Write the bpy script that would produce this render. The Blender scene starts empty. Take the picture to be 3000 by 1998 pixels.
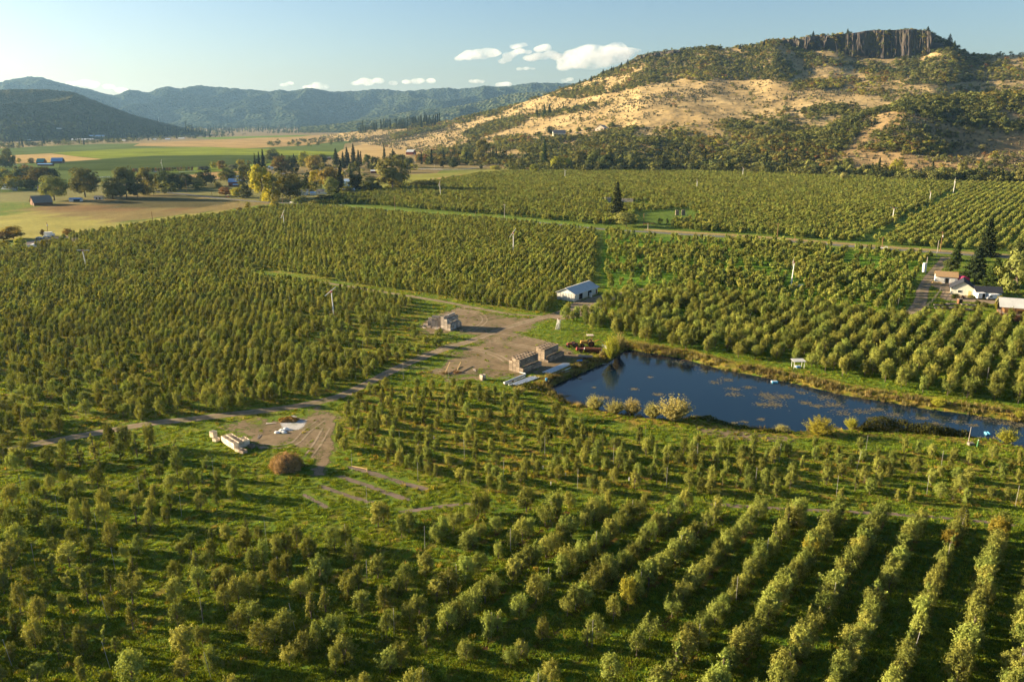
import bpy, math, random
import numpy as np
from mathutils import Vector, Matrix, Euler
R = math.radians
rng = np.random.default_rng(7)
random.seed(7)
sc = bpy.context.scene
COL = sc.collection

# ------------------------------------------------------------------ camera
CAMH, F, PITCH = 70.0, 2333.0, R(15.6)
cp, sp = math.cos(PITCH), math.sin(PITCH)
cam = bpy.data.cameras.new('camera'); cam.sensor_width = 36; cam.lens = 36*F/3000
cam.clip_start = 1; cam.clip_end = 60000
co = bpy.data.objects.new('camera', cam); COL.objects.link(co)
co.location = (0, 0, CAMH); co.rotation_euler = (R(90)-PITCH, 0, 0)
sc.camera = co

def G(u, v, z=0.0):
    """where a photo direction meets the level z"""
    x = (u-1500)/F; y = -(v-999)/F
    d = (x, y*sp+cp, y*cp-sp)
    t = (z-CAMH)/d[2]
    return Vector((d[0]*t, d[1]*t, z))
def depth(p): return p[1]*cp-(p[2]-CAMH)*sp
def PX(x, y, z):
    dy = y*cp-(z-CAMH)*sp; up = y*sp+(z-CAMH)*cp
    return 1500+F*x/dy, 999-F*up/dy
def ZV(Y, v):
    """height at forward distance Y that shows at image row v"""
    q = (999-v)/F
    return CAMH + Y*(q*cp-sp)/(cp+q*sp)
def UX(u, Y, z): return (u-1500)/F*(Y*cp-(z-CAMH)*sp)
def W2(pts, z=0.0): return [tuple(G(u, v, z)[:2]) for u, v in pts]

def inpoly(px, py, poly):
    px = np.asarray(px, float); py = np.asarray(py, float)
    c = np.zeros(px.shape, bool); n = len(poly)
    for i in range(n):
        x1, y1 = poly[i]; x2, y2 = poly[(i+1) % n]
        if y1 == y2: continue
        k = ((y1 > py) != (y2 > py)) & (px < (x2-x1)*(py-y1)/(y2-y1)+x1)
        c ^= k
    return c
def segdist(px, py, poly, closed=True):
    d = np.full(np.shape(px), 1e9); n = len(poly)
    for i in range(n if closed else n-1):
        x1, y1 = poly[i]; x2, y2 = poly[(i+1) % n]
        vx, vy = x2-x1, y2-y1; L = vx*vx+vy*vy+1e-9
        t = np.clip(((px-x1)*vx+(py-y1)*vy)/L, 0, 1)
        d = np.minimum(d, np.hypot(px-x1-t*vx, py-y1-t*vy))
    return d
def vnoise(x, y, seed=0):
    """smooth value noise, -1..1"""
    xi = np.floor(x).astype(np.int64); yi = np.floor(y).astype(np.int64)
    fx = x-xi; fy = y-yi; fx = fx*fx*(3-2*fx); fy = fy*fy*(3-2*fy)
    def h(a, b):
        n = (a*374761393+b*668265263+seed*974711) & 0x7fffffff
        n = ((n ^ (n >> 13))*1274126177) & 0x7fffffff
        return ((n ^ (n >> 16)) & 0xffff)/32767.5-1
    return (h(xi, yi)*(1-fx)+h(xi+1, yi)*fx)*(1-fy)+(h(xi, yi+1)*(1-fx)+h(xi+1, yi+1)*fx)*fy
def fbm(x, y, o=4, seed=0):
    r = 0; a = 1; s = 0
    for i in range(o):
        r = r+a*vnoise(x*2**i+i*17.3, y*2**i-i*9.1, seed+i); s += a; a *= .5
    return r/s

# ------------------------------------------------------------------ light
SUN_EL = R(14.0)
sx, sy = -0.95, 0.22
n_ = math.hypot(sx, sy); sx /= n_; sy /= n_
S = Vector((sx*math.cos(SUN_EL), sy*math.cos(SUN_EL), math.sin(SUN_EL)))
sl = bpy.data.lights.new('sun', 'SUN'); sl.energy = 5.0; sl.angle = R(0.5); sl.color = (1.0, 0.79, 0.50)
so = bpy.data.objects.new('sun', sl); COL.objects.link(so)
so.rotation_euler = S.to_track_quat('Z', 'Y').to_euler(); so.location = (-50, 40, 60)
w = bpy.data.worlds.new('World'); sc.world = w; w.use_nodes = True
nt = w.node_tree
sky = nt.nodes.new('ShaderNodeTexSky'); sky.sky_type = 'NISHITA'; sky.sun_disc = False
sky.sun_elevation = SUN_EL; sky.sun_rotation = math.atan2(sx, sy)
sky.altitude = 400; sky.air_density = 1.0; sky.dust_density = 1.8; sky.ozone_density = 3.5
bg = nt.nodes['Background']; bg.inputs['Strength'].default_value = 0.05
tint = nt.nodes.new('ShaderNodeMix'); tint.data_type = 'RGBA'; tint.blend_type = 'MULTIPLY'; tint.inputs[0].default_value = 1.0; tint.inputs[7].default_value = (1.0, .93, .86, 1)
nt.links.new(sky.outputs[0], tint.inputs[6]); nt.links.new(tint.outputs[2], bg.inputs[0])
sc.view_settings.view_transform = 'Standard'; sc.view_settings.look = 'None'
sc.view_settings.gamma = 1; sc.view_settings.exposure = 2.1
sc.cycles.use_denoising = True
try:
    sc.cycles.denoiser = 'OPENIMAGEDENOISE'; sc.cycles.denoising_prefilter = 'ACCURATE'
    sc.cycles.denoising_input_passes = 'RGB_ALBEDO_NORMAL'
except Exception: pass
sc.cycles.max_bounces = 6; sc.cycles.diffuse_bounces = 2; sc.cycles.transmission_bounces = 3
sc.cycles.transparent_max_bounces = 8; sc.cycles.volume_bounces = 4
sc.cycles.caustics_reflective = False; sc.cycles.caustics_refractive = False
sc.cycles.use_adaptive_sampling = True; sc.cycles.adaptive_threshold = 0.02

# ------------------------------------------------------------------ object helpers
ORD = ['zeroth', 'first', 'second', 'third', 'fourth', 'fifth', 'sixth', 'seventh', 'eighth', 'ninth', 'tenth', 'eleventh', 'twelfth',
       'thirteenth', 'fourteenth', 'fifteenth', 'sixteenth', 'seventeenth', 'eighteenth', 'nineteenth']
TENS = {20: 'twent', 30: 'thirt', 40: 'fort', 50: 'fift', 60: 'sixt', 70: 'sevent', 80: 'eight', 90: 'ninet'}
def ordinal(n):
    if n < 20: return ORD[n]
    t = n//10*10
    return TENS[t]+'ieth' if n == t else TENS[t]+'y-'+ORD[n-t]
def tag(o, label=None, cat=None, group=None, kind=None):
    if label: o['label'] = label
    if cat: o['category'] = cat
    if group: o['group'] = group
    if kind: o['kind'] = kind
    return o
def thing(name, loc, label, cat, group=None, rz=0.0):
    o = bpy.data.objects.new(name, None); o.empty_display_size = .5; COL.objects.link(o)
    o.location = loc; o.rotation_euler = (0, 0, rz)
    return tag(o, label, cat, group)
def mesh_np(name, V, FQ=None, FT=None, attrs=None, smooth=False):
    me = bpy.data.meshes.new(name)
    V = np.asarray(V, np.float32).reshape(-1, 3)
    me.vertices.add(len(V)); me.vertices.foreach_set('co', V.ravel())
    loops = []; starts = []; n = 0
    if FQ is not None and len(FQ):
        FQ = np.asarray(FQ, np.int32).reshape(-1, 4); loops.append(FQ.ravel()); starts.append(np.arange(len(FQ))*4); n = len(FQ)*4
    if FT is not None and len(FT):
        FT = np.asarray(FT, np.int32).reshape(-1, 3); loops.append(FT.ravel()); starts.append(n+np.arange(len(FT))*3)
    L = np.concatenate(loops).astype(np.int32); St = np.concatenate(starts).astype(np.int32)
    me.loops.add(len(L)); me.loops.foreach_set('vertex_index', L)
    me.polygons.add(len(St)); me.polygons.foreach_set('loop_start', St)
    if smooth: me.polygons.foreach_set('use_smooth', np.ones(len(St), bool))
    me.update(calc_edges=True); me.validate()
    for k, (typ, dom, arr) in (attrs or {}).items():
        a = me.attributes.new(k, typ, dom)
        a.data.foreach_set('color' if typ == 'FLOAT_COLOR' else ('vector' if typ == 'FLOAT_VECTOR' else 'value'), np.asarray(arr, np.float32).ravel())
    return me
def link(name, me, mat=None, parent=None, loc=None):
    o = bpy.data.objects.new(name, me); COL.objects.link(o)
    if mat is not None and not me.materials: me.materials.append(mat)
    if parent is not None: o.parent = parent
    if loc is not None: o.location = loc
    return o
class MB:
    """collects boxes, tubes and polygons into one mesh"""
    def __init__(s): s.v = []; s.f = []
    def add(s, vs, fs):
        b = len(s.v); s.v += [tuple(p) for p in vs]; s.f += [tuple(i+b for i in f) for f in fs]; return s
    def box(s, c, d, rz=0.0, M=None):
        hx, hy, hz = d[0]/2, d[1]/2, d[2]/2; ca, sa = math.cos(rz), math.sin(rz)
        vs = []
        for z in (-hz, hz):
            for x, y in ((-hx, -hy), (hx, -hy), (hx, hy), (-hx, hy)):
                p = Vector((c[0]+x*ca-y*sa, c[1]+x*sa+y*ca, c[2]+z))
                vs.append(M @ p if M else p)
        return s.add(vs, [(3, 2, 1, 0), (4, 5, 6, 7), (0, 1, 5, 4), (1, 2, 6, 5), (2, 3, 7, 6), (3, 0, 4, 7)])
    def tube(s, a, b, r0, r1=None, n=8, cap=True):
        a = Vector(a); b = Vector(b); r1 = r0 if r1 is None else r1
        d = (b-a).normalized(); q = d.to_track_quat('Z', 'Y')
        vs = []
        for p, r in ((a, r0), (b, r1)):
            for i in range(n):
                t = 2*math.pi*i/n
                vs.append(p+q @ Vector((math.cos(t)*r, math.sin(t)*r, 0)))
        fs = [(i, (i+1) % n, n+(i+1) % n, n+i) for i in range(n)]
        if cap: fs += [tuple(range(n))[::-1], tuple(range(n, 2*n))]
        return s.add(vs, fs)
    def poly(s, pts): return s.add(pts, [tuple(range(len(pts)))])
    def prism(s, prof, y0, y1):
        """profile in x,z swept along y"""
        n = len(prof); vs = [(x, y0, z) for x, z in prof]+[(x, y1, z) for x, z in prof]
        return s.add(vs, [tuple(range(n)), tuple(range(2*n-1, n-1, -1))]+[((i+1) % n, i, n+i, n+(i+1) % n) for i in range(n)])
    def build(s, name, mat, parent=None, loc=None, bevel=0.0):
        me = bpy.data.meshes.new(name); me.from_pydata(s.v, [], s.f); me.update()
        o = link(name, me, mat, parent, loc)
        if bevel:
            m = o.modifiers.new('bevel', 'BEVEL'); m.width = bevel; m.segments = 1
        return o
def copy_tree(o, parent=None):
    c = o.copy(); COL.objects.link(c); c.parent = parent
    for ch in o.children: copy_tree(ch, c)
    return c

# ------------------------------------------------------------------ materials
def newmat(name):
    m = bpy.data.materials.new(name); m.use_nodes = True
    n = m.node_tree; b = n.nodes['Principled BSDF']
    b.inputs['Specular IOR Level'].default_value = 0.2
    return m, n, b
def N(n, t, **k):
    x = n.nodes.new(t)
    for a, v in k.items():
        if hasattr(x, a): setattr(x, a, v)
        else: x.inputs[a.replace('_', ' ')].default_value = v
    return x
def mixc(n, f, a, b, mode='MIX'):
    x = n.nodes.new('ShaderNodeMix'); x.data_type = 'RGBA'; x.blend_type = mode
    for s_, v in ((0, f), (6, a), (7, b)):
        if hasattr(v, 'is_linked'): n.links.new(v, x.inputs[s_])
        elif isinstance(v, (int, float)): x.inputs[s_].default_value = v
        else: x.inputs[s_].default_value = (*v[:3], 1)
    return x.outputs[2]
def mth(n, op, a, b=None, c=None, clamp=False):
    x = n.nodes.new('ShaderNodeMath'); x.operation = op; x.use_clamp = clamp
    for i, v in enumerate((a, b, c)):
        if v is None: continue
        if hasattr(v, 'is_linked'): n.links.new(v, x.inputs[i])
        else: x.inputs[i].default_value = v
    return x.outputs[0]
def ramp(n, fac, *stops):
    x = n.nodes.new('ShaderNodeValToRGB'); e = x.color_ramp.elements
    while len(e) < len(stops): e.new(.5)
    for i, (p, c) in enumerate(stops):
        e[i].position = p; e[i].color = (c, c, c, 1) if isinstance(c, (int, float)) else (*c, 1)
    n.links.new(fac, x.inputs[0]); return x.outputs[0]
def pos(n, scale=None, obj=False):
    g_ = n.nodes.new('ShaderNodeTexCoord').outputs['Object'] if obj else n.nodes.new('ShaderNodeNewGeometry').outputs['Position']
    if scale is None: return g_
    m = n.nodes.new('ShaderNodeMapping'); m.inputs['Scale'].default_value = scale; n.links.new(g_, m.inputs[0]); return m.outputs[0]
def noise(n, vec, scale, detail=4, rough=.6, dist=0.0):
    x = N(n, 'ShaderNodeTexNoise'); x.inputs['Scale'].default_value = scale; x.inputs['Detail'].default_value = detail
    x.inputs['Roughness'].default_value = rough; x.inputs['Distortion'].default_value = dist
    n.links.new(vec, x.inputs['Vector']); return x.outputs['Fac']
def bump(n, b, h, dist, strength=1.0):
    x = n.nodes.new('ShaderNodeBump'); x.inputs['Distance'].default_value = dist; x.inputs['Strength'].default_value = strength
    n.links.new(h, x.inputs['Height']); n.links.new(x.outputs[0], b.inputs['Normal'])
def mat(name, c, rough=.7, metal=0.0, var=.25, scale=2.0, bmp=0.0, c2=None, spec=.2, stretch=(1, 1, 1), objvar=0.0):
    m, n, b = newmat(name)
    p = pos(n, stretch, obj=True)
    f = noise(n, p, scale, 5)
    hi = tuple(min(1, x*(1+var)) for x in c); lo = tuple(x*(1-var) for x in c)
    col = ramp(n, f, (.3, lo), (.7, c2 or hi))
    if objvar:
        oi = N(n, 'ShaderNodeObjectInfo'); hs = N(n, 'ShaderNodeHueSaturation'); n.links.new(col, hs.inputs['Color'])
        n.links.new(mth(n, 'ADD', mth(n, 'MULTIPLY', oi.outputs['Random'], objvar*2), 1-objvar), hs.inputs['Value']); col = hs.outputs[0]
    n.links.new(col, b.inputs['Base Color'])
    b.inputs['Roughness'].default_value = rough; b.inputs['Metallic'].default_value = metal; b.inputs['Specular IOR Level'].default_value = spec
    if bmp: bump(n, b, f, bmp)
    return m
def leafmat(name, lo, hi, trans=.35, objvar=.35):
    m, n, b = newmat(name)
    a = N(n, 'ShaderNodeAttribute'); a.attribute_name = 'lv'
    oi = N(n, 'ShaderNodeObjectInfo')
    f = mth(n, 'ADD', mth(n, 'MULTIPLY', a.outputs['Fac'], .75), mth(n, 'MULTIPLY', oi.outputs['Random'], .25))
    col = ramp(n, f, (0, lo), (1, hi))
    hs = N(n, 'ShaderNodeHueSaturation')
    n.links.new(mth(n, 'ADD', mth(n, 'MULTIPLY', oi.outputs['Random'], objvar*2), 1-objvar), hs.inputs['Value'])
    r2 = mth(n, 'FRACT', mth(n, 'MULTIPLY', oi.outputs['Random'], 13.37))
    n.links.new(mth(n, 'ADD', mth(n, 'MULTIPLY', r2, .045), .4775), hs.inputs['Hue'])
    n.links.new(col, hs.inputs['Color'])
    d = N(n, 'ShaderNodeBsdfDiffuse'); t = N(n, 'ShaderNodeBsdfTranslucent'); mx = N(n, 'ShaderNodeMixShader')
    mx.inputs[0].default_value = trans
    n.links.new(hs.outputs[0], d.inputs[0])
    n.links.new(mixc(n, 1.0, hs.outputs[0], (1.15, 1.0, .55), 'MULTIPLY'), t.inputs[0])
    n.links.new(d.outputs[0], mx.inputs[1]); n.links.new(t.outputs[0], mx.inputs[2])
    n.nodes.remove(b)
    n.links.new(mx.outputs[0], n.nodes['Material Output'].inputs[0])
    return m
M = {}
M['leaf'] = leafmat('fruit leaf', (.046, .062, .015), (.335, .365, .080), .26, .24)
M['leaf_yellow'] = leafmat('yellowing fruit leaf', (.10, .10, .018), (.36, .30, .05), .38)
M['leaf_rust'] = leafmat('rusty fruit leaf', (.16, .07, .03), (.42, .22, .09), .3)
M['bark'] = mat('bark', (.12, .095, .07), .9, bmp=.03, scale=6)
M['oak_dark'] = leafmat('dark leaf', (.024, .034, .012), (.115, .125, .038), .2)
M['oak'] = leafmat('olive leaf', (.042, .055, .015), (.25, .25, .068), .26)
M['oak_gold'] = leafmat('golden leaf', (.085, .072, .016), (.29, .21, .05), .3)
M['oak_rust'] = leafmat('rust leaf', (.085, .050, .018), (.27, .15, .055), .25)
M['lime'] = leafmat('yellow green leaf', (.13, .14, .018), (.44, .42, .06), .35, .08)
M['conifer'] = leafmat('conifer needle', (.012, .020, .010), (.05, .062, .024), .1)
M['conifer_green'] = leafmat('green conifer needle', (.02, .035, .010), (.085, .11, .024), .15)
M['willow'] = leafmat('willow leaf', (.15, .145, .045), (.44, .40, .15), .35, .08)
M['bramble'] = leafmat('bramble leaf', (.03, .042, .01), (.14, .145, .03), .2)
M['brush'] = leafmat('grey brush leaf', (.06, .06, .035), (.19, .175, .10), .1)
M['grass'] = leafmat('grass blade', (.07, .12, .012), (.24, .31, .035), .4)
M['gold_grass'] = leafmat('dry grass blade', (.15, .125, .022), (.42, .36, .075), .35)
M['reed'] = leafmat('bank weed', (.08, .07, .025), (.30, .25, .10), .25)
M['straw'] = leafmat('dry brush', (.13, .085, .035), (.40, .26, .11), .15)
# ------------------------------------------------------------------ foliage
def quads(C, Nn, size, rg, aspect=.6, lv=None):
    """leaf faces: centre C (n,3), facing Nn, half length size"""
    n = len(C)
    Nn = Nn/np.linalg.norm(Nn, axis=1, keepdims=True)
    t = rg.normal(size=(n, 3)); t -= (t*Nn).sum(1, keepdims=True)*Nn; t /= np.linalg.norm(t, axis=1, keepdims=True)
    b = np.cross(Nn, t); s = np.asarray(size).reshape(-1, 1)*np.ones((n, 1))
    V = np.stack([C-t*s, C+b*s*aspect, C+t*s, C-b*s*aspect], 1).reshape(-1, 3)
    Fq = np.arange(4*n).reshape(n, 4)
    if lv is None: lv = rg.random(n)
    return V, Fq, np.repeat(lv, 4)
def leafmesh(name, C, Nn, size, rg, mat_, aspect=.6, lv=None):
    V, Fq, l = quads(C, Nn, size, rg, aspect, lv)
    me = mesh_np(name, V, Fq, attrs={'lv': ('FLOAT', 'POINT', l)})
    me.materials.append(mat_); return me
def rnddir(rg, n):
    d = rg.normal(size=(n, 3)); return d/np.linalg.norm(d, axis=1, keepdims=True)

def fruit_crown(seed, H, Rad, style, nl, ls):
    """leaf centres and normals of an orchard tree, metres, base at z=0"""
    rg = np.random.default_rng(seed)
    zb = .16*H if style != 'vase' else .45*H
    cl = []; tw = []
    K = {'bushy': 34, 'tall': 30, 'spindle': 22, 'vase': 30, 'sparse': 14, 'young': 10}[style]
    for i in range(K):
        t = rg.random()**.85
        z = zb+(H*.92-zb)*t
        if style == 'bushy': rr = Rad*math.sqrt(max(.04, 1-(2*t-.8)**2/1.6))
        elif style == 'tall': rr = Rad*(.62+.5*math.sin(t*3.0))*(1-.25*t)
        elif style == 'spindle': rr = Rad*(1.05-.85*t)
        elif style == 'vase': rr = Rad*(.45+.6*t)
        else: rr = Rad*(1.0-.6*t)
        a = rg.random()*6.283; q = rr*(.35+.65*rg.random()**.5)
        cl.append((q*math.cos(a), q*math.sin(a), z))
    cl = np.array(cl)
    nsh = {'bushy': 26, 'tall': 20, 'spindle': 9, 'vase': 30, 'sparse': 9, 'young': 5}[style]
    C = []; Nn = []; lv = []
    per = int(nl*.66/K)
    for c in cl:
        sg = Rad*(.19 if style not in ('sparse', 'young') else .16)*(.75+.5*rg.random())
        o = rg.normal(size=(per, 3))*sg*np.array([1, 1, 1.15])
        C.append(c+o); d = rnddir(rg, per)*.8+o/sg*.5+np.array([c[0], c[1], 0])/Rad*.9+np.array([0, 0, .45+.5*(c[2]/H-.5)]); Nn.append(d)
        lv.append(np.clip(.5*rg.random()+.5*rg.random(per)+.10*(c[2]/H-.5), 0, 1))
    ps = int(nl*.34/nsh)
    for i in range(nsh):
        c = cl[rg.integers(len(cl))].copy()
        L = H*(.16+.16*rg.random()); c[2] = min(max(c[2], H*.45), H*.84)
        t = rg.random(ps); lean = rg.normal(size=2)*.10
        p = np.stack([c[0]+lean[0]*t*L*2, c[1]+lean[1]*t*L*2, c[2]+t*L], 1)+rg.normal(size=(ps, 3))*.07
        C.append(p); Nn.append(rnddir(rg, ps)+np.array([0, 0, .2])); lv.append(np.clip(.45+.5*rg.random(ps), 0, 1))
    C = np.concatenate(C); C[:, 2] = np.maximum(C[:, 2], .12*H)
    return C, np.concatenate(Nn), np.concatenate(lv), cl, rg
def fruit_trunk(cl, H, Rad, style, rg):
    mb = MB(); th = H*(.42 if style == 'vase' else .30)
    mb.tube((0, 0, -.1), (.03, .02, th), .10, .075, 6)
    top = Vector((.03, .02, th))
    for c in cl[:12]:
        c = Vector(c); k = Vector((.02, .02, max(.3*H if style == 'vase' else .2*H, min(th, c.z*.55))))
        mid = k.lerp(c, .5)+Vector((0, 0, .1))
        mb.tube(k, mid, .05, .035, 5, False); mb.tube(mid, c, .035, .015, 5, False)
    if style in ('spindle', 'tall', 'sparse', 'young'): mb.tube(top, (0, 0, H*.93), .06, .015, 5)
    return mb
STY = [('bushy', 4.1, 1.45), ('bushy', 3.7, 1.55), ('tall', 4.6, 1.05), ('tall', 4.3, 1.2), ('spindle', 4.2, .8),
       ('vase', 4.2, 1.7), ('sparse', 3.6, .8), ('young', 2.6, .5), ('bushy', 4.5, 1.3), ('spindle', 3.6, .75), ('bushy', 3.9, 1.7), ('tall', 4.8, .95)]
SWORD = ['bushy', 'broad', 'tall', 'full', 'slender', 'vase-shaped', 'sparse', 'young', 'rounded', 'thin', 'wide', 'columnar']
PCROWN, PTRUNK = [], []
for i, (st, H_, R_) in enumerate(STY):
    nl = {'bushy': 3000, 'tall': 2700, 'spindle': 1700, 'vase': 2300, 'sparse': 1100, 'young': 600}[st]
    C, Nn, lv, cl, rg = fruit_crown(100+i, H_, R_, st, nl, .13)
    me = leafmesh('crown', C, Nn, rg.uniform(.075, .145, len(C)), rg, M['leaf'], .6, lv)
    PCROWN.append(me)
    tm = bpy.data.meshes.new('trunk'); b_ = fruit_trunk(cl, H_, R_, st, rg); tm.from_pydata(b_.v, [], b_.f); tm.materials.append(M['bark'])
    PTRUNK.append(tm)

def blob_tree(seed, nl, ls, K=26, flat=.55, lean=.0, top=1.0, zb=.18, spread=.16, prof=None):
    """unit broadleaf crown: height 1, radius .5"""
    rg = np.random.default_rng(seed); cl = []
    while len(cl) < K:
        a = rg.random()*6.283; t = rg.random(); z = zb+(.93-zb)*t
        rr = prof(t) if prof else math.sqrt(max(0.03, 1-((t-.45)/.62)**2))
        q = .40*rr*(.3+.7*rg.random()**.5)*(1+.25*math.sin(2*a+seed))
        cl.append((q*math.cos(a)+lean*t, q*math.sin(a), z))
    cl = np.array(cl); C = []; Nn = []; lv = []; per = nl//K
    for c in cl:
        s = spread*(.55+.7*rg.random())*.62
        d = rnddir(rg, per)*np.array([1, 1, .9]); rad = s*rg.random((per, 1))**.33
        o = d*rad*np.array([1, 1, flat+.25])
        C.append(c+o); Nn.append(d*.8+rnddir(rg, per)*.45+np.array([c[0]*2.6, c[1]*2.6, (c[2]-.5)*1.8+.25])); lv.append(np.clip(.55*rg.random()+.45*rg.random(per), 0, 1))
    return np.concatenate(C), np.concatenate(Nn), np.concatenate(lv), cl, rg
def trunk_unit(cl, rg, r=.022, h=.3):
    mb = MB(); mb.tube((0, 0, -.02), (.005, 0, h), r, r*.75, 7)
    for c in cl[:9]:
        c = Vector(c); k = Vector((.005, 0, h*.9)); mid = k.lerp(c, .5)+Vector((0, 0, .03))
        mb.tube(k, mid, r*.55, r*.4, 5, False); mb.tube(mid, c, r*.4, r*.15, 5, False)
    me = bpy.data.meshes.new('trunk'); me.from_pydata(mb.v, [], mb.f); me.materials.append(M['bark']); return me
def conifer(seed, nl, ls, wide=.5, zb=.08):
    rg = np.random.default_rng(seed); C = []; Nn = []; lv = []
    z = zb
    while z < .97:
        t = (z-zb)/(1-zb); r = wide*(1-t)**.85*(.78+.3*rg.random())+.015
        nb = max(3, int(9*(1-t)+3))
        for k in range(nb):
            a = 6.283*(k+rg.random()*.8)/nb; L = r*(.6+.45*rg.random()); per = max(3, int(nl*L/ (wide*70)))
            s = rg.random(per)**.7; x = L*s
            p = np.stack([x*math.cos(a)+rg.normal(size=per)*.02, x*math.sin(a)+rg.normal(size=per)*.02, z-.10*x*1.2+rg.normal(size=per)*.008], 1)
            C.append(p); Nn.append(rnddir(rg, per)*.7+np.array([math.cos(a)*.5, math.sin(a)*.5, .9])); lv.append(np.clip(.5*rg.random()+.5*rg.random(per), 0, 1))
        z += .028+.035*(1-t)
    per = 16; C.append(np.stack([rg.normal(size=per)*.008, rg.normal(size=per)*.008, .93+.07*rg.random(per)], 1)); Nn.append(rnddir(rg, per)); lv.append(rg.random(per))
    return np.concatenate(C), np.concatenate(Nn), np.concatenate(lv), rg
BROAD, BTRUNK = [], []
for i in range(6):
    C, Nn, lv, cl, rg = blob_tree(200+i, 2600, .03, K=(34, 28, 30, 40, 26, 36)[i], zb=(.12, .2, .16, .08, .24, .1)[i], spread=(.3, .34, .3, .27, .34, .3)[i])
    BROAD.append(leafmesh('crown', C, Nn, rg.uniform(.022, .046, len(C)), rg, M['oak'], .75, lv)); BTRUNK.append(trunk_unit(cl, rg))
COLM = []                                             # tall oval crowns
for i in range(2):
    C, Nn, lv, cl, rg = blob_tree(240+i, 2400, .03, K=34, zb=.06, spread=.3, prof=lambda t: .55+.6*math.sin(3.0*min(1, t+.06)))
    COLM.append(leafmesh('crown', C, Nn, rg.uniform(.022, .042, len(C)), rg, M['oak'], .75, lv))
CONI = []
for i in range(4):
    C, Nn, lv, rg = conifer(260+i, 3600, .03, (.36, .42, .5, .46)[i], (.04, .16, .06, .3)[i])
    CONI.append(leafmesh('crown', C, Nn, rg.uniform(.022, .046, len(C)), rg, M['conifer'], .5, lv))
ctm = bpy.data.meshes.new('trunk'); _b = MB().tube((0, 0, -.02), (0, 0, .95), .022, .004, 7); ctm.from_pydata(_b.v, [], _b.f); ctm.materials.append(M['bark'])
SHRUB = []                                            # fountains of stems for the pond bank
for i in range(3):
    rg = np.random.default_rng(280+i); C = []; Nn = []; lv = []
    for k in range(230):
        a = rg.random()*6.283; tilt = .95*rg.random()**.6; L = (.55+.42*rg.random())*(1-.25*tilt); n = 24
        t = rg.random(n)**.75
        x = L*t*math.sin(tilt)*(1+.25*t); z = L*t*math.cos(tilt)
        p = np.stack([x*math.cos(a)*.8, x*math.sin(a)*.8, z], 1)+rg.normal(size=(n, 3))*.022
        C.append(p); Nn.append(rnddir(rg, n)+np.array([math.cos(a), math.sin(a), .4])*.5); lv.append(np.clip(.4*rg.random()+.35*t+.3*rg.random(n), 0, 1))
    C = np.concatenate(C); Nn = np.concatenate(Nn); lv = np.concatenate(lv)
    SHRUB.append(leafmesh('crown', C, Nn, rg.uniform(.018, .036, len(C)), rg, M['willow'], .5, lv))
# coarse crowns for the far masses
def coarse(seed, nq, s, matn, zb=.1, K=9, n=1):
    C, Nn, lv, cl, rg = blob_tree(seed, nq, s, K=K, zb=zb, spread=.42)
    return leafmesh('crown', C, Nn, rg.uniform(s*.7, s*1.3, len(C)), rg, M[matn], .75, lv)
FAR_OAK = {m: [coarse(300+i*7+len(m), 150, .075, m) for i in range(3)] for m in ('oak_dark', 'oak', 'oak_gold', 'oak_rust', 'lime')}
FAR_FRUIT = []
for i in range(5):
    st, H_, R_ = (('bushy', 4.0, 1.45), ('tall', 4.6, 1.1), ('bushy', 4.3, 1.3), ('tall', 4.1, 1.2), ('spindle', 4.2, .9))[i]
    C, Nn, lv, cl, rg = fruit_crown(340+i, H_, R_, st, 420, .2)
    FAR_FRUIT.append(leafmesh('crown', C, Nn, rg.uniform(.22, .36, len(C)), rg, M['leaf'], .65, lv))
C, Nn, lv, rg = conifer(360, 330, .03, .22); FAR_CON = [leafmesh('crown', C, Nn, rg.uniform(.04, .07, len(C)), rg, M['conifer'], .6, lv)]
FAR_BRUSH = []
for i in range(2):
    rg = np.random.default_rng(380+i); n = 46; d = rnddir(rg, n); d[:, 2] = abs(d[:, 2]); C = d*np.array([.5, .5, .8])*rg.random((n, 1))**.4
    FAR_BRUSH.append(leafmesh('crown', C, d+rnddir(rg, n)*.5, rg.uniform(.12, .22, n), rg, M['brush'], .8, None))

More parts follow.
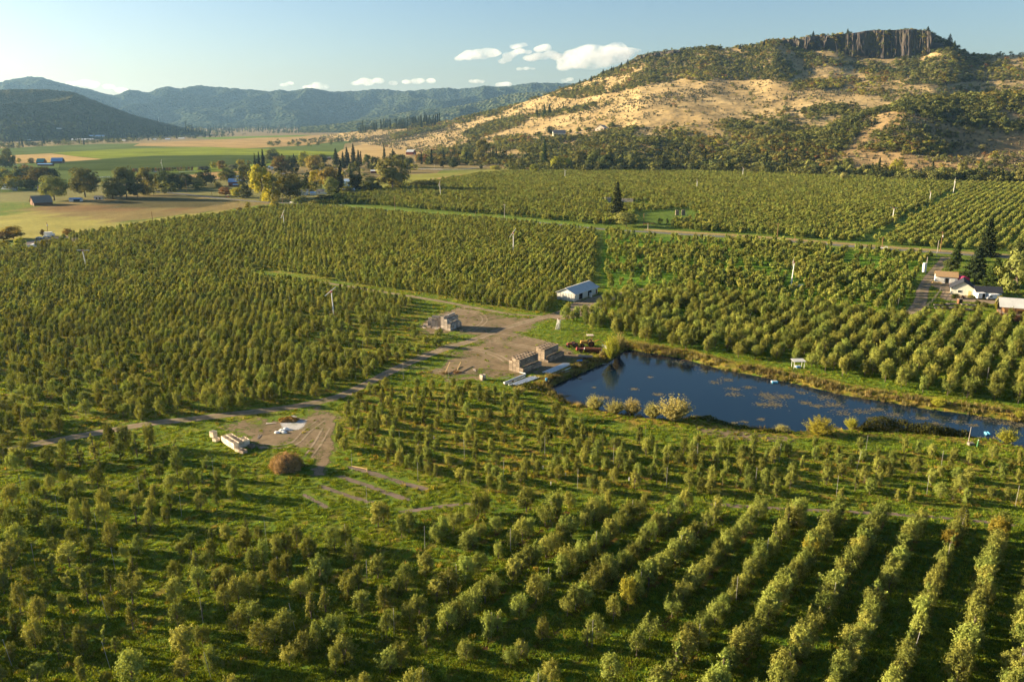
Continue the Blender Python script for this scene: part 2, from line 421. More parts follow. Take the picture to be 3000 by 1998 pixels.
# ------------------------------------------------------------------ scattered masses (one object each)
def proto(me, extra=None):
    """a source shape for a mass; it is never linked to the scene"""
    o = bpy.data.objects.new(me.name+'_source', me); return o
def scatter(name, P, RZ, SC, IDX, protos, label, cat=None, kind='stuff', tilt=None):
    n = len(P); P = np.asarray(P, np.float32)
    SC = np.asarray(SC, np.float32)
    if SC.ndim == 1: SC = np.stack([SC]*3, 1)
    rot = np.zeros((n, 3), np.float32); rot[:, 2] = RZ
    if tilt is not None: rot[:, :2] = tilt
    me = bpy.data.meshes.new(name); me.vertices.add(n); me.vertices.foreach_set('co', P.ravel())
    for k, t, a, f in (('sc3', 'FLOAT_VECTOR', SC, 'vector'), ('rot3', 'FLOAT_VECTOR', rot, 'vector'), ('vi', 'INT', np.asarray(IDX, np.int32), 'value')):
        at = me.attributes.new(k, t, 'POINT'); at.data.foreach_set(f, a.ravel())
    o = link(name, me)
    ng = bpy.data.node_groups.new(name, 'GeometryNodeTree'); ng.is_modifier = True
    ng.interface.new_socket('Geometry', in_out='INPUT', socket_type='NodeSocketGeometry')
    ng.interface.new_socket('Geometry', in_out='OUTPUT', socket_type='NodeSocketGeometry')
    gi = ng.nodes.new('NodeGroupInput'); go = ng.nodes.new('NodeGroupOutput'); L = ng.links.new
    iop = ng.nodes.new('GeometryNodeInstanceOnPoints'); iop.inputs['Pick Instance'].default_value = True
    L(gi.outputs[0], iop.inputs['Points'])
    jn = ng.nodes.new('GeometryNodeJoinGeometry')
    for ps in reversed(protos):
        ps = ps if isinstance(ps, (list, tuple)) else [ps]
        j2 = ng.nodes.new('GeometryNodeJoinGeometry')
        for po in ps:
            oi = ng.nodes.new('GeometryNodeObjectInfo'); oi.inputs['Object'].default_value = po; oi.inputs['As Instance'].default_value = False
            oi.transform_space = 'ORIGINAL'; L(oi.outputs['Geometry'], j2.inputs[0])
        gti = ng.nodes.new('GeometryNodeGeometryToInstance'); L(j2.outputs[0], gti.inputs[0]); L(gti.outputs[0], jn.inputs[0])
    L(jn.outputs[0], iop.inputs['Instance'])
    for nm, dt, sk in (('vi', 'INT', 'Instance Index'), ('rot3', 'FLOAT_VECTOR', 'Rotation'), ('sc3', 'FLOAT_VECTOR', 'Scale')):
        a = ng.nodes.new('GeometryNodeInputNamedAttribute'); a.data_type = dt; a.inputs['Name'].default_value = nm
        L(a.outputs['Attribute'], iop.inputs[sk])
    L(iop.outputs[0], go.inputs[0])
    md = o.modifiers.new('scatter', 'NODES'); md.node_group = ng
    return tag(o, label, cat, None, kind)
_src = {}
def src(me):
    if me.name not in _src: _src[me.name] = proto(me)
    return _src[me.name]
SRC_FRUIT = [[proto(PCROWN[i]), proto(PTRUNK[i])] for i in range(len(STY))]
SRC_FAR = [proto(m) for m in FAR_FRUIT]
# ------------------------------------------------------------------ ground sheet with the pond basin
PZ = -1.3
POND = W2([(1605, 1137), (1660, 1112), (1720, 1085), (1780, 1060), (1812, 1038), (1837, 1024), (1900, 1033), (2000, 1051), (2127, 1085), (2212, 1100), (2340, 1126),
           (2467, 1156), (2595, 1177), (2722, 1199), (2850, 1215), (3000, 1237), (3250, 1275), (3400, 1440), (3100, 1345), (3000, 1318), (2913, 1295), (2850, 1283), (2700, 1270), (2530, 1260), (2450, 1263),
           (2353, 1267), (2300, 1268), (2215, 1262), (2130, 1249), (2040, 1231), (1950, 1233), (1868, 1227), (1780, 1211), (1719, 1197), (1665, 1184), (1635, 1161)], PZ)
def geo(a, b, step, g_):
    o = [a]; s = step
    while o[-1] < b: s *= g_; o.append(o[-1]+s)
    return o[1:]
xr = geo(200, 8900, 1.25, 1.07); xs = np.array([-x for x in xr[::-1]]+list(np.arange(-200, 200.1, 1.25))+xr)
ys = np.array([-700, -400, -200, -100, -40, 0, 30]+list(np.arange(50, 300, 1.25))+[300]+geo(300, 10900, 1.25, 1.06))
GX, GY = np.meshgrid(xs, ys); gx = GX.ravel(); gy = GY.ravel()
near = (abs(gx) < 400) & (gy > 100) & (gy < 300)
sd = np.full(gx.shape, -99.)
ins = inpoly(gx[near], gy[near], POND); dd = segdist(gx[near], gy[near], POND); sd[near] = np.where(ins, dd, -dd)
def pond_z(s): return np.where(s > 0, PZ-np.minimum(s*.6, 1.6), np.minimum(0, PZ+(-s)*.62))
gz = np.where(sd > -3, pond_z(sd), 0.0)
gz = gz+np.where((sd > -3), .12*vnoise(gx*.9, gy*.9, 3), 0)*(gz < -.02)
def polyset(pts, z=0): return W2(pts, z)
GRASS = np.array((.085, .130, .015)); LUSH = np.array((.055, .11, .010)); DRY = np.array((.20, .155, .065)); SCRUB = np.array((.15, .115, .06))
gc = np.tile(GRASS, (len(gx), 1)); gold = np.full(len(gx), .5); rowc = np.zeros(len(gx)); rowm = np.zeros(len(gx))
far = np.clip((gy-820)/180, 0, 1); far = np.where(gx > -100, np.clip((gy-1120-0*gx)/60, 0, 1), far)
gc = gc*(1-far[:, None])+DRY*far[:, None]*.9
far2 = np.clip((gy-2200)/900, 0, 1)[:, None]; gc = gc*(1-far2)+SCRUB*far2
# orchard blocks (photo outlines laid out on the ground)
BA = polyset([(-1200, 1480), (0, 1345), (90, 1335), (330, 1290), (440, 1262), (520, 1262), (590, 1370), (690, 1440), (720, 1500), (880, 1520), (1060, 1500), (1130, 1492), (1400, 1478), (2000, 1486), (2300, 1498), (2700, 1520), (3000, 1545), (3600, 1600)])
BA += [(120, 55), (-150, 55)]
BB = polyset([(1000, 1190), (1090, 1135), (1400, 1130), (1520, 1165), (1640, 1225), (1760, 1285), (2050, 1300), (2330, 1315), (2700, 1325), (3000, 1345), (3300, 1370), (3500, 1560), (3000, 1492), (2500, 1470), (2100, 1450), (1700, 1448), (1420, 1448), (1290, 1440), (1180, 1395), (1060, 1345), (985, 1335), (995, 1260)])
BC = polyset([(-700, 1500), (-500, 1000), (-300, 760), (0, 738), (120, 722), (235, 690), (400, 665), (560, 645), (800, 612), (900, 607), (1000, 615), (1060, 619), (1225, 633), (1467, 650), (1595, 662), (1740, 677), (1748, 700), (1738, 830), (1640, 868), (1600, 918), (1500, 912), (1425, 897), (1293, 872), (1212, 860), (1000, 826), (777, 794), (700, 790), (777, 818), (1000, 850), (1190, 880), (1240, 905), (1215, 965), (1330, 1000), (1340, 1012), (1240, 1036), (1170, 1064), (1090, 1098), (1040, 1128), (990, 1150), (900, 1172), (830, 1186), (700, 1200), (600, 1210), (440, 1228), (200, 1270), (0, 1310), (-300, 1390)])
BD = polyset([(1770, 682), (2000, 700), (2170, 709), (2382, 726), (2595, 742), (2740, 750), (2722, 775), (2690, 800), (2670, 840), (2655, 890), (2620, 908), (2500, 900), (2390, 885), (2200, 862), (2000, 838), (1900, 838), (1775, 850), (1760, 820), (1764, 740)])
BF = polyset([(1720, 925), (1800, 880), (1860, 862), (1960, 852), (2150, 875), (2390, 900), (2560, 922), (2650, 930), (2880, 935), (3000, 950), (3400, 1000), (3400, 1250), (3000, 1190), (2850, 1170), (2700, 1150), (2500, 1110), (2390, 1085), (2280, 1060), (2120, 1045), (1980, 1018), (1850, 990), (1740, 968), (1640, 935)])
BE = polyset([(905, 600), (1000, 571), (1180, 548), (1319, 527), (1400, 512), (1510, 506), (1616, 503), (2000, 503), (2300, 510), (2425, 517), (2680, 532), (3000, 542), (3400, 556), (3500, 780), (3000, 740), (2850, 732), (2743, 727), (2595, 716), (2382, 700), (2170, 684), (2000, 675), (1950, 660), (1840, 655), (1756, 660), (1595, 644), (1467, 632), (1225, 613), (1064, 600)])
N53 = (math.sin(R(53.5)), -math.cos(R(53.5))); D53 = (math.cos(R(53.5)), math.sin(R(53.5)))
N33 = (math.sin(R(-31)), -math.cos(R(-31))); D33 = (math.cos(R(-31)), math.sin(R(-31)))
def paint(mask, col=None, g_=None, rn=None, rsp=None, roff=0.0, rm=None):
    if col is not None: gc[mask] = col
    if g_ is not None: gold[mask] = g_
    if rn is not None: rowc[mask] = (gx[mask]*rn[0]+gy[mask]*rn[1]-roff)/rsp
    if rm is not None: rowm[mask] = rm
nearm = gy < 1250
def pm(poly): m = np.zeros(len(gx), bool); m[nearm] = inpoly(gx[nearm], gy[nearm], poly); return m
paint(pm(BA), (.062, .115, .012), .35, N53, 5.95, -53.2, 1.0)
lefta = pm(BA) & (gx < -8+0*gy); paint(lefta, (.078, .13, .014), .55, None, rm=.5)
paint(pm(BB), (.085, .14, .014), .75, N33, 5.2, 0, .8)
paint(pm(BC), (.085, .135, .014), .72, N33, 4.6, 0, .8)
paint(pm(BF), (.075, .13, .013), .35); paint(pm(BD), (.080, .155, .013), .25); paint(pm(BE), (.075, .12, .016), .3)
# far bank top, headlands, pasture and dry fields on the left
pas = polyset([(-400, 680), (0, 632), (80, 621), (130, 628), (230, 638), (330, 652), (400, 650), (560, 628), (790, 607), (880, 603), (800, 612), (560, 645), (400, 665), (235, 690), (150, 700), (0, 702), (-300, 720)])
paint(pm(pas), (.235, .215, .052), .25)
brn = polyset([(-300, 640), (0, 625), (70, 612), (130, 598), (350, 574), (480, 566), (560, 577), (720, 590), (800, 598), (690, 612), (380, 646), (330, 651), (130, 626), (80, 620)])
paint(pm(brn), (.165, .125, .045), .3)
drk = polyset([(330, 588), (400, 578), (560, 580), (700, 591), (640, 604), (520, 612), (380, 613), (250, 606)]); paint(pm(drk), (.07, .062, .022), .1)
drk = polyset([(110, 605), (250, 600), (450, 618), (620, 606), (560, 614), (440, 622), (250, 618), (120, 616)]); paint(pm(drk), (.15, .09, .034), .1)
lf = (gx < -150) & (gy > 690) & (gy < 1000) & (gx < -.42*gy+150) ; paint(lf & ~pm(pas) & ~pm(brn) & ~pm(BC) & ~pm(BE), (.14, .135, .045), .3)
bank = (sd < -.5) & (sd > -7) & (gy > 155); paint(bank, (.12, .115, .02), .9)
Vg = np.stack([gx, gy, gz], 1); nx, ny = len(xs), len(ys)
ii = np.arange(nx*ny).reshape(ny, nx); FQ = np.stack([ii[:-1, :-1], ii[:-1, 1:], ii[1:, 1:], ii[1:, :-1]], -1).reshape(-1, 4)
mg, n, b = newmat('ground')
P3 = pos(n)
a1 = N(n, 'ShaderNodeAttribute'); a1.attribute_name = 'gcol'
a2 = N(n, 'ShaderNodeAttribute'); a2.attribute_name = 'gold'
a3 = N(n, 'ShaderNodeAttribute'); a3.attribute_name = 'rowc'
a4 = N(n, 'ShaderNodeAttribute'); a4.attribute_name = 'rowm'
big = noise(n, P3, .035, 5, .65); mid = noise(n, P3, .33, 6, .7); fine = noise(n, P3, 2.6, 4, .75)
v = mth(n, 'ADD', mth(n, 'MULTIPLY', big, .9), mth(n, 'ADD', mth(n, 'MULTIPLY', mid, .9), mth(n, 'MULTIPLY', fine, .8)))
colv = mixc(n, 1.0, a1.outputs['Color'], ramp(n, mth(n, 'MULTIPLY', v, .5), (.36, .35), (.92, 1.9)), 'MULTIPLY')
gm = ramp(n, mth(n, 'ADD', noise(n, P3, .16, 6, .72, .6), mth(n, 'MULTIPLY', mth(n, 'SUBTRACT', a2.outputs['Fac'], .5), .34)), (.50, 0), (.70, 1))
colv = mixc(n, mth(n, 'MULTIPLY', gm, .75), colv, mixc(n, fine, (.15, .10, .02), (.40, .29, .06)))
rd = mth(n, 'ABSOLUTE', mth(n, 'SUBTRACT', mth(n, 'FRACT', mth(n, 'ADD', a3.outputs['Fac'], .5)), .5))
rd0 = rd
rd = mth(n, 'ADD', rd, mth(n, 'MULTIPLY', mth(n, 'SUBTRACT', mid, .5), .28))
rmask = mth(n, 'MULTIPLY', ramp(n, rd, (.06, 1), (.17, 0)), a4.outputs['Fac'])
rmask = mth(n, 'MULTIPLY', rmask, ramp(n, noise(n, P3, .10, 3), (.38, .1), (.58, 1)))
colv = mixc(n, rmask, colv, mixc(n, ramp(n, mid, (.42, 0), (.62, 1)), (.075, .040, .018), (.30, .17, .035)))
wt = ramp(n, mth(n, 'ABSOLUTE', mth(n, 'SUBTRACT', mth(n, 'ADD', rd0, mth(n, 'MULTIPLY', mth(n, 'SUBTRACT', big, .5), .06)), .36)), (.012, 1), (.045, 0))
wt = mth(n, 'MULTIPLY', mth(n, 'MULTIPLY', wt, a4.outputs['Fac']), ramp(n, noise(n, P3, .07, 3), (.42, 0), (.6, .55)))
colv = mixc(n, wt, colv, (.16, .125, .05))
n.links.new(colv, b.inputs['Base Color']); b.inputs['Roughness'].default_value = .95; b.inputs['Specular IOR Level'].default_value = .05
bump(n, b, mth(n, 'ADD', mth(n, 'MULTIPLY', mid, .7), mth(n, 'MULTIPLY', fine, .5)), .9, .8)
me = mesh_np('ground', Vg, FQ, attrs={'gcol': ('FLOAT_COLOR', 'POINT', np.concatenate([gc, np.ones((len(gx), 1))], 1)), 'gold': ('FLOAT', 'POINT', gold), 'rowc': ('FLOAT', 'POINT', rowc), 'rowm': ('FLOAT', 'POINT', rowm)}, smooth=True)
tag(link('ground', me, mg), 'grassy valley floor carrying the orchard rows', kind='structure')

# water
mw, n, b = newmat('pond water')
b.inputs['Base Color'].default_value = (.003, .014, .030, 1); b.inputs['Roughness'].default_value = .04; b.inputs['IOR'].default_value = 1.33; b.inputs['Specular IOR Level'].default_value = .5
P3 = pos(n); h1 = noise(n, P3, .9, 3, .6); h2 = noise(n, P3, 4.0, 2, .6)
bump(n, b, mth(n, 'ADD', h1, mth(n, 'MULTIPLY', h2, .35)), .06, .25)
px_, py_ = np.array(POND).T
cx, cy = 60, 200
wv = []
x0, x1, y0, y1 = px_.min()-2, px_.max()+2, py_.min()-2, py_.max()+2
me = mesh_np('pond', [(x0, y0, PZ), (x1, y0, PZ), (x1, y1, PZ), (x0, y1, PZ)], [(0, 1, 2, 3)])
WATER_BOX = (x0, x1, y0, y1)
tag(link('water', me, mw), 'dark blue irrigation pond reflecting the sky', kind='structure')

# ------------------------------------------------------------------ sheets: roads, yards, fields
def dirtmat(name, c1, c2, ragged=.5, bumpd=.12, scale=.6, track=False):
    m, n, b = newmat(name)
    P3 = pos(n); a = N(n, 'ShaderNodeAttribute'); a.attribute_name = 'edge'
    f1 = noise(n, P3, scale, 7, .75, .5); f2 = noise(n, P3, 5.0, 3, .7); f3 = noise(n, P3, .09, 4, .6, 1.0)
    f = mth(n, 'ADD', mth(n, 'MULTIPLY', f1, .5), mth(n, 'ADD', mth(n, 'MULTIPLY', f2, .25), mth(n, 'MULTIPLY', f3, .45)))
    c = ramp(n, f, (.42, c1), (.78, c2))
    if track:
        a5 = N(n, 'ShaderNodeAttribute'); a5.attribute_name = 'across'
        k = ramp(n, mth(n, 'ABSOLUTE', a5.outputs['Fac']), (.18, 1), (.42, 0))
        k = mth(n, 'MULTIPLY', k, ramp(n, f1, (.40, .05), (.6, .55)))
        c = mixc(n, k, c, (.10, .105, .03))
    if ragged > .55:
        c = mixc(n, ramp(n, mth(n, 'ADD', mth(n, 'MULTIPLY', noise(n, P3, .22, 5, .7, .5), .7), mth(n, 'MULTIPLY', f1, .3)), (.52, 0), (.62, .75)), c, (.085, .095, .025))
    n.links.new(c, b.inputs['Base Color'])
    e = mth(n, 'ADD', a.outputs['Fac'], mth(n, 'MULTIPLY', mth(n, 'SUBTRACT', mth(n, 'ADD', mth(n, 'MULTIPLY', f1, .7), mth(n, 'MULTIPLY', f2, .3)), .5), ragged*3.2))
    if ragged > .72: e = mth(n, 'ADD', e, mth(n, 'MULTIPLY', mth(n, 'SUBTRACT', f3, .52), 2.6))
    n.links.new(ramp(n, e, (.42, 0), (.56, 1)), b.inputs['Alpha'])
    b.inputs['Roughness'].default_value = .95; b.inputs['Specular IOR Level'].default_value = .08
    bump(n, b, f, bumpd, .7)
    return m
M['dirt'] = dirtmat('dirt', (.085, .062, .036), (.27, .203, .122), 1.0)
M['track'] = dirtmat('gravel track', (.15, .112, .074), (.33, .255, .175), .7, track=True)
M['soil'] = dirtmat('turned soil', (.10, .075, .058), (.22, .17, .135), .9)
M['asphalt'] = dirtmat('asphalt', (.10, .10, .10), (.17, .165, .16), .12, .02, 1.5)
M['verge'] = dirtmat('dry verge', (.20, .15, .06), (.36, .27, .12), .6)
M['greenverge'] = dirtmat('green verge', (.07, .13, .015), (.17, .25, .03), .6)
M['ash'] = dirtmat('ash', (.18, .17, .16), (.55, .54, .52), .8, .1, 1.6)
def resample(P, step):
    P = [Vector((p[0], p[1], 0)) for p in P]; out = []
    # smooth (Catmull-Rom), then even steps
    Q = [P[0]*2-P[1]]+P+[P[-1]*2-P[-2]]; dense = []
    for i in range(1, len(Q)-2):
        for k in range(24):
            t = k/24; a, b_, c, d = Q[i-1], Q[i], Q[i+1], Q[i+2]
            dense.append(.5*((2*b_)+(c-a)*t+(2*a-5*b_+4*c-d)*t*t+(3*b_-a-3*c+d)*t**3))
    dense.append(P[-1]); out = [dense[0]]; acc = 0
    for i in range(1, len(dense)):
        if (dense[i]-out[-1]).length >= step: out.append(dense[i])
    return out
def ribbon(name, pts, width, matn, z, label, step=2.0, px=True, edge=.9):
    C_ = resample(W2(pts) if px else pts, step); V = []; E = []; A = []; k = 9
    for i, c in enumerate(C_):
        d = (C_[min(i+1, len(C_)-1)]-C_[max(i-1, 0)]).normalized(); nn = Vector((-d.y, d.x, 0))
        wd = width*(1+.10*float(vnoise(np.array([c.x*.1]), np.array([c.y*.1]), 5)[0]))
        for j in range(k):
            s = (j/(k-1)-.5)*2; p = c+nn*s*wd/2*1.25; V.append((p.x, p.y, z)); E.append(min(1, (1-abs(s))*(1.1 if matn == 'dirt' else 2.0))*min(1, .25+min(i, len(C_)-1-i)*step/(14.0 if matn == 'dirt' else 4.0))); A.append(s)
    n_ = len(C_); I = np.arange(n_*k).reshape(n_, k)
    FQ = np.stack([I[:-1, 1:], I[:-1, :-1], I[1:, :-1], I[1:, 1:]], -1).reshape(-1, 4)
    me = mesh_np(name, V, FQ, attrs={'edge': ('FLOAT', 'POINT', E), 'across': ('FLOAT', 'POINT', A)})
    return tag(link(name, me, M[matn]), label, kind='structure')
def patch(name, poly, matn, z, label, step=.8, soft=2.0, px=True):
    P = W2(poly) if px else poly; a = np.array(P)
    X, Y = np.meshgrid(np.arange(a[:, 0].min()-3, a[:, 0].max()+3, step), np.arange(a[:, 1].min()-3, a[:, 1].max()+3, step))
    x, y = X.ravel(), Y.ravel(); s = np.where(inpoly(x, y, P), 1, -1)*segdist(x, y, P)
    e = np.clip(.5+s/(2*soft), 0, 1); I = np.arange(len(x)).reshape(X.shape)
    FQ = np.stack([I[:-1, :-1], I[:-1, 1:], I[1:, 1:], I[1:, :-1]], -1).reshape(-1, 4)
    FQ = FQ[(e[FQ] > .02).any(1)]
    used = np.unique(FQ); mp = np.full(len(x), -1); mp[used] = np.arange(len(used))
    me = mesh_np(name, np.stack([x, y, np.full(len(x), z)], 1)[used], mp[FQ], attrs={'edge': ('FLOAT', 'POINT', e[used]), 'across': ('FLOAT', 'POINT', np.ones(len(used)))})
    return tag(link(name, me, M[matn]), label, kind='structure')
def c6(pts): return [(1200+x/3.925, 820+y/3.925) for x, y in pts]
def c7(pts): return [(580+x/5.607, 1180+y/5.607) for x, y in pts]
def c4(pts): return [(2600+x/5.81, 680+y/5.81) for x, y in pts]
patch('dirt_yard', c6([(560, 330), (900, 385), (1250, 450), (1500, 430), (1640, 420), (1330, 590), (1100, 700), (900, 705), (700, 650), (450, 610), (150, 620), (110, 520), (300, 420)]), 'dirt', .010, 'bare dirt yard round the pale bin stack', soft=5.0)
patch('dirt_yard', c6([(900, 700), (1100, 690), (1250, 650), (1500, 690), (1750, 770), (1960, 870), (1990, 930), (1850, 985), (1500, 1075), (1250, 1120), (900, 1145), (500, 1125), (260, 1065), (380, 960), (620, 800), (760, 760)]), 'dirt', .015, 'bare dirt yard beside the pond and dark bins', soft=4.5)
patch('dirt_yard', c7([(2020, 20), (2170, 180), (2150, 400), (2190, 650), (2200, 800), (2050, 960), (1880, 900), (1500, 640), (1250, 700), (1000, 760), (900, 640), (640, 500), (440, 360), (700, 290), (1250, 230), (1750, 220), (1860, 100)]), 'dirt', .010, 'bare dirt patch around the brush pile', soft=4.0)
patch('ash_patch', c7([(1480, 200), (1650, 210), (1740, 300), (1700, 420), (1520, 450), (1380, 400), (1360, 320), (1450, 290)]), 'ash', .018, 'pale ash on the bare dirt patch', step=.4, soft=1.2)
patch('gravel_apron', [(1668, 893), (1690, 884), (1756, 864), (1799, 862), (1805, 875), (1720, 924), (1640, 938), (1600, 930), (1640, 912)], 'track', .012, 'gravel apron in front of the long shed', soft=1.2)
ribbon('dirt_road', [(-200, 1385), (0, 1325), (100, 1302), (200, 1283), (350, 1256), (440, 1240), (520, 1232), (600, 1223), (700, 1211), (830, 1196), (900, 1184), (960, 1171), (1010, 1155), (1060, 1131), (1110, 1106), (1170, 1076), (1240, 1046), (1310, 1020), (1380, 999), (1440, 975), (1500, 955), (1560, 938), (1610, 925)], 3.6, 'track', .020, 'pale gravel road curving through the orchard')
ribbon('dirt_road', [(930, 826), (1000, 836), (1105, 853), (1212, 870), (1293, 883), (1370, 898), (1425, 908), (1500, 921), (1600, 928)], 2.5, 'track', .024, 'narrow gravel lane coming in from the upper left')
ribbon('dirt_road', [(1590, 930), (1640, 915), (1690, 900), (1745, 883), (1800, 866), (1850, 853), (1910, 846), (1980, 846), (2060, 852)], 3.4, 'track', .028, 'gravel lane leading past the long shed')
ribbon('dirt_road', [(930, 1186), (955, 1205), (962, 1240), (964, 1290), (955, 1335), (930, 1385), (880, 1408)], 3.4, 'dirt', .026, 'dirt spur running down to the brush pile')
ribbon('dirt_road', c4([(1010, 420), (900, 560), (760, 720), (650, 880), (590, 1020), (570, 1150), (500, 1280), (380, 1370), (230, 1410)]), 4.6, 'track', .020, 'grey gravel driveway curving past the farmstead')
patch('farm_yard', c4([(700, 880), (830, 830), (1180, 850), (1260, 940), (1120, 1000), (1500, 1130), (1920, 1150), (1880, 1230), (1500, 1200), (1000, 1160), (900, 1110), (930, 1000)]), 'track', .014, 'gravel yard between the farm buildings', soft=1.0)
MAINROAD = [(380, 556), (500, 566), (560, 572), (640, 581), (720, 588), (780, 593), (860, 597), (920, 601), (1000, 606), (1064, 612), (1145, 619), (1225, 626), (1350, 635), (1467, 643), (1595, 655), (1756, 671), (1880, 679), (2000, 687), (2170, 697), (2382, 713), (2595, 730), (2743, 740), (2850, 748), (3000, 758), (3300, 780)]
ribbon('verge', [(u, v_-4.5) for u, v_ in MAINROAD[7:16]], 12, 'greenverge', .03, 'green grass verge along the paved road', 5)
ribbon('verge', [(u, v_-6) for u, v_ in MAINROAD[16:]], 9, 'verge', .03, 'dry tan verge along the paved road', 5)
ribbon('road', MAINROAD, 6.5, 'asphalt', .05, 'narrow paved road crossing behind the orchard', 4)
for k, (pts, wd) in enumerate([([(1010, 1363), (1090, 1386), (1175, 1413), (1250, 1434), (1270, 1441)], 1.7), ([(988, 1392), (1040, 1410), (1090, 1427), (1160, 1452), (1214, 1468)], 1.5), ([(935, 1422), (980, 1438), (1015, 1450), (1055, 1463), (1092, 1474)], 1.3), ([(884, 1446), (925, 1468), (970, 1492)], 1.1)]):
    ribbon('soil_strip', pts, wd, 'soil', .012, ('longest', 'second longest', 'third longest', 'shortest')[k]+' bare soil strip in the grass below the brush pile', 1.0)
for pts, wd, lb in (([(1160, 1502), (1230, 1492), (1320, 1480), (1420, 1474)], 1.2, 'worn soil where the grass track bends'), ([(2080, 1474), (2200, 1485), (2420, 1496), (2620, 1506), (2800, 1520), (3000, 1540)], 1.3, 'worn wheel line on the grass track')):
    ribbon('soil_strip', pts, wd, 'soil', .012, lb, 1.5)
patch('bare_bank', [(2040, 1252), (2130, 1262), (2230, 1272), (2330, 1285), (2330, 1296), (2180, 1290), (2080, 1275), (2030, 1262)], 'dirt', .012, 'bare slope beside the pond bramble', step=.5, soft=1.0)
M['rut'] = dirtmat('wheel rut', (.17, .13, .085), (.36, .285, .19), .9)
for k, (pts, lb) in enumerate([([(1180, 1062), (1270, 1030), (1360, 1020), (1450, 1040), (1500, 1070)], 'wheel rut curving to the nearer bin stack'), ([(1230, 1056), (1320, 1010), (1420, 1000), (1520, 1012), (1600, 1030)], 'wheel rut passing between the bins and upper yard'), ([(1120, 1096), (1220, 1078), (1330, 1090), (1430, 1100)], 'wheel rut across the lower yard'), ([(1300, 990), (1380, 968), (1420, 940), (1400, 918), (1330, 905)], 'wheel rut looping round the upper yard'), ([(1450, 972), (1520, 985), (1580, 1000), (1640, 1020)], 'wheel rut towards the tractors'), ([(950, 1225), (900, 1262), (860, 1300), (800, 1308), (740, 1300)], 'wheel rut bending to the cream bins'), ([(958, 1250), (930, 1300), (900, 1340), (880, 1360)], 'wheel rut towards the brush pile')]):
    for sgn in (-1, 1):
        Pq = resample(W2(pts), 2.0); Q = []
        for i, c in enumerate(Pq):
            d = (Pq[min(i+1, len(Pq)-1)]-Pq[max(i-1, 0)]).normalized(); Q.append((c.x-d.y*.85*sgn, c.y+d.x*.85*sgn))
        ribbon('wheel_rut', Q, .55, 'rut', .032+.002*k, lb, 1.5, px=False)
# valley fields far on the left
def field(poly, col, z, label, col2=None, sc_=.01, stretch=(1, 1, 1)):
    m, n, b = newmat('field'); f = noise(n, pos(n, stretch), sc_, 6, .7); f2 = noise(n, pos(n), .25, 3, .7)
    f = mth(n, 'ADD', mth(n, 'MULTIPLY', f, .65), mth(n, 'MULTIPLY', f2, .35))
    c2 = col2 or tuple(x*1.45 for x in col)
    n.links.new(ramp(n, f, (.35, tuple(x*.75 for x in col)), (.68, c2)), b.inputs['Base Color']); b.inputs['Roughness'].default_value = 1; b.inputs['Specular IOR Level'].default_value = 0
    pts = [G(u, v_, z) for u, v_ in poly]
    mb = MB().poly(pts); me = bpy.data.meshes.new('field'); me.from_pydata(mb.v, [], [f_[::-1] for f_ in mb.f])
    import bmesh
    bm = bmesh.new(); bm.from_mesh(me); bmesh.ops.triangulate(bm, faces=bm.faces[:], ngon_method='EAR_CLIP'); bmesh.ops.recalc_face_normals(bm, faces=bm.faces[:])
    if sum(f_.normal.z for f_ in bm.faces) < 0: bmesh.ops.reverse_faces(bm, faces=bm.faces[:])
    bm.to_mesh(me); bm.free()
    return tag(link('field', me, m), label, kind='structure')
TAN = (.27, .195, .08)
field([(-300, 450), (0, 436), (150, 428), (300, 422), (420, 421), (620, 414), (830, 408), (1000, 402), (1110, 398), (1010, 422), (1000, 455), (800, 480), (600, 510), (400, 520), (100, 560), (-300, 580)], (.085, .115, .035), .15, 'dull green valley field behind the blue roofed barns')
field([(390, 428), (410, 421), (560, 413), (700, 407), (900, 398), (1060, 392), (1100, 398), (1010, 412), (940, 421), (880, 428), (700, 436), (620, 431), (480, 430)], TAN, .30, 'long tan stubble field in the valley', (.46, .31, .13))
field([(560, 405), (640, 402), (760, 399), (860, 397), (920, 396), (880, 401), (740, 405), (640, 409)], (.12, .17, .03), .45, 'far bright green strip in the valley')
field([(150, 449), (320, 438), (600, 431), (760, 437), (985, 446), (975, 455), (640, 455), (450, 457), (300, 466), (230, 459)], (.13, .17, .025), .45, 'bright green crop field in the valley', (.24, .28, .035))
field([(-100, 482), (-60, 462), (47, 455), (150, 450), (230, 460), (300, 467), (180, 475), (60, 479)], (.34, .24, .10), .60, 'tan corner field beyond the blue roofed barns')
field([(175, 478), (300, 467), (450, 458), (640, 455), (985, 455), (985, 464), (760, 480), (560, 492), (400, 499), (170, 500)], (.045, .068, .018), .60, 'dark green crop field in the valley', (.075, .10, .025))
field([(470, 507), (480, 499), (560, 492), (760, 480), (830, 478), (780, 492), (700, 500), (600, 505)], (.13, .17, .025), .75, 'mid green field edge below the dark crop')
field([(520, 520), (600, 506), (700, 502), (760, 508), (700, 520), (600, 528)], (.30, .20, .085), .75, 'small tan paddock by the white rail')
field([(980, 455), (1000, 440), (1060, 424), (1110, 414), (1210, 410), (1330, 415), (1300, 432), (1260, 446), (1200, 458), (1100, 470), (1030, 478)], (.36, .255, .11), .50, 'tan hayfield at the foot of the long slope', (.50, .36, .16))
field([(1080, 525), (1200, 512), (1330, 506), (1510, 492), (1530, 500), (1400, 510), (1300, 524), (1180, 542), (1080, 556)], (.20, .20, .05), .30, 'paddock inside the white rail fence')
field([(1270, 524), (1350, 512), (1500, 504), (1500, 508), (1400, 515), (1310, 526), (1200, 545), (1200, 538)], (.33, .21, .10), .45, 'dry strip along the far orchard edge')
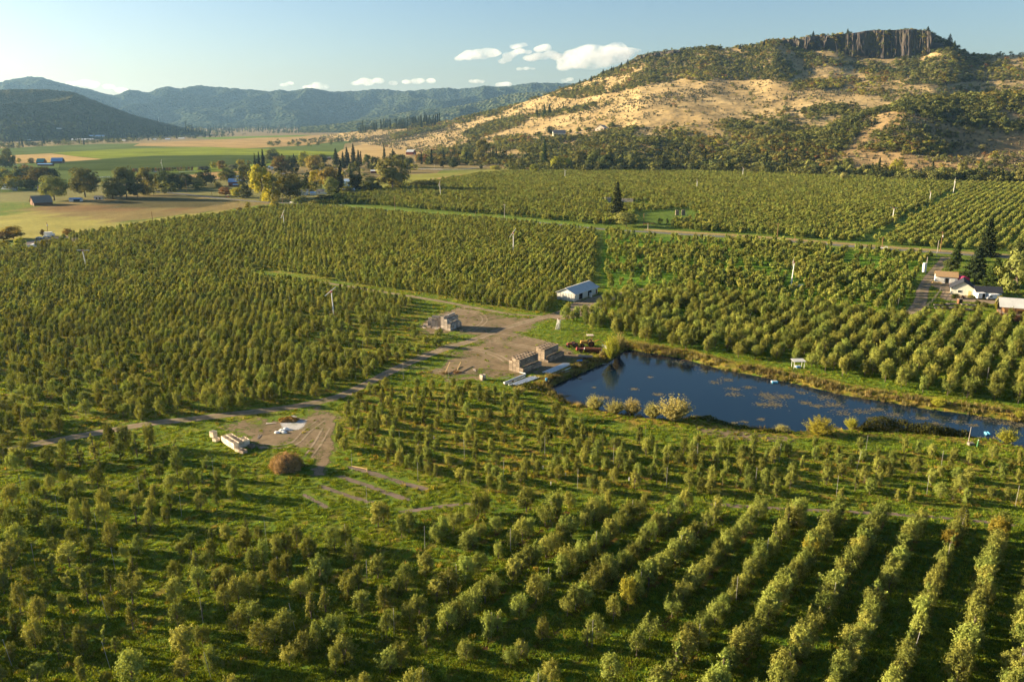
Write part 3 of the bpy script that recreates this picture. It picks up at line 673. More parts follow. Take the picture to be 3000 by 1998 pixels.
# ------------------------------------------------------------------ hills
def interp(u, pts):
    a = np.array(pts, float); return np.interp(u, a[:, 0], a[:, 1])
def smooth1(a, k):
    if k < 2: return a
    ker = np.ones(k)/k; p = np.pad(a, k, mode='edge'); return np.convolve(p, ker, 'same')[k:-k]
def hillmat(name, c1, c2, c3, s1, s2, bmpd, forest=None, fs=.02):
    m, n, b = newmat(name); P3 = pos(n)
    f1 = noise(n, P3, s1, 6, .65, .4); f2 = noise(n, P3, s2, 5, .7)
    c = mixc(n, ramp(n, f1, (.40, 0), (.60, 1)), c1, c2); c = mixc(n, ramp(n, f2, (.45, 0), (.70, 1)), c, c3)
    a = N(n, 'ShaderNodeAttribute'); a.attribute_name = 'rock'
    c = mixc(n, a.outputs['Fac'], c, mixc(n, f2, (.05, .042, .036), (.15, .125, .105)))
    n.links.new(c, b.inputs['Base Color']); b.inputs['Roughness'].default_value = 1; b.inputs['Specular IOR Level'].default_value = 0
    bump(n, b, mth(n, 'ADD', f2, f1), bmpd, .8); return m
def hillmesh(name, us, ts, XYZ, mat_, label, rock=None):
    V = XYZ.reshape(-1, 3); nu, nt_ = len(us), len(ts)
    I = np.arange(nu*nt_).reshape(nu, nt_); FQ = np.stack([I[:-1, :-1], I[1:, :-1], I[1:, 1:], I[:-1, 1:]], -1).reshape(-1, 4)
    me = mesh_np(name, V, FQ, attrs={'rock': ('FLOAT', 'POINT', np.zeros(len(V)) if rock is None else rock.ravel())}, smooth=True)
    return tag(link(name, me, mat_), label, kind='structure')

# long table-topped hill: for each bearing a foot, a concave slope, a cliff, a flat top and a back slope
SKY = [(940, 400), (1000, 393), (1085, 383), (1149, 377), (1212, 372), (1276, 363), (1340, 350), (1382, 343), (1446, 328), (1510, 309), (1552, 294), (1616, 275), (1663, 258), (1701, 246), (1748, 229), (1782, 212), (1824, 198), (1854, 181),
       (1871, 168), (1905, 159), (1935, 155), (1986, 149), (2076, 141), (2136, 143), (2204, 138), (2238, 130), (2263, 122), (2340, 116), (2395, 107), (2459, 103), (2510, 99), (2544, 92), (2616, 91), (2680, 89), (2722, 94), (2748, 108), (2773, 125), (2807, 143), (2828, 158), (2850, 166), (2900, 166), (3000, 160), (3300, 160)]
U = np.concatenate([np.arange(940, 3500, 7.0)])
vs = smooth1(interp(U, SKY), 3)
Ys = smooth1(interp(U, [(940, 3300), (1000, 3000), (1300, 2800), (1500, 2550), (1700, 2350), (1850, 2200), (2100, 2120), (2400, 2040), (2700, 1960), (2830, 1930), (3000, 1920), (3400, 1820)]), 9)
Yb = smooth1(interp(U, [(940, 3000), (1000, 2700), (1100, 2150), (1200, 1800), (1300, 1500), (1400, 1330), (1500, 1220), (1700, 1150), (2000, 1140), (2400, 1080), (2700, 1000), (3000, 930), (3400, 900)]), 9)
T = np.concatenate([np.linspace(0, 1, 150), np.linspace(1.01, 1.35, 18), np.linspace(1.4, 2.4, 22)])
UU, TT = np.meshgrid(U, T, indexing='ij')
zs = ZV(Ys, vs)
cl_h = interp(U, [(1840, 0), (1860, 4), (1900, 7), (1990, 7), (2080, 0), (2200, 0), (2290, 0), (2330, 22), (2400, 28), (2450, 30), (2500, 50), (2600, 56), (2700, 52), (2730, 40), (2760, 10), (2800, 0), (3500, 0)])   # cliff height, m
tc = np.clip(TT, 0, 1)
pro = .42*tc+.58*tc**1.9
bench = .16*np.exp(-((tc-.17)/.09)**2)*interp(U, [(1000, 0), (1350, .1), (1600, .42), (1900, .4), (2150, .15), (2400, 0), (3500, 0)])[:, None]
cl_h = smooth1(cl_h, 9)
ztop = np.maximum(zs, 1)[:, None]
s_ = np.clip((tc-.55)/.45, 0, 1); s_ = s_*s_*(3-2*s_)
Z = ztop*(pro+bench)-cl_h[:, None]*s_
YY = Yb[:, None]+(Ys-Yb)[:, None]*TT
XX = UX(UU, YY, Z)
amp = np.clip(tc*4, 0, 1)*np.clip((1-tc)*6, 0, 1)*np.clip(zs/120, .1, 1)[:, None]
gul = fbm(XX/150+.35*YY/150, YY/420, 4, 11)
Z = Z+amp*(gul*7+fbm(XX/45, YY/60, 3, 21)*3.0-np.abs(fbm(XX/230, YY/600, 2, 31))*7)
Z[:, 0] = -1.0
cut = (TT > 1.0)
top = np.clip((TT-1.005)/.02, 0, 1)*cl_h[:, None]
Z = np.where(cut, zs[:, None]-cl_h[:, None]+top-np.clip(TT-1.05, 0, 9)**1.0*0, Z)
back = np.clip((TT-1.36)/1.04, 0, 1); Z = Z*(1-back**1.2)-back*2
Z = Z+np.where((TT > 1.01) & (TT < 1.36), fbm(XX/60, YY/60, 2, 41)*2-np.clip(TT-1.03, 0, 1)*25, 0)
XX = UX(UU, YY, Z)
M['hill'] = hillmat('dry hillside', (.29, .212, .10), (.42, .315, .155), (.16, .128, .066), .010, .05, 3.0)
HILL = hillmesh('hill', U, T, np.stack([XX, YY, Z], -1), M['hill'], 'long dry hillside rising to a flat rocky rim', rock=np.clip((TT-.985)/.01, 0, 1)*np.clip((1.03-TT)/.01, 0, 1)*(cl_h > 1)[:, None])
HU, HT, HXYZ = UU, TT, np.stack([XX, YY, Z], -1)

# basalt cliff bands: fluted wall in front of the rim
def cliff(u0, u1, label, seed, extra=0.0):
    us = np.arange(u0, u1, .55); n = len(us); k = 16
    zt = np.interp(us, U, zs)+.6; hh = np.interp(us, U, cl_h)+4+extra; Yc = np.interp(us, U, Ys)-4
    env = np.clip(np.minimum(us-u0, u1-us)/14, 0, 1)
    x = us*1.5+4*fbm(us/9, us*0+2, 2, 44)
    rib = np.abs(fbm(x/15, x*0+seed, 3, 50+seed))*4.5+np.abs(fbm(x/4.0, x*0+3.3, 2, 60+seed))*1.4+fbm(x/40, x*0, 2, 70+seed)*9
    low = fbm(x/14, x*0+9, 3, 80+seed)*.8
    V = np.zeros((n, k, 3))
    for j in range(k):
        t = j/(k-1); zz = zt-hh*(1.12-.12*env+low*0)*(1-t)*env-(1-env)*2
        zz = zt-(hh*(1+low))*(1-t)*env-(1-env)*1.5
        jut = rib*env*(.35+.65*(1-abs(2*t-1)**3))+9*(1-t)+fbm(x/7, zz/9, 3, 90+seed)*2.2
        Yj = Yc-6-jut
        zz = zz+fbm(x/6, zz/5, 2, 95+seed)*1.5*(0 < j < k-1); V[:, j, 0] = UX(us, Yj, zz); V[:, j, 1] = Yj; V[:, j, 2] = zz
    # cap runs back over the rim
    cap = V[:, -1:, :].copy(); cap[:, :, 1] += 34; cap[:, :, 0] = UX(us[:, None], cap[:, :, 1], cap[:, :, 2]); cap[:, :, 2] -= .5
    V = np.concatenate([V, cap], 1)
    I = np.arange(n*(k+1)).reshape(n, k+1); FQ = np.stack([I[:-1, :-1], I[1:, :-1], I[1:, 1:], I[:-1, 1:]], -1).reshape(-1, 4)
    me = mesh_np('cliff', V.reshape(-1, 3), FQ); return tag(link('cliff', me, M['basalt']), label, kind='structure')
m, n, b = newmat('basalt'); P3 = pos(n, (1, 1, .28)); f1 = noise(n, P3, .16, 6, .7); f2 = noise(n, pos(n), .03, 4)
c = mixc(n, ramp(n, f1, (.35, 0), (.68, 1)), (.030, .026, .025), (.088, .072, .062)); c = mixc(n, ramp(n, f2, (.5, 0), (.62, .6)), c, (.10, .09, .05))
n.links.new(c, b.inputs['Base Color']); b.inputs['Roughness'].default_value = 1; bump(n, b, f1, 2.5); M['basalt'] = m
cliff(2338, 2425, 'broken dark cliff left of the main rock face', 1)
cliff(2440, 2742, 'tall fluted dark rock face under the flat summit', 2)
cliff(1856, 1995, 'low dark cliff band along the left rim', 3)
cliff(2292, 2345, 'small dark outcrop at the rim', 4, 12)

# nearer foothill on the right
SK2 = [(2080, 470), (2140, 452), (2200, 430), (2255, 410), (2382, 391), (2470, 362), (2552, 333), (2607, 316), (2663, 300), (2750, 294), (2807, 291), (2900, 284), (3000, 276), (3200, 262), (3500, 250)]
U2 = np.arange(2060, 3500, 7.0); v2 = smooth1(interp(U2, SK2), 5)
Ys2 = smooth1(interp(U2, [(2060, 1200), (2200, 1235), (2400, 1290), (2600, 1340), (2800, 1370), (3000, 1380), (3500, 1370)]), 9)
Yb2 = smooth1(interp(U2, [(2060, 1120), (2200, 1090), (2400, 1050), (2600, 985), (2800, 920), (3000, 890), (3500, 820)]), 9)
T2 = np.concatenate([np.linspace(0, 1, 110), np.linspace(1.02, 2.2, 40)]); UU, TT = np.meshgrid(U2, T2, indexing='ij')
z2 = np.maximum(ZV(Ys2, v2), .5); tc = np.clip(TT, 0, 1)
Z = z2[:, None]*(.30*tc+.70*(1-np.cos(tc*math.pi*.5+0))**1.15)
Z = z2[:, None]*np.sin(tc*math.pi/2)**1.5
sh = interp(U2, [(2060, 0), (2650, 0), (2800, .5), (3000, .75), (3500, .8)])[:, None]
Z = Z*(1-sh*np.exp(-((tc-.42)/.26)**2)*.75)
YY = Yb2[:, None]+(Ys2-Yb2)[:, None]*TT; back = np.clip((TT-1)/1.2, 0, 1); Z = Z*(1-back**1.4*.93)
XX = UX(UU, YY, Z)
Z = Z+np.clip(tc*5, 0, 1)*np.clip(z2/60, .1, 1)[:, None]*(fbm(XX/70, YY/90, 4, 13)*4-np.abs(fbm(XX/110, YY/160, 2, 33))*4*np.clip((1-tc)*3, 0, 1))
Z[:, 0] = -1
XX = UX(UU, YY, Z)
M['foothill'] = hillmat('foothill earth', (.24, .165, .078), (.34, .24, .115), (.145, .105, .055), .016, .07, 2.0)
FOOT = hillmesh('foothill', U2, T2, np.stack([XX, YY, Z], -1), M['foothill'], 'low brushy foothill in front of the flat-topped hill')
FU, FT_, FXYZ = UU, TT, np.stack([XX, YY, Z], -1)

# shadowed hill on the left
def range_hill(name, sky, Ysl, Yfl, u0, u1, du, nt_, mat_, label, ridge, jag, seed, k=3, depth_f=1.6, sharp=1.25):
    U_ = np.arange(u0, u1, du); v_ = smooth1(interp(U_, sky), k); Y1 = smooth1(interp(U_, Ysl), 15); Y0 = smooth1(interp(U_, Yfl), 15)
    T_ = np.concatenate([np.linspace(0, 1, nt_), np.linspace(1.03, depth_f, 14)]); UU, TT = np.meshgrid(U_, T_, indexing='ij'); tc = np.clip(TT, 0, 1)
    z_ = np.maximum(ZV(Y1, v_), 0)+jag*fbm(U_/6.0, U_*0, 3, seed+5); YY = Y0[:, None]+(Y1-Y0)[:, None]*TT
    Z = z_[:, None]*(.45*tc+.55*tc**sharp*1.0)
    XX = UX(UU, YY, Z)
    env = np.clip(tc*4, 0, 1)*np.clip((1-tc)*4, 0, 1)
    rr = 1-np.abs(fbm(XX/(ridge*1.0), YY/(ridge*2.6), 4, seed))*2.2
    Z = Z+env*z_[:, None]*.40*(rr-.55)+env*fbm(XX/60, YY/60, 3, seed+9)*jag*1.2
    back = np.clip((TT-1)/(depth_f-1), 0, 1); Z = Z*(1-back); Z[:, 0] = -2
    XX = UX(UU, YY, Z)
    o = hillmesh(name, U_, T_, np.stack([XX, YY, Z], -1), mat_, label); return o, UU, TT, np.stack([XX, YY, Z], -1)
def forestmat(name, c1, c2, c3, s):
    m, n, b = newmat(name); P3 = pos(n); vo = N(n, 'ShaderNodeTexVoronoi'); vo.inputs['Scale'].default_value = s; n.links.new(P3, vo.inputs['Vector'])
    f1 = noise(n, P3, s*.12, 5, .65); f2 = noise(n, P3, s*.6, 4, .7)
    c = mixc(n, ramp(n, f1, (.42, 0), (.62, 1)), c1, c2); c = mixc(n, ramp(n, f2, (.50, 0), (.72, 1)), c, c3)
    n.links.new(c, b.inputs['Base Color']); b.inputs['Roughness'].default_value = 1; b.inputs['Specular IOR Level'].default_value = 0
    bump(n, b, vo.outputs['Distance'], 12/s*.05*2, 1.0); return m
M['lefthill'] = forestmat('wooded hill', (.040, .045, .018), (.062, .060, .026), (.10, .082, .042), .09)
M['forest'] = forestmat('forested mountain', (.022, .034, .020), (.034, .046, .024), (.06, .065, .035), .03)
M['forest_near'] = forestmat('forested spur', (.03, .045, .022), (.05, .062, .028), (.11, .11, .05), .04)
SKL = [(-1500, 330), (-900, 285), (-500, 268), (-200, 262), (0, 263), (72, 261), (149, 263), (212, 270), (255, 285), (297, 304), (340, 319), (382, 334), (425, 347), (467, 357), (510, 368), (552, 377), (600, 384)]
LH = range_hill('hill', SKL, [(-1500, 4200), (0, 3500), (300, 3900), (600, 4200)], [(-1500, 2400), (0, 2500), (300, 2900), (600, 3700)], -1500, 606, 6, 90, M['lefthill'], 'dark wooded hill sloping down at the left edge', 420, 3.5, 100)
SKM = [(-2200, 250), (-1500, 215), (-900, 250), (-500, 225), (-150, 250), (0, 242), (21, 236), (81, 224), (127, 228), (170, 241), (204, 251), (255, 260), (297, 272), (336, 281), (352, 275), (370, 265), (387, 263), (429, 272), (447, 267), (463, 258), (493, 254), (527, 261), (555, 254), (586, 250), (629, 255), (680, 259), (756, 265), (799, 268), (824, 262), (845, 269), (884, 262), (913, 258), (960, 268), (1000, 269),
       (1060, 266), (1093, 262), (1123, 262), (1170, 267), (1225, 266), (1272, 260), (1314, 257), (1336, 262), (1382, 258), (1425, 252), (1463, 255), (1510, 251), (1540, 245), (1569, 242), (1637, 244), (1700, 246), (1900, 252), (2300, 240), (2900, 225), (3500, 245), (4600, 250), (5200, 260)]
range_hill('mountain', SKM, [(-2200, 7800), (0, 7400), (600, 8200), (1200, 8800), (5200, 8600)], [(-2200, 5200), (600, 6000), (1200, 6400), (5200, 6000)], -2200, 5200, 6, 80, M['forest'], 'long blue forested mountain range along the horizon', 700, 9, 200, depth_f=1.5)
SKN = [(900, 372), (1000, 362), (1060, 350), (1110, 342), (1180, 330), (1240, 322), (1300, 318), (1350, 310), (1400, 300), (1440, 288), (1490, 276), (1540, 272), (1600, 268), (1640, 272), (1700, 285), (1800, 300), (2000, 330)]
range_hill('mountain', SKN, [(900, 6200), (2000, 5800)], [(900, 5600), (1400, 4800), (2000, 4600)], 900, 2000, 6, 60, M['forest_near'], 'lower forested spur in front of the far range', 380, 7, 300)
SKO = [(880, 372), (960, 366), (1040, 356), (1100, 352), (1160, 346), (1230, 346), (1290, 352), (1350, 360), (1420, 366)]
range_hill('mountain', SKO, [(880, 4700), (1420, 4600)], [(880, 4200), (1420, 4000)], 880, 1420, 6, 40, M['forest_near'], 'lowest wooded rise in the gap beyond the slope', 300, 6, 400)
# ------------------------------------------------------------------ orchard trees
def infr(P, m=60):
    P = np.asarray(P); u, v = PX(P[:, 0], P[:, 1], P[:, 2]); return (u > -m) & (u < 3000+m) & (v > 300) & (v < 1998+m*1.5)
TILE = {1: (0, 1250), 2: (0, 1598), 4: (750, 1598), 5: (1500, 1250), 6: (1500, 1598), 7: (2200, 1250), 8: (2200, 1598)}
HAND = {
1: "115,390,140,120;215,235,110,130;265,370,110,80;430,340,160,120;565,300,170,110;520,380,90,100;690,340,170,120;820,280,190,130;950,200,200,130;1040,290,150,120;1090,190,200,140;1185,270,220,110;1300,180,200,130;1300,310,180,120;1410,320,110,90;1510,290,170,100;1530,420,200,130;1780,370,110,80;1375,450,120,100;1745,490,100,70;2020,470,110,60;1885,570,200,75;1630,550,165,125;1480,560,130,140;870,380,90,80;850,540,180,140;565,500,110,110;440,560,130,100;290,600,130,150;110,690,190,160;665,600,150,140;570,640,130,110;400,630,80,90;1220,590,130,100;1335,620,110,80;1250,460,80,90;900,700,150,150;1070,680,120,130;660,835,200,120;770,890,260,80;905,850,180,140;1180,850,170,90;1200,720,130,140;1310,760,140,100;1300,910,160,130;1445,855,160,90;1475,730,150,140;2010,620,150,110;1870,690,110,70;1735,740,160,110;140,890,180,200;330,860,230,160;455,920,120,170;170,1080,220,180;640,1030,150,130;470,1080,110,90;785,1140,190,110;970,1060,210,160;1080,1140,110,100;1200,1110,150,120;2125,900,115,65;1650,1100,160,110;1560,1120,110,100;1830,970,80,90;1830,1170,180,110;2030,1110,130,120;2190,1170,200,150;30,300,120,120;20,860,150,130;150,330,140,130",
2: "100,230,230,200;600,190,180,180;450,270,170,130;250,330,140,110;590,380,150,100;780,270,100,100;400,450,120,110;40,420,170,120;760,500,260,130;960,400,210,100;1160,270,170,120;1150,520,240,280;1525,310,160,140;1530,500,190,190;1700,240,180,110;1720,430,220,150;1880,350,120,110;2080,250,130,130;180,580,230,150;350,670,200,170;560,600,170,90;560,800,150,110;740,720,110,110;970,610,170,120;1150,730,210,120;1540,730,240,140;1750,640,150,80;1910,560,200,110;2120,450,160,110;2290,580,190,130;150,790,200,110;310,890,210,200;720,960,240,150;900,850,120,70;110,1010,150,110;510,990,120,70;1000,930,120,80;700,1178,190,110;1150,1220,270,280;1990,750,210,190;1590,990,250,230;1750,880,170,150;2030,1050,290,220;2200,880,190,190;2330,740,150,120;1590,1178,190,150;1840,1120,210,140;2260,1150,230,200;920,1200,70,110;2060,1200,80,100;20,1180,120,140;330,1190,150,130",
4: "250,490,200,130;390,400,230,220;550,290,130,130;720,240,180,110;860,140,140,140;1000,60,60,50;1090,200,100,50;1220,160,160,110;1350,90,90,80;1590,150,170,120;1740,120,120,100;1900,240,210,170;2080,100,140,110;160,790,220,160;530,590,210,130;680,500,220,150;815,390,170,60;970,300,170,110;1060,490,190,170;1240,410,190,120;1350,340,140,110;1590,470,220,110;1450,560,220,170;1480,240,110,110;1690,360,140,80;2100,380,240,170;960,620,240,130;1240,700,230,160;1320,580,160,90;590,820,230,140;775,700,150,55;1000,870,260,170;1140,800,150,130;840,960,190,150;1470,880,200,110;1590,800,250,110;1680,680,130,70;1770,620,180,100;1980,470,190,130;300,1050,330,320;450,960,220,200;60,1178,250,210;500,1178,240,230;700,1050,230,180;1180,1130,290,240;1330,1010,240,190;350,1200,180,160;810,1200,120,170;970,1200,120,90;1750,1000,220,80;1880,900,220,120;2030,770,260,160;2130,700,180,130;2240,600,210,160;2050,1110,110,60;1450,1200,140,110;2240,950,90,60;2250,230,130,110",
5: "125,740,190,150;370,770,190,200;200,870,140,120;90,1000,200,140;560,900,180,170;680,830,170,150;350,1050,160,130;430,980,150,130;260,1130,150,70;730,700,70,50;820,740,190,70;1090,810,190,180;1000,830,130,130;900,930,190,140;800,1030,230,160;1330,860,200,120;1250,930,150,110;1400,830,110,60;1085,1040,150,80;1040,1140,160,120;1680,900,220,140;1570,1000,230,140;1430,1130,160,150;620,1150,180,80;710,1060,120,60;2140,800,200,120;2050,890,190,130;1900,1050,180,130;1800,1150,160,150",
6: "130,200,190,130;40,290,190,110;400,290,210,110;500,220,200,100;270,410,220,130;160,520,240,120;60,600,220,140;680,430,170,100;810,350,210,150;920,250,200,130;380,720,200,130;160,880,150,60;20,1020,160,90;500,1070,170,110;930,620,200,110;1010,560,140,130;1150,330,170,110;1230,350,190,120;1310,230,160,150;1030,440,90,70;815,770,290,100;1060,1040,290,130;1150,880,180,90;1330,680,240,120;1440,520,250,140;1560,390,140,110;1610,330,180,110;1700,280,200,120;800,1178,110,120;870,1178,150,90;1500,1010,220,130;1630,880,150,80;1780,670,230,90;1880,560,240,150;1980,420,180,110;2080,290,130,120;2170,180,180,130;1320,1200,90,100"}
TREES = []          # x, y, height, diameter
for k, s in HAND.items():
    ox, oy = TILE[k]
    for e in s.split(';'):
        x, yb, h, wd = map(float, e.split(','))
        p = G(ox+x/2.944, oy+(yb-8)/2.944); d = depth(p); sc_ = F/d
        dep = math.atan2(CAMH, p.y)
        TREES.append((p.x, p.y, min(5.6, max(1.8, h/2.944/sc_/math.cos(dep)*.98)), wd/2.944/sc_*(.86 if k in (1, 2) else .94)))
# the middle of the foreground is planted in rows too, thinner towards the left and the near end
TREES = [t for t in TREES if not (t[0] > -45 and t[1] < 141 and -58 < -t[1]*.47+4 and t[0] > -.52*t[1]+9)]
rgs = np.random.default_rng(54)
for k in range(1, 15):
    off = -29.9-5.93*k; s = 55.0
    while s < 190:
        x = N53[0]*off+D53[0]*s; y = N53[1]*off+D53[1]*s
        ytop = np.interp(x, [-45, -25, -10, 5, 20, 35, 60], [124, 129, 133.5, 134.5, 135, 134.5, 132])
        if y > ytop: break
        if y > 76 and x > -.52*y+9:
            dn = .93-.10*(k > 3)-.28*(y < 104 and 2 <= k <= 5)-.06*max(0, k-6)+.15*float(vnoise(np.array([x/7]), np.array([y/7]), 19)[0])
            if rgs.random() < dn:
                big = 1+.22*float(vnoise(np.array([x/9]), np.array([y/9]), 23)[0])
                TREES.append((x+rgs.normal()*.2, y+rgs.normal()*.2, rgs.uniform(2.9, 4.5)*big, rgs.uniform(1.7, 3.1)*big))
        s += rgs.uniform(1.9, 2.6)
# hedge-like rows on the right side, each with its own gaps
rg5 = np.random.default_rng(55)
gaps = {0: [], 1: [], 2: [(105, 108)], 3: [(93, 95.5)], 4: [(101, 103.5)], 5: [(103.5, 105.5), (91, 92.5)], 6: [], 7: []}
for k in range(-2, 7):
    off = 5.9*(k-5.15)+.0
    # the five measured rows sit at offsets -5.7, -11.9, -17.9, -23.9, -30.0
    off = {0: -29.9, 1: -23.7, 2: -17.8, 3: -11.8, 4: -5.7, 5: .3, 6: 6.2}.get(k)
    if off is None: continue
    s = 60.0
    while s < 175:
        x = N53[0]*off+D53[0]*s; y = N53[1]*off+D53[1]*s
        ytop = np.interp(x, [30, 60, 75, 95, 130], [133.5, 131.5, 128.5, 126.5, 124])
        if y > ytop: break
        if y > 76:
            g_ = any(a < y < b_ for a, b_ in gaps.get(k, []))
            h = {2: 3.6, 3: 3.9}.get(k, 4.2)*rg5.uniform(.8, 1.12); d = rg5.uniform(2.1, 3.4) if k != 3 else rg5.uniform(1.5, 2.8)
            if not g_ and rg5.random() > .06: TREES.append((x+rg5.normal()*.15, y+rg5.normal()*.15, h, d))
        s += rg5.uniform(1.8, 2.5)
# drop near duplicates
TA = np.array(TREES); keep = []
for i in range(len(TA)):
    if all((TA[i, 0]-TA[j, 0])**2+(TA[i, 1]-TA[j, 1])**2 > 1.0 for j in keep): keep.append(i)
TA = TA[keep]
def pick_style(h, d, rg):
    r = d/h
    c = [3, 11, 4, 9, 7] if r < .42 else ([2, 3, 6, 8] if r < .58 else ([0, 8, 1, 2] if r < .75 else [1, 10, 5, 0]))
    if h < 2.4: c = [7, 6, 9] if r < .6 else [6, 1]
    return c[rg.integers(len(c))]
Pt = np.stack([TA[:, 0], TA[:, 1], np.full(len(TA), 1.5)], 1); u_, v_ = PX(*Pt.T)
size = TA[:, 2]*TA[:, 3]/(TA[:, 1]**2+4900); vis = (u_ > -20) & (u_ < 3020) & (v_ < 2030)
order = [i for i in np.argsort(-size) if vis[i]]; single = set(order[:300])
# name rows from the right-hand side, trees from the near end
key = np.round((TA[:, 0]*N53[0]+TA[:, 1]*N53[1]+53.2)/5.95).astype(int); along = TA[:, 0]*D53[0]+TA[:, 1]*D53[1]
smax = max(key[i] for i in single); rows = {}
for i in single: rows.setdefault(smax-key[i]+1, []).append(i)
REST = []; FRUITS = {}
for r_, L in rows.items():
    for q, i in enumerate(sorted(L, key=lambda a: along[a])):
        x, y, h, d = TA[i]; s = pick_style(h, d, rg5); H0, R0 = STY[s][1], STY[s][2]
        t = thing('fruit_tree', (x, y, 0), f"{SWORD[s]} fruit tree, {ordinal(q+1)} from the near end of the {ordinal(r_)} diagonal foreground row from right", 'tree', 'fruit trees in the foreground rows', rg5.uniform(0, 6.28))
        t.scale = (d/2/R0*.97, d/2/R0*.97, h/H0)
        c = link('crown', PCROWN[s], None, t); k_ = link('trunk', PTRUNK[s], None, t)
        z = rg5.random()
        if z < .012:
            c.material_slots[0].link = 'OBJECT'; c.material_slots[0].material = M['leaf_yellow']
        elif z < .0:
            c.material_slots[0].link = 'OBJECT'; c.material_slots[0].material = M['leaf_rust']
PO = []          # x y z rz sx sz idx far
for i in range(len(TA)):
    if i in single: continue
    x, y, h, d = TA[i]; s = pick_style(h, d, rg5); PO.append((x, y, rg5.uniform(0, 6.28), d/2/STY[s][2], h/STY[s][1], s, 0))
# foreground trees just outside the frame (they shade what is in it)
for k in range(-4, 26):
    off = .3-5.95*k+5.95*0
    for s in np.arange(20, 200, 2.6):
        x = N53[0]*off+D53[0]*s; y = N53[1]*off+D53[1]*s
        if not (55 < y < 135 and -120 < x < 120): continue
        u, v = PX(x, y, 1.5)
        if (-25 < u < 3025 and v < 2035) or u < -900 or v > 2500: continue
        if x > 30 and y > 110: continue
        if rg5.random() < .6: st = int(rg5.choice([0, 1, 2, 3, 8, 10])); PO.append((x, y, rg5.uniform(0, 6.28), rg5.uniform(.75, 1.1), rg5.uniform(.8, 1.1), st, 0))
def lattice(poly, N_, D_, rsp, tsp, dens, hs, ds, styles, farflag, seed, jit=.3, gapf=None, mask=None):
    rg = np.random.default_rng(seed); a = np.array(poly); cx, cy = a.mean(0); Rr = np.hypot(*(a-a.mean(0)).T).max()
    o0 = cx*N_[0]+cy*N_[1]; s0 = cx*D_[0]+cy*D_[1]
    ro = np.arange(math.floor((o0-Rr)/rsp)*rsp, o0+Rr, rsp); ss = np.arange(s0-Rr, s0+Rr, tsp)
    O, Sg = np.meshgrid(ro, ss, indexing='ij'); Sg = Sg+(np.arange(len(ro))%2)[:, None]*tsp*.5+rg.normal(size=len(ro))[:, None]*tsp*.06; O = O.ravel(); Sg = Sg.ravel()
    x = N_[0]*O+D_[0]*Sg+rg.normal(size=O.size)*jit; y = N_[1]*O+D_[1]*Sg+rg.normal(size=O.size)*jit
    k = infr(np.stack([x, y, np.full(len(x), 2.)], 1), 160) & (y < 1300); x, y = x[k], y[k]
    k = inpoly(x, y, poly); x, y = x[k], y[k]
    dn = dens+.22*vnoise(x/22, y/22, seed+1)+.10*vnoise(x/6, y/6, seed+2)
    if gapf is not None: dn = dn*gapf(x, y)
    k = rg.random(len(x)) < dn; x, y = x[k], y[k]
    big = 1+.14*vnoise(x/35, y/35, seed+3)
    for i in range(len(x)):
        s = int(styles[rg.integers(len(styles))])
        PO.append((x[i], y[i], rg.uniform(0, 6.28), rg.uniform(*ds)*big[i], rg.uniform(*hs)*big[i], s, farflag))
lattice(BB, N33, D33, 5.2, 2.5, .58, (.56, .82), (.58, .90), [8, 3, 0, 2, 11, 8, 2, 3, 4], 0, 11, .3)
dist2 = lambda pts: (lambda x, y: np.clip(segdist(x, y, W2(pts), False)/4.0-.35, 0, 1))
lane_gap = lambda x, y: np.where(segdist(x, y, W2([(700, 793), (900, 822), (1105, 853), (1293, 883), (1425, 908), (1600, 928)]), False) < 3.4, 0, 1)*np.where(segdist(x, y, W2([(1240, 905), (1215, 965), (1330, 1000)]), False) < 7, 0.25, 1)
def cg(x, y):
    g_ = lane_gap(x, y)
    near_ = np.clip((y-185)/70, 0, 1); leftside = np.clip((-x-55)/60, 0, 1)
    return g_*(1-.45*(1-near_)*leftside)*np.where((x > -75) & (x < -20) & (y > 236) & (y < 292), .55, 1)
lattice(BC, N33, D33, 4.9, 3.3, .97, (.72, .98), (.76, 1.08), [0, 2, 8, 3, 10, 2, 0, 3, 1, 8, 4], 0, 12, .22, cg)
lattice(BF, N53, D53, 5.2, 3.0, .86, (.85, 1.28), (.90, 1.32), [0, 1, 2, 8, 10, 3, 5, 2, 11], 0, 13, .55)
def dg(x, y): return np.where(segdist(x, y, W2([(1758, 678), (1745, 835)]), False) < 4.2, 0, 1)*np.where((np.abs(vnoise(x/30, y/30, 77)) > .42), .35, 1)
lattice(BD, N53, D53, 5.0, 3.0, .92, (.78, 1.10), (.82, 1.2), [0, 1, 2, 8, 3, 6, 11], 0, 14, .5, dg)
YD = W2([(1660, 600), (2060, 600), (2070, 640), (1990, 668), (1780, 664), (1840, 630)])
e_gap = lambda x, y: np.where(inpoly(x, y, W2([(1860, 622), (2010, 612), (2060, 634), (2000, 652), (1900, 662), (1850, 655)])), 0, 1)*np.where(inpoly(x, y, W2([(1780, 592), (1900, 592), (1910, 604), (1770, 602)])), 0, 1)*np.where(segdist(x, y, W2([(2530, 722), (2640, 652), (2760, 585), (2800, 560)]), False) < 5, .1, 1)
lattice(BE, N53, D53, 5.4, 3.2, .95, (.70, 1.0), (.95, 1.35), [0, 1, 2, 3, 4], 1, 15, .45, e_gap)
PO = np.array(PO)
fr = PO[:, 6] == 1
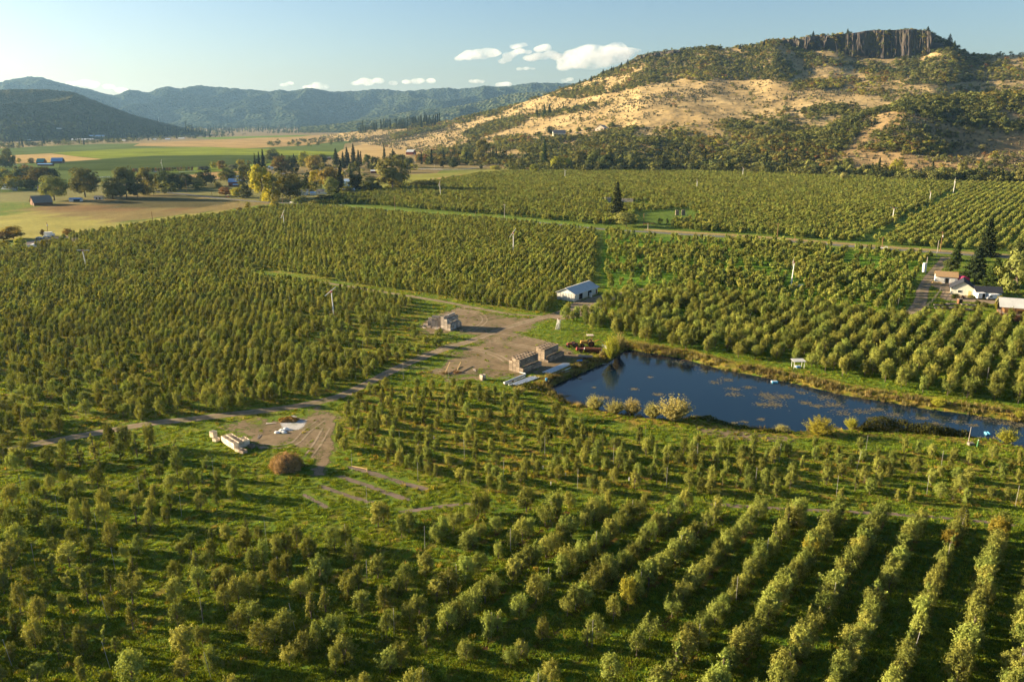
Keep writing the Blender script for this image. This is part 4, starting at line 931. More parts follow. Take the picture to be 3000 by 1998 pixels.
# far half of the big blocks uses the coarser crown too
dd_ = np.hypot(PO[:, 0], PO[:, 1]); fr = fr | (dd_ > 330)
def orch(mask, farm, name, label):
    q = PO[mask]; P = np.stack([q[:, 0], q[:, 1], np.zeros(len(q))], 1); SCv = np.stack([q[:, 3], q[:, 3], q[:, 4]], 1)
    if farm: scatter(name, P, q[:, 2], SCv, q[:, 5].astype(int) % 5, SRC_FAR, label)
    else: scatter(name, P, q[:, 2], SCv, q[:, 5].astype(int), SRC_FRUIT, label)
print('orchard', len(PO), fr.sum())
orch(~fr, False, 'orchard_trees', 'orchard trees filling the blocks on both sides of the pond')
orch(fr, True, 'orchard_trees', 'far orchard trees reaching back to the foot of the hill')

# ------------------------------------------------------------------ trellis posts
M['postwood'] = mat('pale post', (.36, .34, .31), .8, var=.2, scale=4)
POLES = {1: "162,405;472,585;812,745;1185,430;1545,590;1825,262;268,1010;965,1045;2282,805", 2: "135,360;895,415,l;1725,450;60,810,l;915,830,l;1795,920,l", 3: "820,235;950,515;1393,310;1893,590;1235,40;1795,115;2135,300;765,840;1450,860;2195,880", 4: "185,100;948,130;1728,160;318,500,l;1182,545;2027,580;1440,1065",
         5: "285,90;1152,-5;1602,145;568,370;1340,355;2110,355;1045,635;1755,655;730,905;1462,940;2207,965;880,165;2320,150", 6: "313,195;1115,230;697,645;1615,680;1950,270;225,1105", 7: "258,150;1008,75;930,215,r;757,425;1541,420;376,680;1835,720,r;150,965;1720,1010;2312,510;1660,210;50,355", 8: "476,715;1425,745,r;2340,930;735,320"}
TILE[3] = (750, 1250)
pm_ = MB().tube((0, 0, -.2), (0, 0, 4.25), .032, .030, 7).tube((0, 0, 4.25), (0, 0, 4.30), .052, .03, 7)
pmesh = bpy.data.meshes.new('trellis_post'); pmesh.from_pydata(pm_.v, [], pm_.f); pmesh.materials.append(M['postwood'])
plist = []
for k, s in POLES.items():
    for e in s.split(';'):
        f = e.split(','); p = G(TILE[k][0]+float(f[0])/2.944, TILE[k][1]+float(f[1])/2.944, 4.2); plist.append((p.x, p.y, f[2] if len(f) > 2 else ''))
plist.sort(key=lambda a: PX(a[0], a[1], 0)[0])
zone = {}
for x, y, l in plist:
    u, v = PX(x, y, 0); z_ = 'in the lowest rows' if v > 1780 else ('in the middle foreground rows' if v > 1560 else ('beside the grass track' if v > 1440 else 'between the pond and the track'))
    zone[z_] = zone.get(z_, 0)+1
    o = link('trellis_post', pmesh, None, None, (x, y, 0)); o.rotation_euler = (0, {'l': -.13, 'r': .12}.get(l, rg5.normal()*.012), 0)
    tag(o, f"{'leaning ' if l else ''}pale trellis post {z_}, {ordinal(zone[z_])} from the left there", 'post', 'trellis posts in the orchard')
mids = [(612, 1020), (560, 1072), (735, 1085), (805, 1060), (836, 1105), (583, 1006), (650, 985), (1280, 985), (1012, 1065), (1064, 1040), (1182, 1110), (1315, 1115), (830, 925), (610, 1148), (795, 1130), (90, 1130), (345, 1150), (58, 1050), (735, 1060), (770, 905), (850, 900), (2045, 995), (2195, 955), (2425, 1035), (2460, 990), (2545, 1095), (2890, 1120), (2910, 1050), (2630, 905), (2280, 860)]
mids.sort()
for q, (u, v) in enumerate(mids):
    p = G(u, v); o = link('trellis_post', pmesh, None, None, (p.x, p.y, 0)); o.scale = (1.1, 1.1, 1.0)
    o['label'] = f"thin pale post standing among the trees beyond the gravel road, {ordinal(q+1)} from the left"; o['category'] = 'post'; o['group'] = 'posts beyond the gravel road'
# white guards round young trunks between the pond and the strips
gm_ = MB().tube((0, 0, 0), (0, 0, .75), .09, .085, 8); gme = bpy.data.meshes.new('trunk_guard'); gme.from_pydata(gm_.v, [], gm_.f); gme.materials.append(mat('white guard', (.7, .68, .66), .7))
gl = [(1225, 1307), (1271, 1285), (1453, 1336), (1591, 1374), (1657, 1394), (1735, 1412), (1843, 1408), (1049, 1259), (1614, 1421)]; gl.sort()
for q, (u, v) in enumerate(gl):
    p = G(u, v); o = link('trunk_guard', gme, None, None, (p.x, p.y, 0)); tag(o, f"short white trunk guard in the young rows, {ordinal(q+1)} from the left", 'tree guard', 'white guards among the young trees')
# ------------------------------------------------------------------ hillside trees
from mathutils.bvhtree import BVHTree
def bvh(o): return BVHTree.FromPolygons([v.co.copy() for v in o.data.vertices], [tuple(p.vertices) for p in o.data.polygons])
BH, BF_, BL = bvh(HILL), bvh(FOOT), bvh(LH[0])
def onland(u, v):
    """land point seen at a photo position: foothill, hill or flat ground"""
    x = (u-1500)/F; y = -(v-999)/F; d = Vector((x, y*sp+cp, y*cp-sp)).normalized(); o = Vector((0, 0, CAMH)); best = None
    for b in (BF_, BH, BL):
        h = b.ray_cast(o, d)
        if h[0] is not None and (best is None or h[3] < best[1]): best = (h[0], h[3])
    if d.z < -1e-4:
        t = -CAMH/d.z
        if best is None or t < best[1]: return o+d*t
    return best[0] if best else None
DENSE = [
 (.8, [(1840, 180), (1930, 146), (2080, 134), (2300, 112), (2440, 96), (2600, 82), (2720, 84), (2790, 124), (2850, 160), (2780, 150), (2700, 104), (2500, 112), (2330, 128), (2080, 152), (1900, 172)]),
 (1.0, [(1500, 300), (1590, 270), (1700, 240), (1850, 178), (1930, 150), (2000, 145), (2300, 118), (2350, 150), (2480, 190), (2600, 180), (2720, 150), (2830, 150), (2850, 240), (2700, 262), (2500, 254), (2330, 272), (2290, 262), (2340, 240), (2510, 228), (2500, 195), (2390, 195), (2300, 240), (2200, 236), (2060, 242), (2000, 234), (1890, 254), (1810, 272), (1690, 292), (1595, 285), (1530, 300)]),
 (.75, [(2830, 155), (3000, 140), (3300, 140), (3300, 250), (3000, 240), (2860, 240)]),
 (.8, [(1280, 366), (1446, 326), (1510, 306), (1540, 312), (1440, 345), (1350, 366)]),
 (.9, [(1352, 395), (1425, 363), (1552, 338), (1637, 325), (1722, 308), (1790, 300), (1785, 309), (1637, 343), (1552, 361), (1467, 387), (1382, 416)]),
 (.8, [(1140, 401), (1212, 376), (1331, 355), (1331, 372), (1212, 397), (1161, 410)]),
 (1.0, [(1212, 457), (1340, 435), (1400, 414), (1552, 395), (1600, 406), (1640, 404), (1722, 396), (1807, 380), (2000, 365), (2100, 440), (2000, 500), (1616, 495), (1340, 490), (1230, 480)]),
 (.92, [(2000, 366), (2106, 358), (2178, 334), (2255, 328), (2340, 325), (2425, 307), (2510, 311), (2552, 330), (2425, 378), (2255, 402), (2140, 452), (2000, 462)]),
 (.9, [(2140, 449), (2255, 404), (2382, 388), (2552, 332), (2607, 314), (2663, 297), (2807, 289), (3000, 276), (3300, 260), (3300, 400), (3000, 376), (2935, 404), (2828, 392), (2748, 358), (2616, 328), (2573, 349), (2467, 434), (2425, 468), (2297, 472), (2170, 481)]),
 (1.0, [(1560, 466), (2000, 458), (2140, 462), (2300, 474), (2500, 490), (2700, 505), (3000, 515), (3000, 540), (2700, 530), (2425, 514), (2000, 502), (1560, 503)]),
 (.7, [(2500, 415), (2616, 400), (2750, 422), (2830, 430), (2740, 458), (2560, 450)]),
 (.30, [(2480, 262), (2700, 262), (3000, 245), (3000, 276), (2663, 296), (2500, 306)]), (.22, [(2616, 330), (2748, 358), (2828, 392), (2740, 420), (2560, 410), (2480, 430), (2573, 349)]),
 (.05, [(1640, 385), (1650, 360), (1800, 320), (2100, 285), (2300, 275), (2420, 300), (2250, 322), (2100, 350), (1900, 366)])]
BRUSH = [(1690, 325), (1850, 290), (2000, 262), (2180, 250), (2140, 275), (2060, 290), (1960, 312), (1830, 332), (1700, 338)]
BRUSH2 = [(1020, 420), (1100, 398), (1212, 385), (1330, 366), (1350, 380), (1212, 410), (1100, 428)]
BRUSH3 = [(2000, 300), (2150, 290), (2400, 262), (2500, 255), (2520, 275), (2350, 290), (2150, 312)]
def dens(u, v):
    d = np.full(u.shape, .05)
    for k, p in DENSE: d = np.where(inpoly(u, v, p), np.maximum(d, k), d)
    return d
def samples(XYZ, tmax_idx, n, seed):
    A = XYZ[:, :tmax_idx]; rg = np.random.default_rng(seed)
    p0, p1, p2 = A[:-1, :-1], A[1:, :-1], A[:-1, 1:]
    ar = np.linalg.norm(np.cross(p1-p0, p2-p0), axis=-1).ravel(); c = rg.choice(len(ar), n, p=ar/ar.sum())
    i, j = np.unravel_index(c, p0.shape[:2]); a, b = rg.random((2, n, 1))
    P = p0[i, j]*(1-a)*(1-b)+A[1:, :-1][i, j]*a*(1-b)+A[:-1, 1:][i, j]*(1-a)*b+A[1:, 1:][i, j]*a*b
    return P, ar.sum()
OAKS = []   # x,y,z,size,kind
for XYZ, ti, n_s, seed in ((HXYZ, 166, 64000, 61), (FXYZ, 124, 26000, 62)):
    P, area = samples(XYZ, ti, n_s, seed); u, v = PX(P[:, 0], P[:, 1], P[:, 2]); d = dens(u, v)
    k = (u > -50) & (u < 3080); rg = np.random.default_rng(seed+5)
    cl_ = np.clip(.62+1.5*fbm(P[:, 0]/50, P[:, 1]/95, 3, 66), 0.04, 1)
    k &= rg.random(len(P)) < np.where(d > .5, d*np.clip(cl_*1.6, 0, 1), d*2.2*np.clip(cl_*1.3-.2, 0, 1))*.78
    P, u, v, d = P[k], u[k], v[k], d[k]
    ki = rg.random(len(P))+.55*fbm(P[:, 0]/80, P[:, 1]/120, 2, 67)
    kind = np.where(ki < .25, 0, np.where(ki < .98, 1, np.where(ki < 1.12, 2, np.where(ki < 1.18, 3, 4))))
    s = rg.uniform(6, 12.5, len(P))*np.where(d > .5, 1, .8)
    OAKS.append(np.column_stack([P, s, kind, d, u, v]))
OAKS = np.concatenate(OAKS)
KN = ['oak_dark', 'oak', 'oak_gold', 'oak_rust', 'lime']; KW = ['dark', 'olive', 'golden', 'rusty', 'yellow-green']
iso = np.where((OAKS[:, 5] < .1) & (OAKS[:, 6] > 0) & (OAKS[:, 6] < 3000))[0]
iso = iso[np.argsort(-OAKS[iso, 3]/OAKS[iso, 1])][:110]
def band(v): return 'high on the dry slope' if v < 235 else ('on the upper dry slope' if v < 290 else ('on the middle dry slope' if v < 345 else ('on the lower dry slope' if v < 405 else 'near the hill foot')))
cnt = {}
for i in iso[np.argsort(OAKS[iso, 6])]:
    x, y, z, s, k, d, u, v = OAKS[i]; k = int(k); key_ = (KW[k], band(v)); cnt[key_] = cnt.get(key_, 0)+1
    o = thing('oak_tree', (x, y, z-.3), '', 'tree'); o.scale = (s*1.1, s*1.1, s*.85); o.rotation_euler.z = random.uniform(0, 6.28)
    link('crown', FAR_OAK[KN[k]][i % 3], None, o); link('trunk', BTRUNK[i % 6], None, o)
    tag(o, f"lone {KW[k]} oak {key_[1]}, {ordinal(cnt[key_])} such from the left", 'tree', 'scattered oaks on the dry hillside')
# shrubs rooted in the cracks of the cliffs
CLB = [bvh(o) for o in COL.objects if o.name.startswith('cliff')]; extra = []; rgc = np.random.default_rng(69)
for q in range(900):
    u = rgc.uniform(2335, 2745); v = rgc.uniform(95, 215); d_ = Vector(((u-1500)/F, -(v-999)/F*sp+cp, -(v-999)/F*cp-sp)).normalized()
    if fbm(np.array([u/22.]), np.array([v/60.]), 2, 12)[0] < .0+.22*((u > 2500) & (v < 150)): continue
    for b_ in CLB:
        h_ = b_.ray_cast(Vector((0, 0, CAMH)), d_)
        if h_[0] is not None: extra.append((*h_[0], rgc.uniform(4, 8.5), rgc.choice([0, 1, 1, 2]), 1, u, v)); break
iso = list(iso); n0_ = len(OAKS); OAKS = np.concatenate([OAKS, np.array(extra)]) if extra else OAKS
mask = np.ones(len(OAKS), bool); mask[iso] = False; q = OAKS[mask]; rg = np.random.default_rng(68)
scs = np.stack([q[:, 3]*1.15, q[:, 3]*1.15, q[:, 3]*rg.uniform(.7, .95, len(q))], 1)
protos = [proto(m_) for k in KN for m_ in FAR_OAK[k]]
scatter('hillside_woods', q[:, :3]-np.array([0, 0, .4]), rg.uniform(0, 6.28, len(q)), scs, (q[:, 4]*3+rg.integers(0, 3, len(q))).astype(int), protos, 'mixed oak woodland covering the hillsides')
# grey brush patches
P, _ = samples(HXYZ, 150, 60000, 71); u, v = PX(P[:, 0], P[:, 1], P[:, 2]); rg = np.random.default_rng(72)
inb = inpoly(u, v, BRUSH) | inpoly(u, v, BRUSH2) | inpoly(u, v, BRUSH3)
k = (rg.random(len(P)) < np.where(inb, .85, .20)*np.clip(.6+1.3*fbm(P[:, 0]/40, P[:, 1]/60, 3, 73), 0, 1)) & (u > 900) & (u < 3050); P = P[k]
P2, _ = samples(FXYZ, 110, 12000, 74); k = rg.random(len(P2)) < .28; P = np.concatenate([P, P2[k]])
scatter('hillside_brush', P, rg.uniform(0, 6.28, len(P)), rg.uniform(2.0, 4.6, len(P)), rg.integers(0, 2, len(P)), [proto(m_) for m_ in FAR_BRUSH], 'grey brush and low bushes on the dry slope')

# woods on the valley floor and the left hill
VW = []
def belt(poly, n, s0, s1, con, seed, kinds=(0, 1)):
    rg = np.random.default_rng(seed); a = np.array(poly, float); c = 0; t = 0
    while c < n and t < n*40:
        t += 1; u = rg.uniform(a[:, 0].min(), a[:, 0].max()); v = rg.uniform(a[:, 1].min(), a[:, 1].max())
        if not inpoly(np.array([u]), np.array([v]), poly)[0]: continue
        p = onland(u, v)
        if p is None or p.y > 9000: continue
        iscon = rg.random() < con
        VW.append((p.x, p.y, p.z, rg.uniform(s0, s1)*(1.25 if iscon else 1), 15 if iscon else int(rg.choice(kinds))*3+int(rg.integers(3)))); c += 1
belt([(0, 425), (150, 420), (330, 412), (520, 396), (640, 386), (760, 392), (640, 404), (480, 410), (330, 420), (0, 438)], 260, 8, 15, .15, 81)
belt([(300, 405), (420, 395), (560, 380), (900, 372), (1000, 380), (980, 390), (760, 388), (560, 398)], 420, 9, 17, .3, 82, (0, 0, 1))
belt([(540, 378), (800, 370), (1050, 366), (1300, 362), (1250, 376), (1060, 386), (800, 382), (560, 386)], 520, 12, 24, .6, 83, (0, 0, 1))
belt([(830, 386), (960, 383), (970, 390), (880, 392), (780, 392)], 130, 8, 11, 0, 84, (0,))
belt([(620, 520), (760, 470), (1100, 470), (1240, 480), (1180, 530), (1110, 548), (1060, 560), (900, 575), (800, 585), (720, 575), (640, 540)], 95, 9, 15, .12, 92, (0, 1, 1))
belt([(400, 548), (560, 540), (640, 548), (600, 560), (420, 566)], 30, 8, 13, 0, 93, (0, 1))
belt([(0, 340), (280, 345), (420, 368), (520, 380), (400, 400), (200, 415), (0, 420)], 420, 7, 12, .1, 85, (0,))
belt([(1480, 482), (1700, 476), (2000, 482), (2300, 498), (2560, 513), (2700, 526), (3000, 534), (3000, 541), (2680, 534), (2425, 520), (2000, 506), (1600, 506), (1480, 504)], 420, 9, 16, .06, 97, (0, 0, 1, 1))
belt([(1230, 462), (1480, 462), (1500, 488), (1230, 484)], 170, 9, 15, .08, 98, (0, 0, 1, 2))
belt([(960, 388), (1080, 372), (1220, 366), (1200, 376), (1060, 392)], 46, 10, 18, .9, 86)
belt([(760, 432), (800, 422), (920, 412), (1040, 412), (1060, 418), (960, 428), (860, 432)], 62, 10, 15, 0, 87, (0, 0, 1))
belt([(0, 505), (100, 510), (110, 556), (0, 560)], 26, 10, 16, 0, 88, (0, 1, 2))
VW = np.array(VW); rg = np.random.default_rng(89)
sv = np.where(VW[:, 4:5] == 15, VW[:, 3:4]*np.array([[.75, .75, 1.35]]), VW[:, 3:4]*np.array([[1.15, 1.15, .95]]))
scatter('valley_woods', VW[:, :3]-np.array([0, 0, .5]), rg.uniform(0, 6.28, len(VW)), sv, VW[:, 4].astype(int), protos+[proto(m_) for m_ in FAR_CON], 'belts of trees across the far valley floor')

# ------------------------------------------------------------------ trees one can tell apart
def bigtree(u, v, h, w_, kind, label, name=None, group=None, hasz=False, p=None, trunk=True, lowz=0.0):
    p = p or (onland(u, v) if hasz else G(u, v)); d = depth(p); Hm = h*d/F*1.02; Wm = w_*d/F
    con = kind.startswith('conifer'); tall = h > 1.25*w_
    pool = CONI if con else (COLM if tall else BROAD); i = abs(hash((int(u), int(v)))) % len(pool) if False else (int(u)*7+int(v)*3) % len(pool)
    t = thing(name or ('conifer_tree' if con else 'broadleaf_tree'), (p.x, p.y, p.z-lowz), label, 'tree', group, random.uniform(0, 6.28))
    base = {0: .72, 1: .84, 2: 1.0, 3: .92}[i] if con else .92
    Wm *= 1.3 if con and u > 1700 else 1.05
    t.scale = (Wm/base, Wm/base, Hm)
    c = link('crown', pool[i], None, t)
    c.material_slots[0].link = 'OBJECT'; c.material_slots[0].material = M[kind]
    if trunk: link('trunk', ctm if con else (BTRUNK[i] if not tall else BTRUNK[i]), None, t)
    return t
MT = [
 (29, 492, 56, 37, 'oak_dark', 'tall dark tree left of the parked cars and blue roofed barns'), (8, 492, 36, 34, 'oak_dark', 'dark tree at the left edge beside the tall dark tree'),
 (57, 478, 14, 13, 'lime', 'small yellow-green tree between the tall dark tree and barns'), (92, 479, 15, 19, 'oak', 'small round tree just left of the green roofed barn'),
 (125, 543, 52, 78, 'oak_gold', 'broad golden-brown tree in front of the blue roofed barns'), (158, 541, 44, 40, 'oak_dark', 'dark tree joined to the broad golden-brown tree'),
 (50, 556, 36, 46, 'oak', 'olive tree behind the white gabled house at the left edge'), (88, 557, 32, 40, 'oak_dark', 'dark bushy tree right of the white gabled house'), (20, 540, 40, 44, 'oak_dark', 'dark tree above the white gabled house'), (62, 530, 34, 44, 'oak_dark', 'dark tree in the clump left of the golden-brown tree'),
 (160, 588, 68, 86, 'oak', 'spreading olive tree beside the old brown barn'), (250, 578, 80, 90, 'oak', 'largest spreading tree behind the two small white sheds'),
 (331, 584, 62, 58, 'oak_dark', 'dark round tree right of the small white sheds'), (372, 582, 88, 74, 'oak_dark', 'tall dark spreading tree in the clump right of the white sheds'), (404, 580, 58, 50, 'oak_dark', 'dark tree at the right end of the white shed clump'),
 (434, 572, 78, 52, 'oak', 'upright olive tree with a bare trunk by the roadside'), (484, 557, 52, 56, 'oak_dark', 'dark tree right of the upright bare-trunked tree'), (513, 556, 46, 52, 'oak_dark', 'dark rounded tree in the middle of the roadside clump'), (545, 551, 42, 50, 'oak_dark', 'dark tree at the right end of the roadside clump'), (481, 569, 17, 21, 'oak', 'small round green tree beside the road'),
 (605, 545, 44, 60, 'oak_dark', 'dark broad tree in the dry paddock left of the blue roofed house'), (580, 551, 30, 42, 'oak', 'lower olive tree leaning into the dark paddock tree'), (563, 537, 18, 14, 'oak_dark', 'small dark tree left of the paddock trees'), (665, 531, 36, 50, 'oak', 'round olive tree behind the blue roofed house'), (640, 556, 21, 20, 'oak', 'small green tree left of the blue roofed house'),
 (661, 574, 25, 35, 'oak_rust', 'purplish brown bush tree below the blue roofed house'), (697, 579, 28, 34, 'lime', 'bright green tree between the brown bush and the road'), (722, 581, 36, 36, 'oak_dark', 'dark bush right of the bright green roadside tree'),
 (770, 590, 104, 66, 'lime', 'tall yellow-green poplar tree above the paved road'), (749, 505, 54, 17, 'conifer', 'leftmost dark spire of the three conifers behind the poplar'), (761, 503, 56, 16, 'conifer', 'middle dark spire of the three conifers behind the poplar'), (773, 503, 64, 20, 'conifer', 'tallest dark spire of the three conifers behind the poplar'),
 (716, 548, 62, 44, 'oak', 'tall olive tree left of the yellow-green poplar'), (738, 543, 44, 40, 'oak_dark', 'dark tree tucked behind the yellow-green poplar'), (650, 497, 25, 30, 'oak_gold', 'gold topped tree at the edge of the mid green field'), (628, 495, 20, 18, 'lime', 'yellow-green tree left of the gold topped field tree'), (683, 500, 16, 36, 'brush', 'grey bush beside the gold topped field tree'), (706, 491, 23, 26, 'lime', 'yellow-green tree at the right end of the mid green field edge'), (597, 500, 12, 44, 'brush', 'low grey bush at the end of the young tree row'),
 (727, 618, 27, 17, 'lime', 'small bright yellow-green poplar at the orchard corner'), (702, 622, 13, 20, 'oak_rust', 'pinkish shrub beside the bright poplar'), (806, 612, 24, 34, 'lime', 'round light green bush at the orchard corner by the road'),
 (800, 474, 36, 42, 'oak', 'olive tree right of the three dark spires'), (822, 509, 50, 52, 'oak_gold', 'brown-green tree above the grey farmhouse roof'), (857, 508, 48, 38, 'oak_dark', 'dark tree right of the brown-green tree'), (891, 490, 44, 34, 'lime', 'yellow topped tree at the dark green field edge'), (922, 506, 48, 42, 'oak_gold', 'golden tree in the middle of the farmstead trees'), (946, 480, 26, 28, 'oak_dark', 'dark tree behind the golden farmstead tree'),
 (986, 499, 62, 32, 'conifer', 'dark spruce left of the row of tall cypresses'), (1006, 497, 50, 22, 'conifer', 'slim conifer between the spruce and the cypresses'), (1018, 493, 58, 28, 'conifer', 'dark pointed conifer left of the tallest cypress'), (1037, 490, 66, 26, 'conifer', 'tallest dark cypress of the farmstead'), (1052, 505, 64, 24, 'conifer', 'dark cypress just right of the tallest one'), (1078, 496, 42, 26, 'oak_dark', 'dark round tree right of the cypresses'), (1098, 505, 44, 42, 'oak_dark', 'broad dark tree behind the white roofed shed'), (1127, 482, 58, 15, 'conifer', 'single slim dark spire above the cottonwood'), (1152, 476, 32, 18, 'oak_dark', 'small dark tree right of the slim spire'), (1031, 511, 32, 25, 'oak', 'small olive tree in front of the cypresses'), (1046, 506, 32, 24, 'oak', 'round olive tree in front of the dark cypress'),
 (802, 586, 72, 52, 'oak', 'columnar olive tree right of the yellow-green poplar'), (850, 583, 72, 72, 'oak', 'broad olive tree above the paved road'), (872, 578, 60, 42, 'oak', 'light olive tree left of the white house'), (899, 566, 50, 36, 'conifer_green', 'dark conical tree behind the white house'), (925, 555, 56, 42, 'lime', 'bright green tree above the white house'), (966, 560, 66, 58, 'oak_gold', 'large gold and green tree in the farmstead'), (998, 566, 74, 38, 'conifer', 'dark spruce left of the light blue roof'), (972, 576, 54, 44, 'oak', 'grey-green tree beside the light blue roof'), (1020, 571, 24, 42, 'oak', 'low green tree below the light blue roof'), (1046, 561, 48, 54, 'oak_dark', 'dark tree right of the light blue roof'), (1086, 563, 44, 60, 'oak_dark', 'dark broad tree left of the big cottonwood'), (1150, 558, 86, 96, 'oak', 'big spreading cottonwood at the end of the farmstead'), (1108, 553, 11, 20, 'oak_rust', 'small orange bush below the big cottonwood'), (1028, 525, 28, 19, 'conifer', 'small dark spruce in the farm paddock'), (880, 600, 22, 44, 'oak', 'roadside bush below the white house'), (920, 606, 18, 30, 'oak', 'rounded bush at the roadside orchard corner'), (950, 592, 20, 60, 'oak_dark', 'low dark hedge-like bush by the white house'),
 (1172, 491, 36, 50, 'oak', 'tree clump left of the red hay barn'), (1200, 496, 32, 32, 'oak', 'green tree below the red hay barn'), (1228, 480, 26, 24, 'oak_gold', 'golden tree right of the red hay barn'), (1250, 478, 24, 30, 'oak_rust', 'rusty tree above the white rail fence'), (1240, 550, 20, 90, 'oak_dark', 'dark hedge bush at the far orchard corner'), (1296, 492, 20, 18, 'oak_dark', 'dark little tree standing on the white rail fence'), (1328, 494, 26, 32, 'oak_dark', 'larger dark tree standing on the white rail fence'), (1410, 495, 14, 10, 'oak_dark', 'slim young tree at the right end of the rail fence'),
 (1370, 478, 46, 42, 'oak', 'tall olive tree above the rail fence bend'), (1412, 480, 70, 42, 'oak', 'tallest olive tree above the rail fence bend'), (1452, 500, 14, 34, 'lime', 'low yellow-green bushes right of the rail fence'), (1595, 492, 82, 32, 'conifer_green', 'tall grey-green pine at the hill foot'), (1780, 474, 62, 36, 'conifer_green', 'tall pale pine rising from the hill foot woods'), (1525, 498, 32, 28, 'oak_dark', 'dark tree left of the bright poplar pair'), (1565, 510, 26, 26, 'lime', 'light green tree in front of the dark tree'), (1637, 500, 40, 52, 'lime', 'bright yellow-green tree at the far orchard edge'), (1663, 500, 36, 24, 'lime', 'yellow half of the bright tree pair at the orchard edge'), (1697, 498, 52, 48, 'oak', 'rounded green tree right of the bright tree pair'), (1738, 498, 54, 54, 'oak', 'broad green tree below the tall pale pine'), (1772, 503, 46, 46, 'oak_dark', 'dark tree below the tall pale pine'), (1850, 500, 52, 44, 'oak_dark', 'dark round tree on the far orchard edge'), (1940, 502, 44, 50, 'oak_dark', 'dark clump of the far orchard edge'),
 (2440, 518, 44, 34, 'oak', 'green tree left of the pale willow at orchard edge'), (2480, 514, 50, 36, 'oak', 'upright green tree behind the far orchard edge'), (2472, 528, 22, 26, 'willow', 'pale dry willow on the far orchard edge'), (2625, 520, 52, 40, 'lime', 'bright green tree in the far right belt'), (2665, 530, 20, 30, 'willow', 'pale round bush at the far orchard corner'), (2680, 526, 26, 22, 'lime', 'small bright tree right of the pale round bush'), (2812, 532, 56, 34, 'oak', 'tall green tree below the tan field'), (2866, 532, 64, 22, 'conifer_green', 'slim tall conifer below the tan field'), (2760, 530, 38, 44, 'oak', 'rounded tree left of the tall green tree'), (2920, 536, 42, 26, 'conifer_green', 'small conifer right of the slim tall one'), (2995, 540, 50, 40, 'oak', 'green tree at the right edge below the tan field'),
 (1806, 655, 122, 44, 'conifer', 'tall dark fir standing alone in the orchard'), (1834, 664, 40, 66, 'oak', 'wide green bush at the foot of the tall fir'), (2010, 664, 18, 44, 'oak_dark', 'dark bush on the paved road right of the fir'),
 (2800, 764, 58, 32, 'conifer_green', 'neat green cone-shaped conifer by the driveway'), (2890, 750, 112, 54, 'conifer', 'tallest dark conifer behind the farmhouse'), (2855, 828, 106, 78, 'conifer', 'wide dark conifer with a bare lower trunk'), (2784, 796, 34, 52, 'oak_dark', 'clipped dark green dome bush by the driveway'), (2912, 840, 84, 70, 'conifer_green', 'bushy conifer behind the dark roofed house'), (2975, 860, 128, 86, 'oak', 'large olive tree at the right edge behind the barn'), (2958, 800, 60, 50, 'conifer', 'dark conifer between the house and the large olive tree'), (2923, 905, 40, 20, 'lime', 'small bright green tree beside the grey roofed barn'), (2990, 760, 50, 60, 'oak_dark', 'dark tree at the right edge beyond the road'),
 (40, 700, 34, 62, 'oak_gold', 'rusty golden bush clump by the pasture edge'), (10, 705, 26, 50, 'oak_rust', 'rust coloured bush at the left edge by the pasture'), (62, 726, 30, 32, 'lime', 'yellow-green bush by the white tarps'), (135, 728, 26, 34, 'lime', 'pale yellow-green bush right of the white tarps'), (12, 728, 20, 40, 'lime', 'low light green bush at the left edge'), (200, 692, 22, 34, 'oak_gold', 'orange-gold bush at the corner of the parking area'), (125, 690, 18, 12, 'oak_gold', 'small gold bush left of the utility pole'), (212, 696, 16, 14, 'lime', 'small green bush in front of the orange-gold bush'),
]
for e in MT: bigtree(*e)
for q in range(22):
    u = 393+q*8.1; v = 506-q*.22; k = ['oak_rust', 'oak_dark', 'oak', 'oak_rust'][(q*7) % 4]
    bigtree(u, v, 12.5, 7.5, k, f"small {'rusty' if k == 'oak_rust' else 'green'} tree in the straight field row, {ordinal(q+1)} from the left", 'row_tree', 'straight row of young trees in the valley', trunk=False)
SKYC = [(1698, 247, 18, 8), (1732, 234, 14, 9), (1767, 219, 19, 11), (1791, 211, 20, 7), (1797, 209, 16, 7), (1820, 201, 21, 11), (1839, 188, 16, 9), (2168, 145, 18, 8), (2238, 133, 18, 8), (2327, 122, 21, 7), (2381, 113, 25, 14), (2482, 103, 22, 10), (2717, 95, 20, 12), (2779, 135, 40, 22), (2794, 142, 26, 12), (2003, 150, 16, 7), (2008, 150, 12, 6)]
for q, (u, v, h, w_) in enumerate(SKYC):
    p = onland(u, v+5)
    if p is None or p.y > 4000: p = Vector((UX(u, 2050, ZV(2050, v)), 2050, ZV(2050, v)))
    bigtree(u, v, h*.82+4, w_*1.25, 'conifer', f"dark conifer on the hill skyline, {ordinal(q+1 if q < 15 else q-7)} from the left" if q < 7 else f"dark conifer on the flat summit rim, {ordinal(q-6)} from the left", 'skyline_conifer', 'conifers along the hill skyline', p=p, trunk=False)
for q, (u, v, h) in enumerate([(1522, 346, 18), (1573, 343, 26), (1595, 343, 36), (1610, 338, 32), (1650, 325, 20)]):
    p = onland(u, v); bigtree(u, v, h, h*.5, 'conifer_green', f"conifer in the clump across the open slope, {ordinal(q+1)} from the left", 'conifer_tree', 'conifers on the open slope', p=p, trunk=False)
for q, (u, v, h, w_, l) in enumerate([(1612, 396, 24, 22, 'dark round tree left of the hilltop house'), (1580, 400, 14, 18, 'small round tree on the slope left of the hilltop house'), (1695, 386, 11, 16, 'small green tree between the two hilltop houses'), (1722, 386, 12, 24, 'bushy green tree left of the tan hilltop house'), (1790, 374, 14, 24, 'olive tree right of the tan hilltop house'), (1671, 389, 8, 10, 'little tree just right of the grey hilltop house')]):
    bigtree(u, v, h, w_, 'oak_dark' if q < 2 else 'oak', l, p=onland(u, v), trunk=False)

